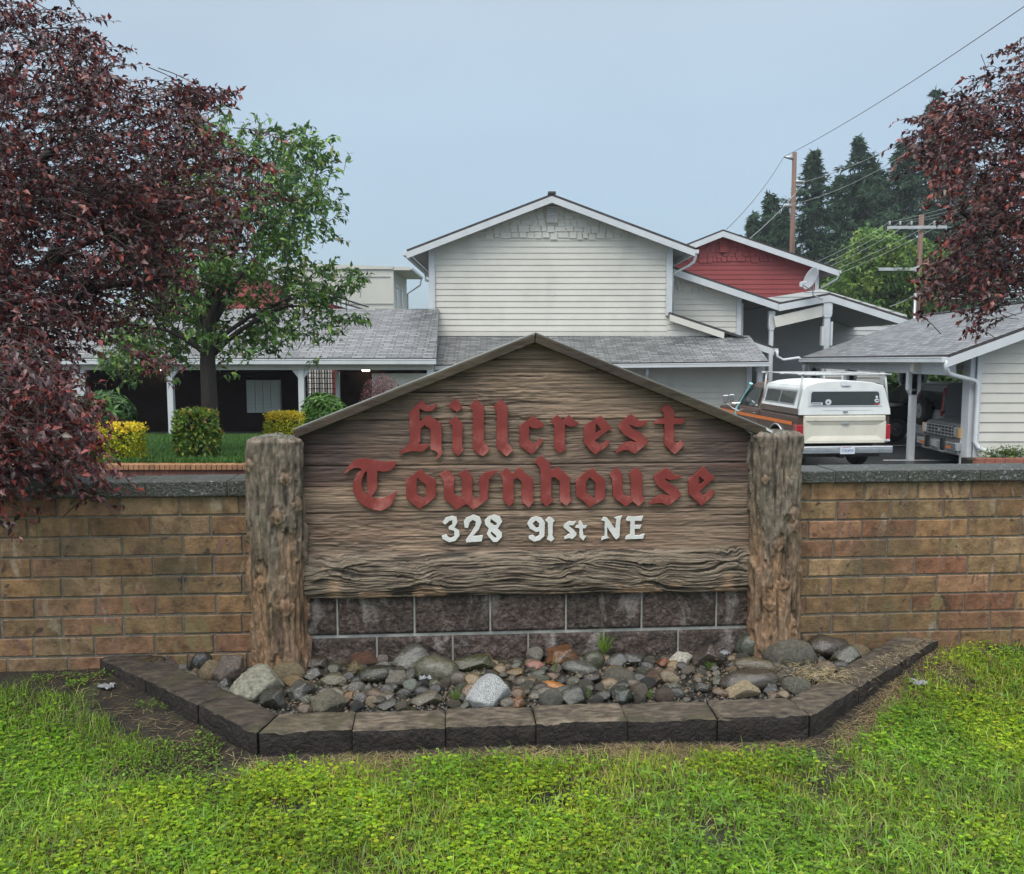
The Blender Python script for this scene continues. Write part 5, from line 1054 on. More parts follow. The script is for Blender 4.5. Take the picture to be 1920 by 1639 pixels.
# ---- main white gabled house
h = thing('townhouse', 'large pale grey gabled house with blank lap-sided wall behind the sign', 'house', (1.2, 28, GZ))
Y = 28.0; Yr = 27.45
Lp, Pp, Rp = at(762, 468, Yr), at(1035, 363, Yr), at(1304, 464, Yr)
xl = at(806, 560, Y).x; xr = at(1258, 560, Y).x; zfl = at(960, 629, Y).z
def under(x, d=.17):   # height just below the rake at x
    P, Q = (Lp, Pp) if x < Pp.x else (Pp, Rp); t = (x - P.x) / (Q.x - P.x); return P.z + (Q.z - P.z) * t - d
poly = [(xl, GZ), (xr, GZ), (xr, under(xr)), (Pp.x, Pp.z - .17), (xl, under(xl))]
lapwall('front_wall', h, poly, Y, .187, M['siding'])
zs = at(1035, 446, Y).z; fz = lambda z: (Pp.x - (Pp.z - .2 - z) / (Pp.z - Lp.z) * (Pp.x - Lp.x), Pp.x + (Pp.z - .2 - z) / (Pp.z - Rp.z) * (Rp.x - Pp.x))
a = fz(zs); shakes('gable_shakes', h, [(max(a[0], xl + .1), zs), (min(a[1], xr - .1), zs), (Pp.x, Pp.z - .2)], Y, .19, M['siding'], 4)
mb = MB(); mb.box((xl, Y + .155, GZ), (xr, 37.5, under(xl) - .0)); mb.build('side_walls', M['siding'], h)
for (x0, x1) in ((xl - .02, xl + .17), (xr - .17, xr + .02)):
    mb = MB(); zb = zfl if x0 < 0 else at(1256, 592, Y).z; mb.box((x0, Y - .10, zb), (x1, Y - .032, under((x0 + x1) / 2, .2))); mb.build('corner_board', M['white'], h)
gable('roof', h, Lp, Pp, Rp, Yr, 38)
fascia('fascia', h, Lp, Pp, .2); fascia('fascia', h, Pp, Rp, .2)
mb = MB(); mb.box((Pp.x - .12, Yr - .02, Pp.z - .02), (Pp.x + .12, 38, Pp.z + .07)); mb.build('ridge_cap', M['roofdark'], h, bevel=.02)
vent(h, 1027, 390, 1043, 417, Y - .03, M['siding'])
gutter(h, (Lp.x - .05, Yr, Lp.z - .13), (Lp.x - .05, 38, Lp.z - .13)); gutter(h, (Rp.x + .05, Yr, Rp.z - .13), (Rp.x + .05, 38, Rp.z - .13))
spout(h, [(Lp.x - .05, 33.8, Lp.z - .2), (Lp.x - .03, 33.8, Lp.z - .42), (xl - .15, 33.8, Lp.z - .62), (xl - .05, 33.8, Lp.z - .7), (xl - .05, 33.8, 0)])
spout(h, [(Rp.x + .03, 27.55, Rp.z - .2), (Rp.x + .0, 27.6, Rp.z - .42), (Rp.x - .12, 27.8, Rp.z - .52), (xr + .06, 28.1, Rp.z - .75), (xr + .06, 28.1, 2.8)])
# pent roof in front of it
e0, e1 = at(815, 684, 25.6), at(1441, 677, 25.6); t1, t0 = at(1405, 629, 27.97), at(812, 631, 27.97)
roof('lower_roof', h, [e0, e1, t1, t0]); 
e2 = Vector((e1.x - .1, 28.5, t1.z - .5)); 
gutter(h, (e0.x, 25.55, e0.z - .10), (e1.x + .03, 25.55, e1.z - .10))
mb = MB(); mb.box((xl + .2, Y - .06, zfl - .02), (at(1356, 629, Y).x, Y - .031, zfl + .10)); mb.build('flashing_board', M['siding'], h)
wl0, wl1 = at(817, 700, 26.6).x, at(1400, 700, 26.6).x
lapwall('lower_wall', h, [(wl0, GZ), (wl1, GZ), (wl1, 1.42), (wl0, 1.42)], 26.6, .187, M['siding'])
mb = MB(); mb.box((wl1 - .02, 26.50, GZ), (wl1 + .13, 26.56, 1.4)); mb.build('corner_board', M['white'], h)
g0_ = at(1409, 700, 26.7).x; g1_ = at(1419, 700, 26.7).x
mb = MB(); mb.box((g0_, 26.68, -.2), (g1_, 26.9, 1.35)); mb.build('window', M['glass'], h)
g0_ = at(1421, 700, 25.9).x; mb = MB(); mb.box((g0_, 25.9, GZ), (g0_ + .14, 26.04, 1.35)); mb.box((g0_ - .05, 25.88, 1.1), (g0_ + .19, 26.06, 1.36)); mb.build('post', M['white'], h)
b_ = at(1214, 686, 25.75); mb = MB(); pth = [(b_.x, 25.7, b_.z - .02), (b_.x, 25.75, b_.z - .2), (b_.x, 26.0, b_.z - .38), (b_.x, 26.55, b_.z - .5)]; mb.tube(pth, .055, 8); mb.build('bracket', M['white'], h, smooth=True)
mb = MB(); q = at(820, 690, 26.55); mb.box((q.x - .0, 26.50, -.1), (q.x + .75, 26.56, 1.30)); mb.build('window_frame', M['white'], h)
mb = MB(); mb.box((q.x + .06, 26.485, 0), (q.x + .68, 26.51, 1.22)); mb.build('window_pane', M['glass'], h)
# side wing
wy = 30.0; lapwall('front_wall_foot', h, [(xr - .1, zfl - .02), (at(1362, 629, Y).x, zfl - .02), (xr - .1, at(1256, 592, Y).z + .08)], Y - .02, .187, M['siding'])
wg = thing('townhouse_wing', 'pale grey lower wing stepping down to the right of the large gabled house', 'house', (6, wy, GZ))
a, b = at(1255, 497, 29.5), at(1461, 566, 29.5)
lapwall('wing_wall', wg, [(at(1262, 560, wy).x - .6, GZ), (at(1389, 560, wy).x, GZ), (at(1389, 548, wy).x, at(1389, 552, wy).z), (at(1255, 508, wy).x - .5, at(1240, 503, wy).z)], wy, .187, M['siding'])
zz_ = at(1300, 544, wy).z; shakes('gable_shakes', wg, [(at(1262, 540, wy).x - .4, zz_), (at(1358, 544, wy).x, zz_), (at(1250, 512, wy).x, at(1250, 512, wy).z)], wy, .19, M['siding'], 9)
mb = MB(); xw = at(1389, 560, wy).x; mb.box((xw - .14, wy - .06, GZ), (xw + .02, wy - .03, at(1389, 553, wy).z)); mb.build('corner_board', M['white'], wg)
A = Vector(a) - (Vector(b) - Vector(a)) * .3; roof('roof', wg, [b, Vector(b) + Vector((0, 7, 0)), A + Vector((0, 7, 0)), A]); fascia('fascia', wg, A, b, .22)
a2, b2 = at(1256, 585, 27.7), at(1452, 650, 27.7); roof('entry_roof', wg, [b2, Vector(b2) + Vector((0, 4, 0)), Vector(a2) + Vector((0, 4, 0)), a2])
mid = Vector(a2).lerp(Vector(b2), .52); fascia('fascia', wg, a2, mid, .2, m='siding'); f2 = Vector(a2).lerp(Vector(b2), .72); fascia('fascia', wg, f2, b2, .2)
gutter(wg, (b2.x + .05, 27.65, b2.z - .12), (b2.x + .05, 31.5, b2.z - .12))
spout(wg, [(b2.x + .06, 27.6, b2.z - .12), (b2.x + .06, 27.6, b2.z - .3), (b2.x + .25, 27.6, b2.z - .42), at(1498, 671, 27.6), at(1506, 678, 27.6), (at(1506, 678, 27.6).x, 27.6, -.8)])
# breezeway canopy with its posts and the grey wall behind
bc = thing('entry_canopy', 'open white gabled entry canopy on notched posts between the grey house and carport', 'canopy', (9.5, 29.5, GZ))
v0, vp, v1 = at(1461, 567, 29.45), at(1556, 549, 29.45), at(1722, 602, 29.45); gable('roof', bc, v0, vp, v1, 29.45, 36)
fascia('fascia', bc, v0, vp, .22); fascia('fascia', bc, vp, v1, .22)
a, b = at(1452, 604, 29.6), at(1546, 582, 29.6); mb = MB(); mb.beam(a, b, .12, .36); mb.build('beam', M['siding'], bc)
def npost(px, ytop, Y, wpx, zb=GZ, par=None, notch=.6):
    x = at(px, ytop, Y).x; zt = at(px, ytop, Y).z; wd = wpx * Y / FPX / 2; mb = MB(); mb.box((x - wd, Y, zb), (x + wd, Y + 2 * wd, zt))
    if notch:
        mb.box((x - wd * 1.55, Y - .02, zt - notch), (x + wd * 1.55, Y + 2 * wd + .02, zt)); mb.prism([(x - wd * 1.55, Y - .02, zt - notch), (x + wd * 1.55, Y - .02, zt - notch), (x + wd * 1.02, Y - .02, zt - notch - .1), (x - wd * 1.02, Y - .02, zt - notch - .1)], (0, 2 * wd + .04, 0))
    return mb.build('post', M['white'], par, bevel=.012)
npost(1448, 583, 29.7, 7.5, par=bc, notch=.55); npost(1553, 556, 29.5, 11, par=bc)
# staggered trim boards on the front post
xx = at(1553, 600, 29.4).x; mb = MB(); mb.box((xx - .19, 29.42, at(0, 648, 29.4).z), (xx - .11, 29.6, at(0, 612, 29.4).z)); mb.box((xx + .11, 29.42, at(0, 648, 29.4).z), (xx + .17, 29.6, at(0, 603, 29.4).z)); mb.build('post_trim', M['white'], bc)
gw = MB(); x0, x1 = at(1386, 600, 35).x, at(1700, 600, 35).x
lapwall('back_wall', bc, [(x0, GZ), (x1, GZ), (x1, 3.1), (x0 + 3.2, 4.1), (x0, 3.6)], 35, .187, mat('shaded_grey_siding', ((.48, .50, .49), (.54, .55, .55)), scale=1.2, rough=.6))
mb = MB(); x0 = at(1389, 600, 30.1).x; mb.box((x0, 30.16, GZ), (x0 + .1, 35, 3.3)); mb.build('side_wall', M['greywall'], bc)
mb = MB(); xa = at(1548, 700, 34.8).x; mb.box((xa, 34.85, GZ), (xa + .12, 34.95, 1.3)); mb.box((xa + 1.9, 34.85, GZ), (xa + 2.0, 34.95, 1.3)); mb.build('door_trim', M['white'], bc)
# satellite dish
sd_ = thing('satellite_dish', 'grey satellite dish with feed arm clamped to the entry canopy fascia', 'satellite dish', at(1538, 556, 29.3))
c = at(1524, 524, 29.2); ax = Vector((-.9, -.2, .35)).normalized(); x_ = ax.orthogonal().normalized(); y_ = ax.cross(x_); vs = []; nr, na = 7, 32; Rd = .40
for i in range(nr + 1):
    r = Rd * i / nr
    for k in range(na):
        an = 2 * math.pi * k / na; vs.append(c + (x_ * math.cos(an) + y_ * math.sin(an)) * r + ax * (.09 * (r / Rd) ** 2))
mb = MB(); mb.add(vs, [(i * na + k, i * na + (k + 1) % na, (i + 1) * na + (k + 1) % na, (i + 1) * na + k) for i in range(nr) for k in range(na)])
o = mb.build('reflector', mat('dish_grey', ((.26, .28, .30), (.33, .35, .37)), scale=3, rough=.4), sd_, smooth=True); s_ = o.modifiers.new('th', 'SOLIDIFY'); s_.thickness = .012
mb = MB(); f_ = at(1504, 534, 29.0); mb.tube([c - y_ * 0 + Vector((0, 0, -.36)), f_ + Vector((.05, 0, -.02))], .018, 6); mb.tube([c + Vector((.03, .05, -.05)), c + Vector((.04, .05, -.5)), at(1543, 562, 29.35)], .022, 6); mb.build('arm', M['metal'], sd_)
mb = MB(); mb.beam(f_ + Vector((-.06, 0, .05)), f_ + Vector((.14, .05, .09)), .09, .08); mb.beam(f_ + Vector((-.04, 0, -.07)), f_ + Vector((-.04, 0, .06)), .08, .08, up=(1, 0, 0)); mb.build('feed_horn', M['white'], sd_, bevel=.01)
# ---- right carport building
gr = thing('carport', 'pale grey carport with shingled roof and open bays at the right edge of the picture', 'carport', (11, 19, GZ))
E0, E1 = Vector((9.0, 18.25, 1.60)), Vector((9.0, 27.4, 1.50)); RDX = 12.6; K = .374
R0, R1 = Vector((RDX, 18.25, E0.z + K * 3.6 - .02)), Vector((RDX, 27.4, E1.z + K * 3.6 - .10))
roof('roof', gr, [E1, E0, R0, R1]); F0, F1 = Vector((16.2, 18.25, E0.z)), Vector((16.2, 27.4, E1.z)); roof('roof', gr, [F0, F1, R1, R0])
fascia('fascia', gr, E0, R0, .19, dy=-.005); fascia('fascia', gr, R0, F0, .19, dy=-.005); fascia('fascia', gr, E1, R1, .19)
mb = MB(); mb.tube([R0 + Vector((0, -.02, .01)), R1 + Vector((0, .02, .01))], .05, 6); mb.build('ridge_cap', M['roof'], gr)
gutter(gr, E0 + Vector((-.05, .02, -.11)), E1 + Vector((-.05, 0, -.11)), .12)
gy = 18.7; xg = at(1829, 760, gy).x
lapwall('gable_wall', gr, [(xg, GZ), (16, GZ), (16, 1.5), (RDX, R0.z - .22), (xg, E0.z + K * (xg - 9) - .2)], gy, .208, M['siding'])
mb = MB(); mb.box((xg - .03, gy - .07, GZ), (xg + .07, gy - .035, E0.z + K * (xg - 9) - .2)); mb.build('corner_board', M['white'], gr)
mb = MB(); mb.box((xg - .14, gy - .0, GZ), (xg - .035, gy + .3, E0.z + K * (xg - 9) - .2)); mb.build('end_post', M['white'], gr)
zt = E0.z - .12; spout(gr, [(9.0, 18.3, zt), (9.0, 18.3, zt - .13), (9.08, 18.35, zt - .27), (9.2, 18.4, zt - .31), (9.75, 18.58, zt - .43), (9.83, 18.6, zt - .50), (9.83, 18.6, -.24), (9.88, 18.55, -.36), (10.02, 18.45, -.44), (10.26, 18.3, -.53)], .052)
mb = MB(); mb.box((9.22, 18.6, 1.16), (9.36, 27.3, 1.46)); mb.build('beam', M['white'], gr)
mb = MB(); mb.box((9.05, 19.9, 1.22), (12.4, 20.05, 1.44)); mb.build('cross_beam', M['siding'], gr); mb = MB(); mb.box((9.05, 26.9, 1.2), (16, 27.05, 1.42)); mb.build('cross_beam', M['siding'], gr)
def gpost(x, y, w_=.14):
    mb = MB(); mb.box((x - w_ / 2, y - w_ / 2, GZ), (x + w_ / 2, y + w_ / 2, 1.2)); mb.box((x - .15, y - .07, .78), (x + .15, y + .07, 1.2)); mb.prism([(x - .15, y - .07, .78), (x + .15, y - .07, .78), (x + w_ / 2, y - .07, .66), (x - w_ / 2, y - .07, .66)], (0, .14, 0)); mb.build('post', M['white'], gr, bevel=.008)
px_ = at(1709, 800, 20.4).x; gpost(px_, 20.4); gpost(at(1694, 700, 26.9).x, 26.9); gpost(at(1727, 700, 26.9).x, 26.9); gpost(9.29, 24.2); gpost(9.29, 27.2)
mb = MB(); xk = at(1650, 700, 29).x; lapwall('far_wall', gr, [(at(1548, 700, 29).x, GZ), (xk, GZ), (xk, 1.35), (at(1548, 700, 29).x, 1.35)], 29, .187, M['greywall'])
mb.box((xk - .02, 28.9, GZ), (xk + .12, 28.97, 1.35)); mb.build('far_corner_board', M['white'], gr)
# small brick bed with flowers at the foot of the gable wall
bd = thing('brick_flower_bed', 'low brick edging with weeds below the carport wall downspout', 'flower bed', (10.6, 18.2, GZ)); mb = MB(); x = 9.55
while x < 13.5:
    mb.box((x, 18.0, -.87), (x + .19, 18.12, -.60 - .0), (.30 * random.uniform(.8, 1.2), .13, .09)); mb.box((x + .02, 18.0, -.598), (x + .21, 18.12, -.53), (.28 * random.uniform(.8, 1.2), .12, .08)); x += .2
mb.build('brick_edge', bm2, bd, bevel=.004); mb = MB(); mb.box((9.56, 18.125, -.87), (13.5, 18.6, -.58)); mb.build('soil', M['soil'], bd)
n = 1500; c_ = [at(1885, 852, 18.3), at(1905, 850, 18.3), at(1868, 855, 18.35)]; P = np.vstack([np.array(c_[i % 3]) + RNG.normal(0, 1, (1, 3)) * [.16, .06, .07] for i in range(n)])
V, F, C = leafmesh(P, RNG.normal(size=(n, 3)) + [0, 0, .5], RNG.normal(size=(n, 3)), RNG.uniform(.03, .06, n), RNG.uniform(.015, .03, n), palette(n, [(.07, .15, .03), (.12, .2, .04), (.5, .42, .05)], [5, 3, .35], .2)); npmesh('weeds', V, F, M['leaf'], bd, C)
# ---- left carport wing
lw = thing('carport_wing', 'long low carport wing with white posts and dark brick back wall on the left', 'carport', (-7.5, 26, GZ))
e0, e1 = Vector((-14.5, 24, at(110, 672, 24).z)), at(818, 667, 24); t1 = at(823, 579, 27.9); t0 = Vector((-15.5, 27.9, t1.z)); e1.z = e0.z = at(500, 671, 24).z
roof('roof', lw, [e0, e1, t1, t0]); roof('roof', lw, [(t1.x, 28.6, t1.z - .3), (t0.x, 28.6, t1.z - .3), t0, t1])
gutter(lw, (e0.x, 23.94, e0.z - .11), (e1.x, 23.94, e1.z - .11), .15)
mb = MB(); mb.box((e0.x, 24.12, e0.z - .33), (e1.x - .1, 24.24, e0.z - .19)); mb.build('header_beam', M['siding'], lw)
for px, wpx, lean in ((322, 11, 0), (567, 11, 0), (152, 24, 0), (808, 13, 0)):
    x = at(px, 760, 24.2).x; wd = wpx * 24.2 / FPX / 2; mb = MB(); zb = bank(x, 24.2) - .15; mb.box((x - wd, 24.1, zb), (x + wd, 24.1 + min(.16, 2 * wd), e0.z - .335))
    if px in (322, 567):
        for s in (-1, 1): mb.prism([(x + s * wd, 24.13, e0.z - .34), (x + s * (wd + .17), 24.13, e0.z - .34), (x + s * wd, 24.13, e0.z - .55)], (0, .07, 0))
    mb.build('post', M['white'], lw, bevel=.01)
# back wall with an opening
zc = e0.z - .3; Yb = 26.2; xo0, xo1 = at(574, 700, Yb).x, at(634, 700, Yb).x; zo0, zo1 = at(600, 748, Yb).z, at(600, 690, Yb).z; xw0, xw1 = -15, at(800, 700, Yb).x
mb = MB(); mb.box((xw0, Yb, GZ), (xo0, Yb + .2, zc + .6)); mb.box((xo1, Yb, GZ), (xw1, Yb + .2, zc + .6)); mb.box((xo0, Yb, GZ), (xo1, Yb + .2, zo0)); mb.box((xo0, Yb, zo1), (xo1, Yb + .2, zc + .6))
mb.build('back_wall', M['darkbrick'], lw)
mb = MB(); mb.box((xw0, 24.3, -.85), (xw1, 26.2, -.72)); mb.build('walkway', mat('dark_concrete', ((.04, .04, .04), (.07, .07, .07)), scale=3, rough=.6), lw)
mb = MB(); k = 13
for i in range(k): x = xo0 + (xo1 - xo0) * i / (k - 1); mb.box((x - .012, Yb - .05, zo0), (x + .012, Yb - .03, zo1)) if i not in (11,) else None
for i in range(7): z = zo0 + (zo1 - zo0) * i / 6; mb.box((xo0, Yb - .045, z - .011), (xo1, Yb - .028, z + .011))
mb.build('window_grille', M['black'], lw)
mb = MB(); 
mb.box((xo0 - .8, 31, -.8), (at(624, 700, 31).x, 31.1, 3.0)); mb.build('courtyard_wall', mat('cream_wall', ((.62, .62, .57), (.72, .71, .66)), scale=1, rough=.7), lw)
mb = MB(); mb.box((at(624, 700, 30.8).x, 30.8, -.8), (at(660, 700, 30.8).x, 30.9, 3)); mb.build('red_wall', M['redsiding'], lw)
mb = MB()
for px in (586, 598, 611): x = at(px, 700, 30).x; mb.box((x - .05, 30, -.8), (x + .05, 30.1, 2.6))
mb.build('inner_post', M['greywall'], lw)
x0, x1 = at(706, 700, 24.6).x, at(803, 700, 24.6).x; lapwall('end_panel', lw, [(x0, GZ), (x1, GZ), (x1, zc - .14), (x0, zc - .14)], 24.6, .2, M['siding'])
mb = MB(); mb.box((x0 - .12, 24.55, GZ), (x0 + .02, 24.62, zc - .14)); mb.build('trim_board', M['white'], lw); mb = MB(); xq = at(634, 700, 25.2).x; mb.box((xq - .06, 25.1, GZ), (xq + .05, 25.2, zc - .1)); mb.build('trim_board', M['white'], lw)
lampm = emis('lit_lamp', (1, .80, .50), 14)
for (px, py, w_, lab) in ((685, 692, .20, 'lit square wall lamp over the dark doorway near the siding panel'), (295, 695, .12, 'lit wall lamp left of the tilted white carport post')):
    p = at(px, py, 26.0); t = thing('wall_lamp', lab, 'lamp', p, 'lit lamps under the left carport roof'); mb = MB(); mb.box((p.x - w_ / 2, 25.95, p.z - .055), (p.x + w_ / 2, 26.12, p.z + .055)); mb.build('lamp_glass', lampm, t, bevel=.02); mb = MB(); mb.box((p.x - w_ / 2 - .02, 26.125, p.z - .08), (p.x + w_ / 2 + .02, 26.19, p.z + .08)); mb.build('lamp_base', M['metal'], t)
# mailbox panel
a, b = at(463, 774, 26.0), at(524, 713, 26.0); t = thing('mailbox_panel', 'grey-green metal mailbox panel with rows of small doors on the dark wall', 'mailboxes', ((a.x + b.x) / 2, 26, a.z))
mbm = mat('mailbox_metal', ((.33, .37, .35), (.40, .44, .42)), scale=3, rough=.45); mb = MB(); mb.box((a.x, 26.02, a.z), (b.x, 26.19, b.z)); mb.build('cabinet', mbm, t)
dm = None; cols_, rows_ = 4, 7; cw, ch = (b.x - a.x - .06) / cols_, (b.z - a.z - .06) / rows_
for i in range(cols_):
    for j in range(rows_):
        if dm is None:
            m_ = MB(); m_.box((-cw / 2 + .008, -.012, -ch / 2 + .008), (cw / 2 - .008, .006, ch / 2 - .008)); m_.box((-.012, -.02, -.004), (.012, -.0125, .012)); dm = m_.build('mailbox_door', mbm, t, local=False)
            d_ = dm
        else: d_ = dm.copy(); COL.objects.link(d_)
        d_.location = (a.x + .03 + cw * (i + .5), 26.008, a.z + .03 + ch * (j + .5))
# ---- red house behind
rh = thing('red_house', 'red lap-sided gabled house with white fascia behind the grey wing', 'house', (10, 38, GZ)); Y = 38
L3, P3, R3 = at(1180, 500, 37.5), at(1356, 430, 37.5), at(1574, 504, 37.5); xr3 = at(1534, 520, Y).x; xl3 = at(1215, 520, Y).x
K3 = (P3.z - R3.z) / (R3.x - P3.x); lapwall('front_wall', rh, [(xl3, GZ), (xr3, GZ), (xr3, P3.z - .2 - K3 * (xr3 - P3.x)), (P3.x, P3.z - .2), (xl3, P3.z - .2 - K3 * (P3.x - xl3))], Y, .2, M['redsiding'])
zz_ = at(1356, 490, Y).z; dx = (P3.z - .25 - zz_) / K3; shakes('gable_shakes', rh, [(P3.x - dx, zz_), (P3.x + dx, zz_), (P3.x, P3.z - .25)], Y, .2, M['redsiding'], 6)
gable('roof', rh, L3, P3, R3, 37.5, 46); fascia('fascia', rh, L3, P3, .24); fascia('fascia', rh, P3, R3, .24); vent(rh, 1349, 449, 1362, 473, Y - .03, M['redsiding'])
mb = MB(); mb.box((xr3 - .14, Y - .06, GZ), (xr3 + .02, Y - .03, P3.z - .22 - K3 * (xr3 - P3.x))); mb.build('corner_board', M['white'], rh); mb = MB(); mb.box((xl3, Y + .16, GZ), (xr3, 45, R3.z - .1)); mb.build('side_walls', M['redsiding'], rh)
gutter(rh, (R3.x + .03, 37.5, R3.z - .14), (R3.x + .03, 46, R3.z - .14)); spout(rh, [(R3.x, 37.55, R3.z - .2), (R3.x - .05, 37.6, R3.z - .42), (R3.x - .3, 37.8, R3.z - .6), (xr3 + .1, 38.1, R3.z - .8), (xr3 + .1, 38.1, 1)])
# ---- far houses at the left
fb_ = thing('apartment_block', 'flat-fronted beige building with shallow roof far behind the cherry tree', 'building', (-10, 56, GZ)); xq = at(738, 540, 56).x; zt = at(700, 505, 56).z
mb = MB(); mb.box((-19, 56, GZ), (xq, 63, zt)); mb.build('walls', M['beige'], fb_)
mb = MB(); z_l = at(600, 497, 56).z; mb.add([(-19, 55.9, zt), (xq + .05, 55.9, zt), (xq + .05, 55.9, zt + .15), (-12.6, 55.9, z_l + .1), (-19, 55.9, zt + .1)] + [(-19, 63, zt), (xq + .05, 63, zt), (xq + .05, 63, zt + .15), (-12.6, 63, z_l + .1), (-19, 63, zt + .1)], [(0, 1, 2, 3, 4), (9, 8, 7, 6, 5), (1, 6, 7, 2), (2, 7, 8, 3), (3, 8, 9, 4)]); mb.box((xq, 55.9, zt - .06), (xq + 1.05, 63, zt + .14)); mb.build('roof', M['beige'], fb_)
mb = MB(); mb.box((-18, 55.96, zt - .5), (xq - .2, 56, zt - .44)); mb.box((-18, 55.96, at(700, 571, 56).z), (xq, 56, at(700, 571, 56).z + .08)); mb.build('wall_joint', M['soffit'], fb_)
for y0, y1 in ((57, 58), (59.6, 60.5)):
    mb = MB(); mb.box((xq + .005, y0, zt - 2.4), (xq + .04, y1, zt - .9)); f_ = mb.build('window', M['white'], fb_); mb = MB(); mb.box((xq + .041, y0 + .12, zt - 2.28), (xq + .05, y1 - .12, zt - 1.02)); mb.build('pane', M['glass'], f_)
gutter(fb_, (xq + 1.1, 55.9, zt + .04), (xq + 1.1, 63, zt + .04), .14); spout(fb_, [(xq + 1.1, 62.6, zt - .05), (xq + 1.0, 62.6, zt - .5), (xq + .1, 62.6, zt - 1.1), (xq + .1, 62.6, 0)], .06)
sh = thing('small_house', 'small pale gabled house end with a window just above the left carport ridge', 'house', (-10, 40, GZ)); a, b = at(560, 528, 39.6), at(651, 562, 39.6)
lapwall('gable_wall', sh, [(at(540, 560, 40).x, GZ), (at(622, 560, 40).x, GZ), (at(622, 557, 40).x, at(622, 557, 40).z), (at(560, 534, 40).x, at(560, 534, 40).z), (at(540, 541, 40).x, at(540, 541, 40).z)], 40, .2, M['siding'])
roof('roof', sh, [b, Vector(b) + Vector((0, 6, 0)), Vector(a) + Vector((0, 6, 0)), a]); fascia('fascia', sh, a, b, .14)
mb = MB(); mb.box((at(583, 560, 39.9).x, 39.86, at(0, 578, 39.9).z), (at(594, 560, 39.9).x, 39.95, at(0, 556, 39.9).z)); f_ = mb.build('window', M['white'], sh); mb = MB(); mb.box((at(585, 560, 39.9).x, 39.84, at(0, 576, 39.9).z), (at(592, 560, 39.9).x, 39.855, at(0, 558, 39.9).z)); mb.build('pane', M['glass'], f_)
r2_ = thing('red_wing', 'low red wall with white sloping fascia between small house and beige building', 'house', (-8.5, 38, GZ)); a, b = at(615, 559, 37.6), at(700, 584, 37.6)
mb = MB(); mb.prism([(at(618, 580, 38).x, 38, GZ), (at(690, 580, 38).x, 38, GZ), (at(690, 584, 38).x, 38, at(690, 584, 38).z), (at(618, 563, 38).x, 38, at(618, 563, 38).z)], (0, 3, 0)); mb.build('wall', M['redsiding'], r2_); roof('roof', r2_, [b, Vector(b) + Vector((0, 3, 0)), Vector(a) + Vector((0, 3, 0)), a]); fascia('fascia', r2_, a, b, .13)
r3_ = thing('red_gable_house', 'dull red gabled house mostly hidden behind the cherry tree crown', 'house', (-14, 46, GZ)); pk3, a3, b3 = at(455, 492, 45.6), at(360, 530, 45.6), at(560, 540, 45.6)
lapwall('front_wall', r3_, [(a3.x + .5, GZ), (b3.x - .5, GZ), (b3.x - .5, b3.z), (pk3.x, pk3.z - .2), (a3.x + .5, a3.z)], 46, .2, M['redsiding']); gable('roof', r3_, a3, pk3, b3, 45.6, 52); fascia('fascia', r3_, a3, pk3, .2); fascia('fascia', r3_, pk3, b3, .2)
# ================================================================ UTILITY POLES AND WIRES
up = thing('utility_pole', 'bare brown utility pole with short side arms behind the red house', 'utility pole', (at(1484, 470, 57).x, 57, -.9)); a = at(1490, 286, 57); mb = MB(); mb.tube([(at(1484, 470, 57).x, 57, -.9), at(1485, 470, 57), a], [.2, .17, .14], 12); mb.build('pole', M['polewood'], up, smooth=True)
for px0, py0, px1, py1 in ((1489, 297, 1470, 294), (1489, 341, 1509, 341), (1486, 386, 1468, 386)):
    mb = MB(); mb.tube([at(px0, py0, 57), at((px0 + px1) / 2, (py0 + py1) / 2, 57), at(px1, py1, 57)], [.14, .11, .06], 8); mb.build('side_arm', M['metal'], up, smooth=True)
u2 = thing('utility_pole', 'brown utility pole with two long pale crossarms in front of the yellow-green maple', 'utility pole', (at(1722, 590, 50).x, 50, -.9)); mb = MB(); mb.tube([(at(1718, 600, 50).x, 50, -.9), at(1719, 590, 50), at(1728, 403, 50)], [.17, .16, .13], 12); mb.build('pole', M['polewood'], u2, smooth=True)
armm = mat('pale_crossarm', ((.38, .42, .43), (.5, .54, .55)), scale=3, rough=.6)
for (p, q) in (((1664, 427), (1775, 426)), ((1647, 505), (1716, 505))): mb = MB(); A, B = at(*p, 49.8), at(*q, 49.8); mb.beam(A, B, .12, .17); mb.build('crossarm', armm, u2, bevel=.01)
mb = MB(); A = at(1712, 505, 49.8); mb.prism([(A.x, 49.7, A.z - .08), (A.x + .3, 49.7, A.z - .2), (A.x + .3, 49.7, A.z + .2), (A.x, 49.7, A.z + .08)], (0, .2, 0)); mb.build('arm_bracket', armm, u2)
for px in (1668, 1688, 1709, 1752, 1772): mb = MB(); A = at(px, 425, 49.8); mb.tube([A + Vector((0, 0, .08)), A + Vector((0, 0, .13)), A + Vector((0, 0, .2)), A + Vector((0, 0, .3))], [.03, .075, .045, .06], 8); mb.build('insulator', armm, u2, smooth=True)
mb = MB(); A, B = at(1715, 592, 49.6), at(1716, 550, 49.6); mb.tube([(A.x, 49.6, 0), B], .09, 8); mb.build('conduit', M['metal'], u2, smooth=True)
wire_m = mat('wire', ((.10, .105, .11), (.16, .165, .17)), scale=3, rough=.6); wire_l = mat('pale_wire', ((.24, .27, .26), (.33, .35, .34)), scale=3, rough=.6)
def wire(label, A, B, r, m, sag=.4, grp=None):
    A, B = Vector(A), Vector(B); n = 16; mb = MB(); mb.tube([A.lerp(B, i / n) - Vector((0, 0, sag * 4 * (i / n) * (1 - i / n))) for i in range(n + 1)], r, 5); o = mb.build('overhead_wire', m); tag(o, label, 'wire', grp or 'overhead wires')
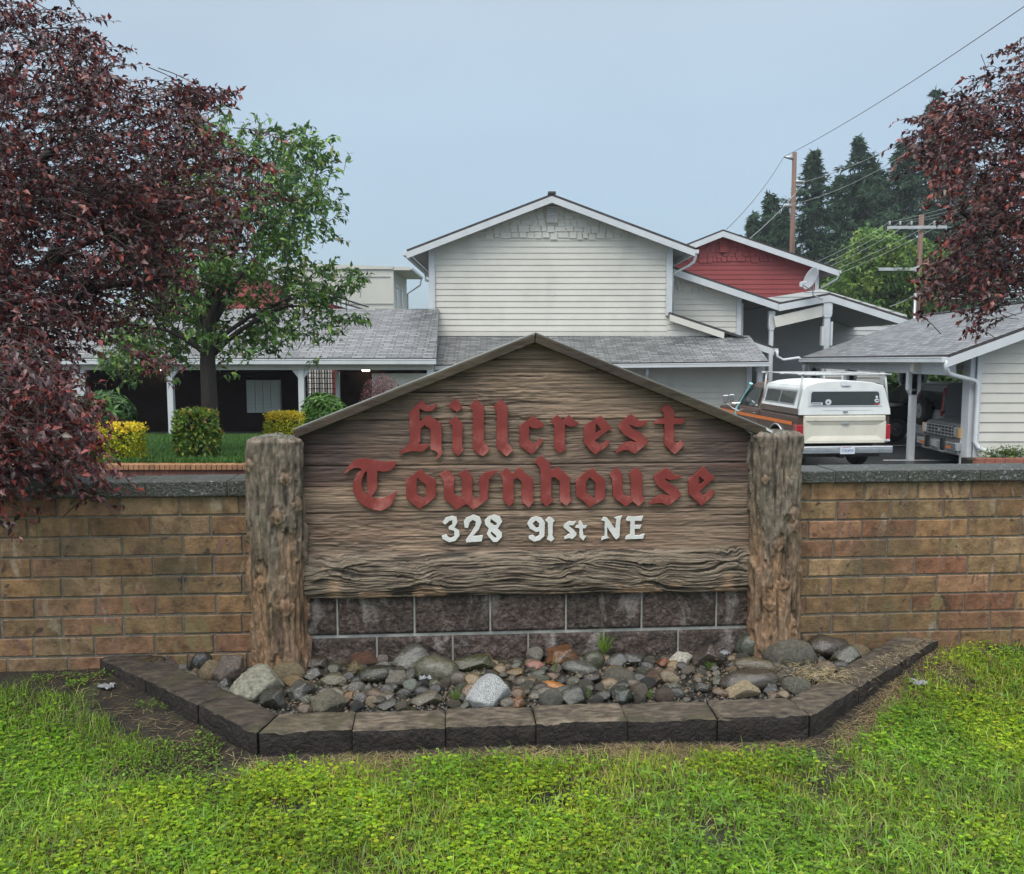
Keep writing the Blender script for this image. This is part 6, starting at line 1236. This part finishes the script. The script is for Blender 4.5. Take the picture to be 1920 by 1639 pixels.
wire('long dark wire rising from the bare pole to the top right corner', at(1470, 294, 57), at(1935, 2, 30), .017, wire_m, .25)
wire('dark wire falling from the bare pole to the red roof', at(1470, 294, 57), at(1362, 430, 46), .022, wire_m, .3)
wire('wire crossing the conifers from the bare pole right arm towards the plum tree', at(1509, 341, 57), at(1700, 262, 48), .018, wire_l, .2)
wire('lower of the two wires crossing the conifers towards the plum tree', at(1470, 386, 57), at(1725, 270, 48), .018, wire_l, .5)
wire('wire falling leftward from the bare pole right arm down to the red roof', at(1509, 341, 57), at(1400, 452, 47), .018, wire_l, .2)
for i, (x, y, x2, y2, px) in enumerate(((1527, 493, 1815, 378, 1668), (1538, 498, 1812, 388, 1688), (1548, 503, 1810, 395, 1709), (1562, 507, 1850, 395, 1752), (1576, 512, 1870, 400, 1772))):
    c_ = at(px, 416, 49.8); w_ = ['outermost left', 'second from left', 'middle', 'fourth from left', 'rightmost']
    wire('pale line from the %s insulator of the upper crossarm down to the left' % w_[i], at(x, y, 44), c_, .011, wire_l, .12, 'lines on the crossarm pole'); wire('pale line from the %s insulator of the upper crossarm up to the right' % w_[i], c_, at(x2 + 20, y2 - 8, 46), .011, wire_l, .1, 'lines on the crossarm pole')
wire('thick pale cable from the crossarm pole foot to the right behind the plum tree', at(1716, 557, 49.6), at(1935, 556, 45), .03, wire_l, .1); wire('thin pale cable above the thick one behind the plum tree', at(1716, 550, 49.6), at(1935, 548, 45), .015, wire_l, .1)
wire('cable running down left from the crossarm pole conduit to the carport roof', at(1716, 553, 49.6), at(1668, 575, 46), .018, wire_l, .05)
# ================================================================ VEHICLES
def arch(yc, r, z0, n=9): return [(yc - r * math.cos(math.pi * i / n), z0 + r * math.sin(math.pi * i / n) * .95) for i in range(n + 1)]
def wheel(parent, x, y, r, wd, seed=0, side=1, rim='chrome'):
    mb = MB(); mb.disc_ring((x, y, r), (1, 0, 0), r * .58, r, wd); t = mb.build('wheel', M['black'], parent, smooth=False, local=True)
    mb = MB(); mb.disc_ring((x + side * wd * .28, y, r), (1, 0, 0), .03, r * .59, .05, 20); 
    for k in range(8): a = k * math.pi / 4; mb.box((x + side * (wd * .28 + .026), y + math.cos(a) * r * .33 - .02, r + math.sin(a) * r * .33 - .02), (x + side * (wd * .28 + .034), y + math.cos(a) * r * .33 + .02, r + math.sin(a) * r * .33 + .02))
    mb.build('rim', M[rim], t, local=True)
def carpaint(name, c, rough=.3, dirty=.0): return mat(name, (tuple(v * .85 for v in c), c), scale=2, rough=rough, spec=.5, coat=.3, bump=.03, blot=[((.10, .085, .07), 5, (1, 1, 1), .64, .85)] if dirty else None)
brown = carpaint('brown_paint', (.085, .045, .033), .4, 1); cream = mat('cream_paint', ((.62, .60, .50), (.72, .70, .60)), scale=2, rough=.4, blot=[((.30, .17, .08), 9, (1, 1, 2), .66, .8)]); cwhite = mat('canopy_white', ((.62, .66, .65), (.74, .77, .76)), scale=2, rough=.4, blot=[((.3, .3, .26), 6, (.4, 1, 2), .66, .85)])
redl = mat('tail_lamp', ((.30, .01, .015), (.42, .02, .03)), scale=6, rough=.15, coat=.5); orange = mat('orange_stripe', ((.62, .16, .03), (.75, .2, .035)), scale=4, rough=.4)
tk = thing('pickup_truck', 'old brown pickup truck with orange stripe, white tailgate, canopy and rack, parked facing away', 'truck', (6.93, 18.3, -.845), rotz=R(5.5))
prof = [(.03, .60), (.03, 1.19)] + [(2.12, 1.2), (2.14, 1.2), (3.62, 1.19), (4.85, 1.10), (5.02, .98), (5.05, .52), (4.66, .48)] + arch(4.22, .43, .46)[::-1] + [(3.7, .46), (1.62, .48)] + arch(1.12, .44, .48)[::-1] + [(.62, .52)]
mb = MB()
# sides curve in at the top and bottom: three strips lofted
def loft(mb, prof, secs):
    """secs: list of (x, shrink-z function value)"""
    n = len(prof); vs = []
    for x, f in secs: vs += [(x, y, z if z < f[0] else f[0] + (z - f[0]) * f[1]) for y, z in prof]
    fs = [(i * n + k, (i + 1) * n + k, (i + 1) * n + (k + 1) % n, i * n + (k + 1) % n) for i in range(len(secs) - 1) for k in range(n)]
    fs += [tuple(range(n)), tuple(range(len(secs) * n - 1, (len(secs) - 1) * n - 1, -1))]; mb.add(vs, fs)
loft(mb, prof, [(-1.0, (1.1, .3)), (-.985, (1.1, .75)), (-.95, (1.1, 1)), (.95, (1.1, 1)), (.985, (1.1, .75)), (1.0, (1.1, .3))]); mb.build('body', brown, tk, local=True)
mb = MB(); # cab greenhouse
cabp = [((2.18, 1.18), .93), ((2.30, 1.72), .76), ((2.42, 1.78), .72), ((3.05, 1.78), .72), ((3.22, 1.70), .76), ((3.78, 1.18), .93)]
n = 6; mb.add([(-w_, y, z) for (y, z), w_ in cabp] + [(w_, y, z) for (y, z), w_ in cabp], [tuple(range(n)), tuple(range(2 * n - 1, n - 1, -1))] + [(i, i + n, (i + 1) % n + n, (i + 1) % n) for i in range(n)]); mb.build('cab', brown, tk, local=True, bevel=.02)
for s in (-1, 1):
    mb = MB(); mb.add([(s * .935, 2.45, 1.22), (s * .935, 3.50, 1.22), (s * .80, 3.20, 1.64), (s * .80, 2.50, 1.66)], [(0, 1, 2, 3)]); mb.build('side_window', M['glass'], tk, local=True)
mb = MB(); mb.add([(-.86, 3.72, 1.27), (.86, 3.72, 1.27), (.74, 3.27, 1.68), (-.74, 3.27, 1.68)], [(0, 1, 2, 3)]); mb.build('windshield', M['glass'], tk, local=True)
for (yy) in (2.16, 3.55):
    mb = MB(); mb.box((-1.004, yy, .56), (1.004, yy + .012, 1.17)); mb.build('door_seam', M['black'], tk, local=True)
mb = MB(); mb.box((-1.03, 2.35, 1.06), (-1.002, 2.5, 1.09)); mb.build('door_handle', M['chrome'], tk, local=True, bevel=.006)
for s in (-1, 1):
    mb = MB(); mb.box((s * 1.008 - .006, .30, .965), (s * 1.008 + .006, 4.95, 1.035)); mb.build('orange_stripe', orange, tk, local=True)
    mb = MB(); pts = [(s * 1.01, y, z) for y, z in arch(1.12, .47, .48, 14)]; mb.tube(pts, .028, 6); mb.build('arch_trim', M['chrome'], tk, local=True, smooth=True)
    for y in (1.12, 4.22): wheel(tk, s * .86, y, .375, .24, side=s)
    mb = MB(); mb.box((s * .95 - .065, -.012, .63), (s * .95 + .065, .20, .99)); o = mb.build('tail_lamp', redl, tk, local=True, bevel=.015)
    mb = MB(); mb.box((s * .95 - .055, -.018, .635), (s * .95 + .055, -.0125, .68)); mb.box((s * 1.0170 - .001, .0, .635), (s * 1.0170 + .001, .18, .665)); mb.build('reverse_lamp', M['white'], o, local=True)
# tailgate
mb = MB(); mb.box((-.885, -.025, .60), (.885, .03, 1.185)); tg = mb.build('tailgate', cream, tk, local=True, bevel=.012)
mb = MB(); # raised frame round a recessed panel
def fr(x0, x1, z0, z1, X0, X1, Z0, Z1, y0, y1): return [(X0, y0, Z0), (X1, y0, Z0), (X1, y0, Z1), (X0, y0, Z1), (x0, y1, z0), (x1, y1, z0), (x1, y1, z1), (x0, y1, z1)], [(0, 1, 5, 4), (1, 2, 6, 5), (2, 3, 7, 6), (3, 0, 4, 7), (4, 5, 6, 7)]
v_, f_ = fr(-.70, .70, .76, .98, -.85, .85, .66, 1.06, -.062, -.030); mb.add(v_, f_); mb.box((-.87, -.058, 1.07), (.87, -.026, 1.165)); mb.box((-.87, -.060, .615), (.87, -.026, .658)); mb.box((-.885, -.062, .66), (-.85, -.026, 1.065)); mb.box((.85, -.062, .66), (.885, -.026, 1.065)); mb.build('gate_panel', cream, tg, local=True, bevel=.006)
mb = MB(); mb.box((-.08, -.068, 1.0), (.08, -.059, 1.045)); mb.build('gate_latch', M['metal'], tg, local=True, bevel=.004)
# canopy
sec = lambda ins: [(-1.0, 1.2), (-.99, 1.32), (-.93, 1.55), (-.885, 1.74), (-.84, 1.80), (-.6, 1.865), (-.3, 1.895), (0, 1.905), (.3, 1.895), (.6, 1.865), (.84, 1.80), (.885, 1.74), (.93, 1.55), (.99, 1.32), (1.0, 1.2)]
mb = MB(); ys = [-.03, .06, 1.9, 2.10]; vs = []; n = 15
for i, y in enumerate(ys):
    k = .985 if i in (0, 3) else 1
    for x, z in sec(0): vs.append((x * k, y + (.07 * (z - 1.2) / .7 if i == 0 else 0), 1.2 + (z - 1.2) * k))
mb.add(vs, [(i * n + k, i * n + (k + 1) % n, (i + 1) * n + (k + 1) % n, (i + 1) * n + k) for i in range(3) for k in range(n)] + [tuple(range(n - 1, -1, -1)), tuple(range(3 * n, 4 * n))]); cp = mb.build('canopy', cwhite, tk, local=True)
def slantq(x0, x1, z0, z1, d): f = lambda z: -.03 + .07 * (z - 1.2) / .7 - d; return [(x0, f(z0), z0), (x1, f(z0), z0), (x1 * .965, f(z1), z1), (x0 * .965, f(z1), z1)]
mb = MB(); mb.add(slantq(-.80, .80, 1.375, 1.70, .012), [(0, 1, 2, 3)]); mb.build('rear_window_frame', M['white'], cp, local=True)
def rquad(x0, x1, z0, z1, d, r=.05):
    pts = []; f = lambda z: -.03 + .07 * (z - 1.2) / .7 - d
    for cx, cz, a0 in ((x1 - r, z0 + r, -90), (x1 - r, z1 - r, 0), (x0 + r, z1 - r, 90), (x0 + r, z0 + r, 180)):
        for k in range(5): a = R(a0 + 22.5 * k); x, z = cx + r * math.cos(a), cz + r * math.sin(a); pts.append((x * (1 - .035 * (z - 1.375) / .325), f(z), z))
    return pts
mb = MB(); pp = rquad(-.755, .755, 1.40, 1.68, .020); mb.add(pp, [tuple(range(len(pp)))]); rw = mb.build('rear_window', glassy('canopy_glass', (.035, .042, .04), .06, .5), cp, local=True)
st = [(-.74, -.50, 1.405, 1.455, M['white']), (-.44, -.31, 1.405, 1.52, M['white']), (.64, .74, 1.45, 1.53, M['white']), (.67, .72, 1.54, 1.59, M['white']), (.63, .74, 1.41, 1.43, mat('sticker_red', ((.45, .03, .04),), scale=2))]
for i, (x0, x1, z0, z1, m_) in enumerate(st): mb = MB(); pp = rquad(x0, x1, z0, z1, .0225, min(x1 - x0, z1 - z0) * (.48 if i in (1, 2) else .15)); mb.add(pp, [tuple(range(len(pp)))]); mb.build('sticker', m_, rw, local=True)
mb = MB(); mb.box((-.66 - .06, -.0305, 1.42), (-.53, -.0285, 1.437)); mb.box((-.40, -.0290, 1.45), (-.355, -.027, 1.475)); mb.box((-.39, -.0290, 1.425), (-.35, -.027, 1.44)); mb.box((.665, -.0285, 1.48), (.715, -.0265, 1.50)); mb.build('sticker_print', M['black'], rw, local=True)
mb = MB(); mb.box((-.05, -.05, 1.255), (.05, -.03, 1.28)); mb.box((-.5, -.026, 1.29), (.62, -.024, 1.294)); mb.build('canopy_latch', M['metal'], cp, local=True)
mb = MB(); mb.add([(-.08, -.0, 1.80), (.12, -.0, 1.80), (.12, .04, 1.885), (-.08, .04, 1.885)], [(0, 1, 2, 3)]); mb.build('roof_patch', M['metal'], cp, local=True)
def xs(z): return .99 - .06 * (z - 1.32) / .23 if z < 1.55 else .93 - .045 * (z - 1.55) / .19
for s in (-1, 1):
    mb = MB(); q = [(s * (xs(z) + .008), y, z) for y, z in ((.28, 1.39), (1.92, 1.39), (1.92, 1.70), (.28, 1.70))]; mb.add(q, [(0, 1, 2, 3)]); fr_ = mb.build('side_window_frame', M['metal'], cp, local=True)
    mb = MB(); mb.box((s * 1.003 - .006, .02, 1.2), (s * 1.003 + .006, 2.08, 1.325)); mb.build('canopy_skirt', mat('faded_brown', ((.10, .075, .06), (.15, .12, .10)), scale=6, rough=.6), cp, local=True)
    for y0, y1 in ((.33, 1.06), (1.12, 1.87)):
        mb = MB(); q = [(s * (xs(z) + .014), y, z) for y, z in ((y0, 1.42), (y1, 1.42), (y1, 1.67), (y0, 1.67))]; mb.add(q, [(0, 1, 2, 3)]); mb.build('side_pane', M['glass'], fr_, local=True)
# bumper and plate
mb = MB(); mb.box((-1.0, -.17, .40), (1.0, -.05, .555)); bp = mb.build('bumper', M['chrome'], tk, local=True, bevel=.02); mb = MB(); mb.box((-.97, -.182, .455), (-.2, -.171, .51)); mb.box((.22, -.182, .455), (.97, -.171, .51)); mb.build('bumper_strip', M['metal'], bp, local=True, bevel=.004)
mb = MB(); mb.box((-.155, -.192, .395), (.155, -.18, .56)); pl = mb.build('licence_plate', mat('plate_white', ((.62, .68, .74), (.72, .76, .8)), scale=6, rough=.4), bp, local=True)
def textmesh(txt, size, m, parent, loc, name, rot=(R(90), 0, 0), sx=1.0):
    cu = bpy.data.curves.new(name, 'FONT'); cu.body = txt; cu.size = size; cu.align_x = 'CENTER'; cu.align_y = 'CENTER'; cu.extrude = .0008; o = bpy.data.objects.new(name, cu); me = bpy.data.meshes.new_from_object(o); bpy.data.objects.remove(o); me.materials.append(m)
    o = link(bpy.data.objects.new(name, me)); o.parent = parent; o.location = loc; o.rotation_euler = rot; o.scale = (sx, 1, 1); return o
textmesh('C43493I', .085, mat('plate_blue', ((.04, .12, .32),), scale=3), pl, (0, -.194, .462), 'plate_number', sx=.86); textmesh('WASHINGTON', .028, mat('plate_red', ((.45, .06, .08),), scale=3), pl, (-.02, -.194, .534), 'plate_state')
mb = MB(); mb.box((-.85, .1, .30), (.85, 1.0, .50)); mb.box((-.12, -.1, .3), (-.03, .1, .40)); mb.beam((-.9, .9, .33), (.9, .9, .33), .12, .12); mb.build('underbody', M['black'], tk, local=True)
# rack
mb = MB()
for s in (-1, 1):
    mb.tube([(s * .99, .06, 1.25), (s * .93, .07, 1.75), (s * .90, .08, 2.02)], .02, 6); mb.tube([(s * .95, 2.02, 1.35), (s * .93, 2.02, 1.75), (s * .90, 2.02, 2.02)], .02, 6); mb.tube([(s * .91, -.0, 2.04), (s * .91, 2.25, 2.04)], .018, 6)
mb.tube([(-1.0, .06, 2.03), (1.02, .06, 2.03)], .02, 6); mb.tube([(-1.0, 2.05, 2.03), (1.0, 2.05, 2.03)], .02, 6); mb.tube([(.0, 1.0, 2.0), (.0, 1.0, 1.9)], .02, 6); mb.tube([(-1.0, 1.0, 2.03), (1.0, 1.0, 2.03)], .015, 6); mb.build('roof_rack', mat('rack_white', ((.42, .46, .46), (.6, .63, .62)), scale=8, rough=.5), tk, local=True, smooth=True)
for x in (-.5, 0): mb = MB(); mb.box((x - .03, 3.0, 1.785), (x + .03, 3.06, 1.82)); mb.build('marker_lamp', orange, tk, local=True, bevel=.01)
mb = MB(); mb.box((-1.38, 3.56, 1.24), (-1.24, 3.62, 1.44)); mb.box((-1.22, 3.54, 1.27), (-1.10, 3.60, 1.46)); mi = mb.build('mirror', M['chrome'], tk, local=True, bevel=.02); mb = MB(); mb.tube([(-1.0, 3.5, 1.05), (-1.15, 3.55, 1.12), (-1.3, 3.58, 1.25)], .012, 6); mb.tube([(-.97, 3.5, 1.25), (-1.15, 3.57, 1.24)], .012, 6); mb.build('mirror_arm', M['chrome'], mi, local=True)
tp = mat('black_tarp', ((.012, .013, .016), (.03, .03, .035)), scale=5, rough=.5, bump=.6); mb = MB(); mb.add([(-.95, 3.86, 1.18), (-.90, 3.60, 1.24), (-.79, 3.22, 1.72), (-.80, 3.45, 1.66), (-.3, 3.86, 1.20), (-.3, 3.42, 1.68)], [(0, 1, 2, 3), (0, 3, 5, 4)]); tpo = mb.build('windshield_cover', tp, tk, local=True)
mb = MB(); mb.tube([(-.83, 3.17, 1.74), (-.83, 3.22, 1.66), (-.90, 3.42, 1.45), (-.96, 3.60, 1.22), (-1.01, 3.62, 1.10), (-1.03, 3.64, .90)], [.05, .04, .022, .035, .045, .04], 6); mb.build('teal_strap', mat('teal_cloth', ((.22, .48, .50), (.35, .62, .64)), scale=12, rough=.7, bump=.5), tpo, local=True)
# simple but shaped cars in the carport
def car(name, label, loc, rot, Ln, Wd, Ht, belt, hood, paint, van=False, grp=None, front=None):
    t = thing(name, label, 'car', loc, grp, rot); r = .34; y0, y1 = .0, Ln; wb0, wb1 = .95, Ln - .85
    pr = [(0, .35), (.0, belt - .03), (.06, belt), (Ln - hood, belt), (Ln - .12, belt - .14), (Ln - .02, belt - .25), (Ln, .40), (Ln - .2, .28)] + arch(wb1, .40, .28)[::-1] + arch(wb0, .40, .28)[::-1] + [(.3, .28)]
    mb = MB(); w_ = Wd / 2; loft(mb, pr, [(-w_, (belt - .15, .4)), (-w_ + .03, (belt - .15, .85)), (-w_ + .09, (belt - .15, 1)), (w_ - .09, (belt - .15, 1)), (w_ - .03, (belt - .15, .85)), (w_, (belt - .15, .4))]); mb.build('body', paint, t, local=True)
    g = [((.04, belt - .02), .93), ((.16 if van else .22, Ht - .06), .77), ((.30, Ht), .72), ((Ln - hood - .75, Ht), .72), ((Ln - hood - .55, Ht - .05), .77), ((Ln - hood + .12, belt - .02), .93)]
    mb = MB(); n = 6; mb.add([(-w_ * k, y, z) for (y, z), k in g] + [(w_ * k, y, z) for (y, z), k in g], [tuple(range(n)), tuple(range(2 * n - 1, n - 1, -1))] + [(i, i + n, (i + 1) % n + n, (i + 1) % n) for i in range(n)]); mb.build('cabin', paint, t, local=True, bevel=.03)
    zt_ = Ht - .10; zb_ = belt + .04
    for s in (-1, 1):
        for k, (a, b) in enumerate(((.22, .33), (.36, .62), (.65, .92))):
            A, B = .1 + a * (Ln - hood) , .1 + b * (Ln - hood); f = lambda z: s * (w_ * (.93 - .16 * (z - belt) / (Ht - belt)) + .008); sh_ = .22 if k == 2 else 0
            mb = MB(); mb.add([(f(zb_), A, zb_), (f(zb_), B - .0, zb_), (f(zt_), B - sh_ - .12 * (k == 2), zt_), (f(zt_), A, zt_)], [(0, 1, 2, 3)]); mb.build('side_window', M['glass'], t, local=True)
        for y in (wb0, wb1): wheel(t, s * (w_ - .12), y, r, .2, side=s)
        mb = MB(); 
        if van: mb.add([(s * w_ * .935, .0, belt + .02), (s * w_ * .78, .135, Ht - .12), (s * w_ * .68, .12, Ht - .12), (s * w_ * .82, -.01, belt + .02), ], [(0, 1, 2, 3)]); mb.box((s * w_ * .9 - .05, -.015, belt - .1), (s * w_ * .9 + .05, .05, belt + .03))
        else: mb.box((s * w_ * .9 - .05, -.015, .62), (s * w_ * .9 + .05, .06, belt - .15))
        mb.build('tail_lamp', redl, t, local=True)
    f = lambda z: .04 + .15 * (z - belt) / (Ht - belt) - .012
    mb = MB(); q = [(-w_ * .80, f(zb_), zb_), (w_ * .80, f(zb_), zb_), (w_ * .66, f(zt_), zt_), (-w_ * .66, f(zt_), zt_)]; mb.add(q, [(0, 1, 2, 3)]); mb.build('rear_window', M['glass'], t, local=True)
    mb = MB(); ya, yb = Ln - hood + .11, Ln - hood - .54; mb.add([(-w_ * .84, ya - .02, zb_), (w_ * .84, ya - .02, zb_), (w_ * .7, yb + .05, zt_ + .02), (-w_ * .7, yb + .05, zt_ + .02)], [(0, 1, 2, 3)]); mb.build('windshield', M['glass'], t, local=True)
    mb = MB(); mb.box((-w_ * .97, -.10, .36), (w_ * .97, .02, .54)); mb.build('rear_bumper', paint if van else M['metal'], t, local=True, bevel=.03)
    return t
blackp = carpaint('black_paint', (.012, .014, .015), .25); wvan = carpaint('white_paint', (.42, .44, .45), .3); greyp = mat('dull_grey_paint', ((.12, .125, .125), (.17, .175, .175)), scale=3, rough=.5, blot=[((.25, .22, .17), 3, (1, 1, 1), .58, .8)])
s1 = car('parked_car', 'black four-wheel-drive facing left at the back of the carport, beyond the white pickup canopy', (14.1, 25.4, -.845), R(90), 4.2, 1.75, 1.62, 1.05, 1.15, blackp)
s2 = car('parked_car', 'white car with dark windows and spare wheel on its tail inside the carport', (10.75, 22.75, -.845), R(-90), 4.6, 1.75, 1.72, 1.0, 1.0, wvan, van=True)
mb = MB(); mb.disc_ring((.0, -.13, .98), (0, 1, 0), .2, .37, .2); sp_ = mb.build('spare_wheel', M['black'], s2, local=True); mb = MB(); mb.disc_ring((.0, -.19, .98), (0, 1, 0), .03, .21, .06, 20); mb.build('rim', M['chrome'], sp_, local=True)
s3 = car('parked_car', 'grey square-nosed four-wheel-drive with chrome bumper facing left beside the carport end wall', (14.15, 19.88, -.845), R(91), 4.45, 1.68, 1.60, 1.06, 1.45, greyp)
L3_ = 4.45
mb = MB(); mb.box((-.58, L3_ - .01, .62), (.58, L3_ + .03, .88)); gq = mb.build('grille', M['black'], s3, local=True); mb = MB()
for k in range(4): mb.box((-.58, L3_ + .031, .64 + k * .07), (.58, L3_ + .045, .665 + k * .07))
for k in range(8): mb.box((-.52 + k * .15, L3_ + .031, .62), (-.505 + k * .15, L3_ + .042, .88))
mb.build('grille_bars', M['metal'], gq, local=True); mb = MB(); mb.prism([(-.05, L3_ + .047, .76), (0, L3_ + .047, .73), (.05, L3_ + .047, .76), (0, L3_ + .047, .79)], (0, .01, 0)); mb.build('grille_badge', M['chrome'], gq, local=True)
for s in (-1, 1):
    mb = MB(); mb.box((s * .68 - .09, L3_ - .01, .64), (s * .68 + .09, L3_ + .04, .86)); mb.build('headlight', M['chrome'], s3, local=True, bevel=.015)
    mb = MB(); mb.box((s * .81 - .035, L3_ - .1, .64), (s * .81 + .035, L3_ + .03, .86)); mb.build('side_marker', mat('amber_lens', ((.6, .35, .12), (.7, .42, .16)), scale=4, rough=.2), s3, local=True)
mb = MB(); mb.box((-.88, L3_, .36), (.88, L3_ + .14, .54)); mb.box((-.8, L3_ - .05, .26), (.8, L3_ + .05, .36)); bq = mb.build('front_bumper', M['chrome'], s3, local=True, bevel=.02)
for x in (-.35, .35): mb = MB(); mb.box((x - .05, L3_ + .1, .33), (x + .05, L3_ + .18, .60)); mb.build('bumper_guard', M['black'], bq, local=True, bevel=.01)
for x in (-.6, .6): mb = MB(); mb.box((x - .09, L3_ + .141, .40), (x + .09, L3_ + .15, .45)); mb.build('bumper_lamp', orange, bq, local=True)

# ================================================================ damp air
mb = MB(); mb.box((-70, -6, -2.2), (70, 125, 26)); hz = mb.build('haze', None); tag(hz, kind='stuff')
hm = bpy.data.materials.new('haze'); hm.use_nodes = True; n_ = hm.node_tree.nodes; n_.remove(n_['Principled BSDF']); pv = n_.new('ShaderNodeVolumePrincipled'); pv.inputs['Color'].default_value = (.86, .92, 1, 1); pv.inputs['Density'].default_value = .0006; pv.inputs['Anisotropy'].default_value = .2
hm.node_tree.links.new(pv.outputs[0], n_['Material Output'].inputs['Volume']); hz.data.materials.append(hm)
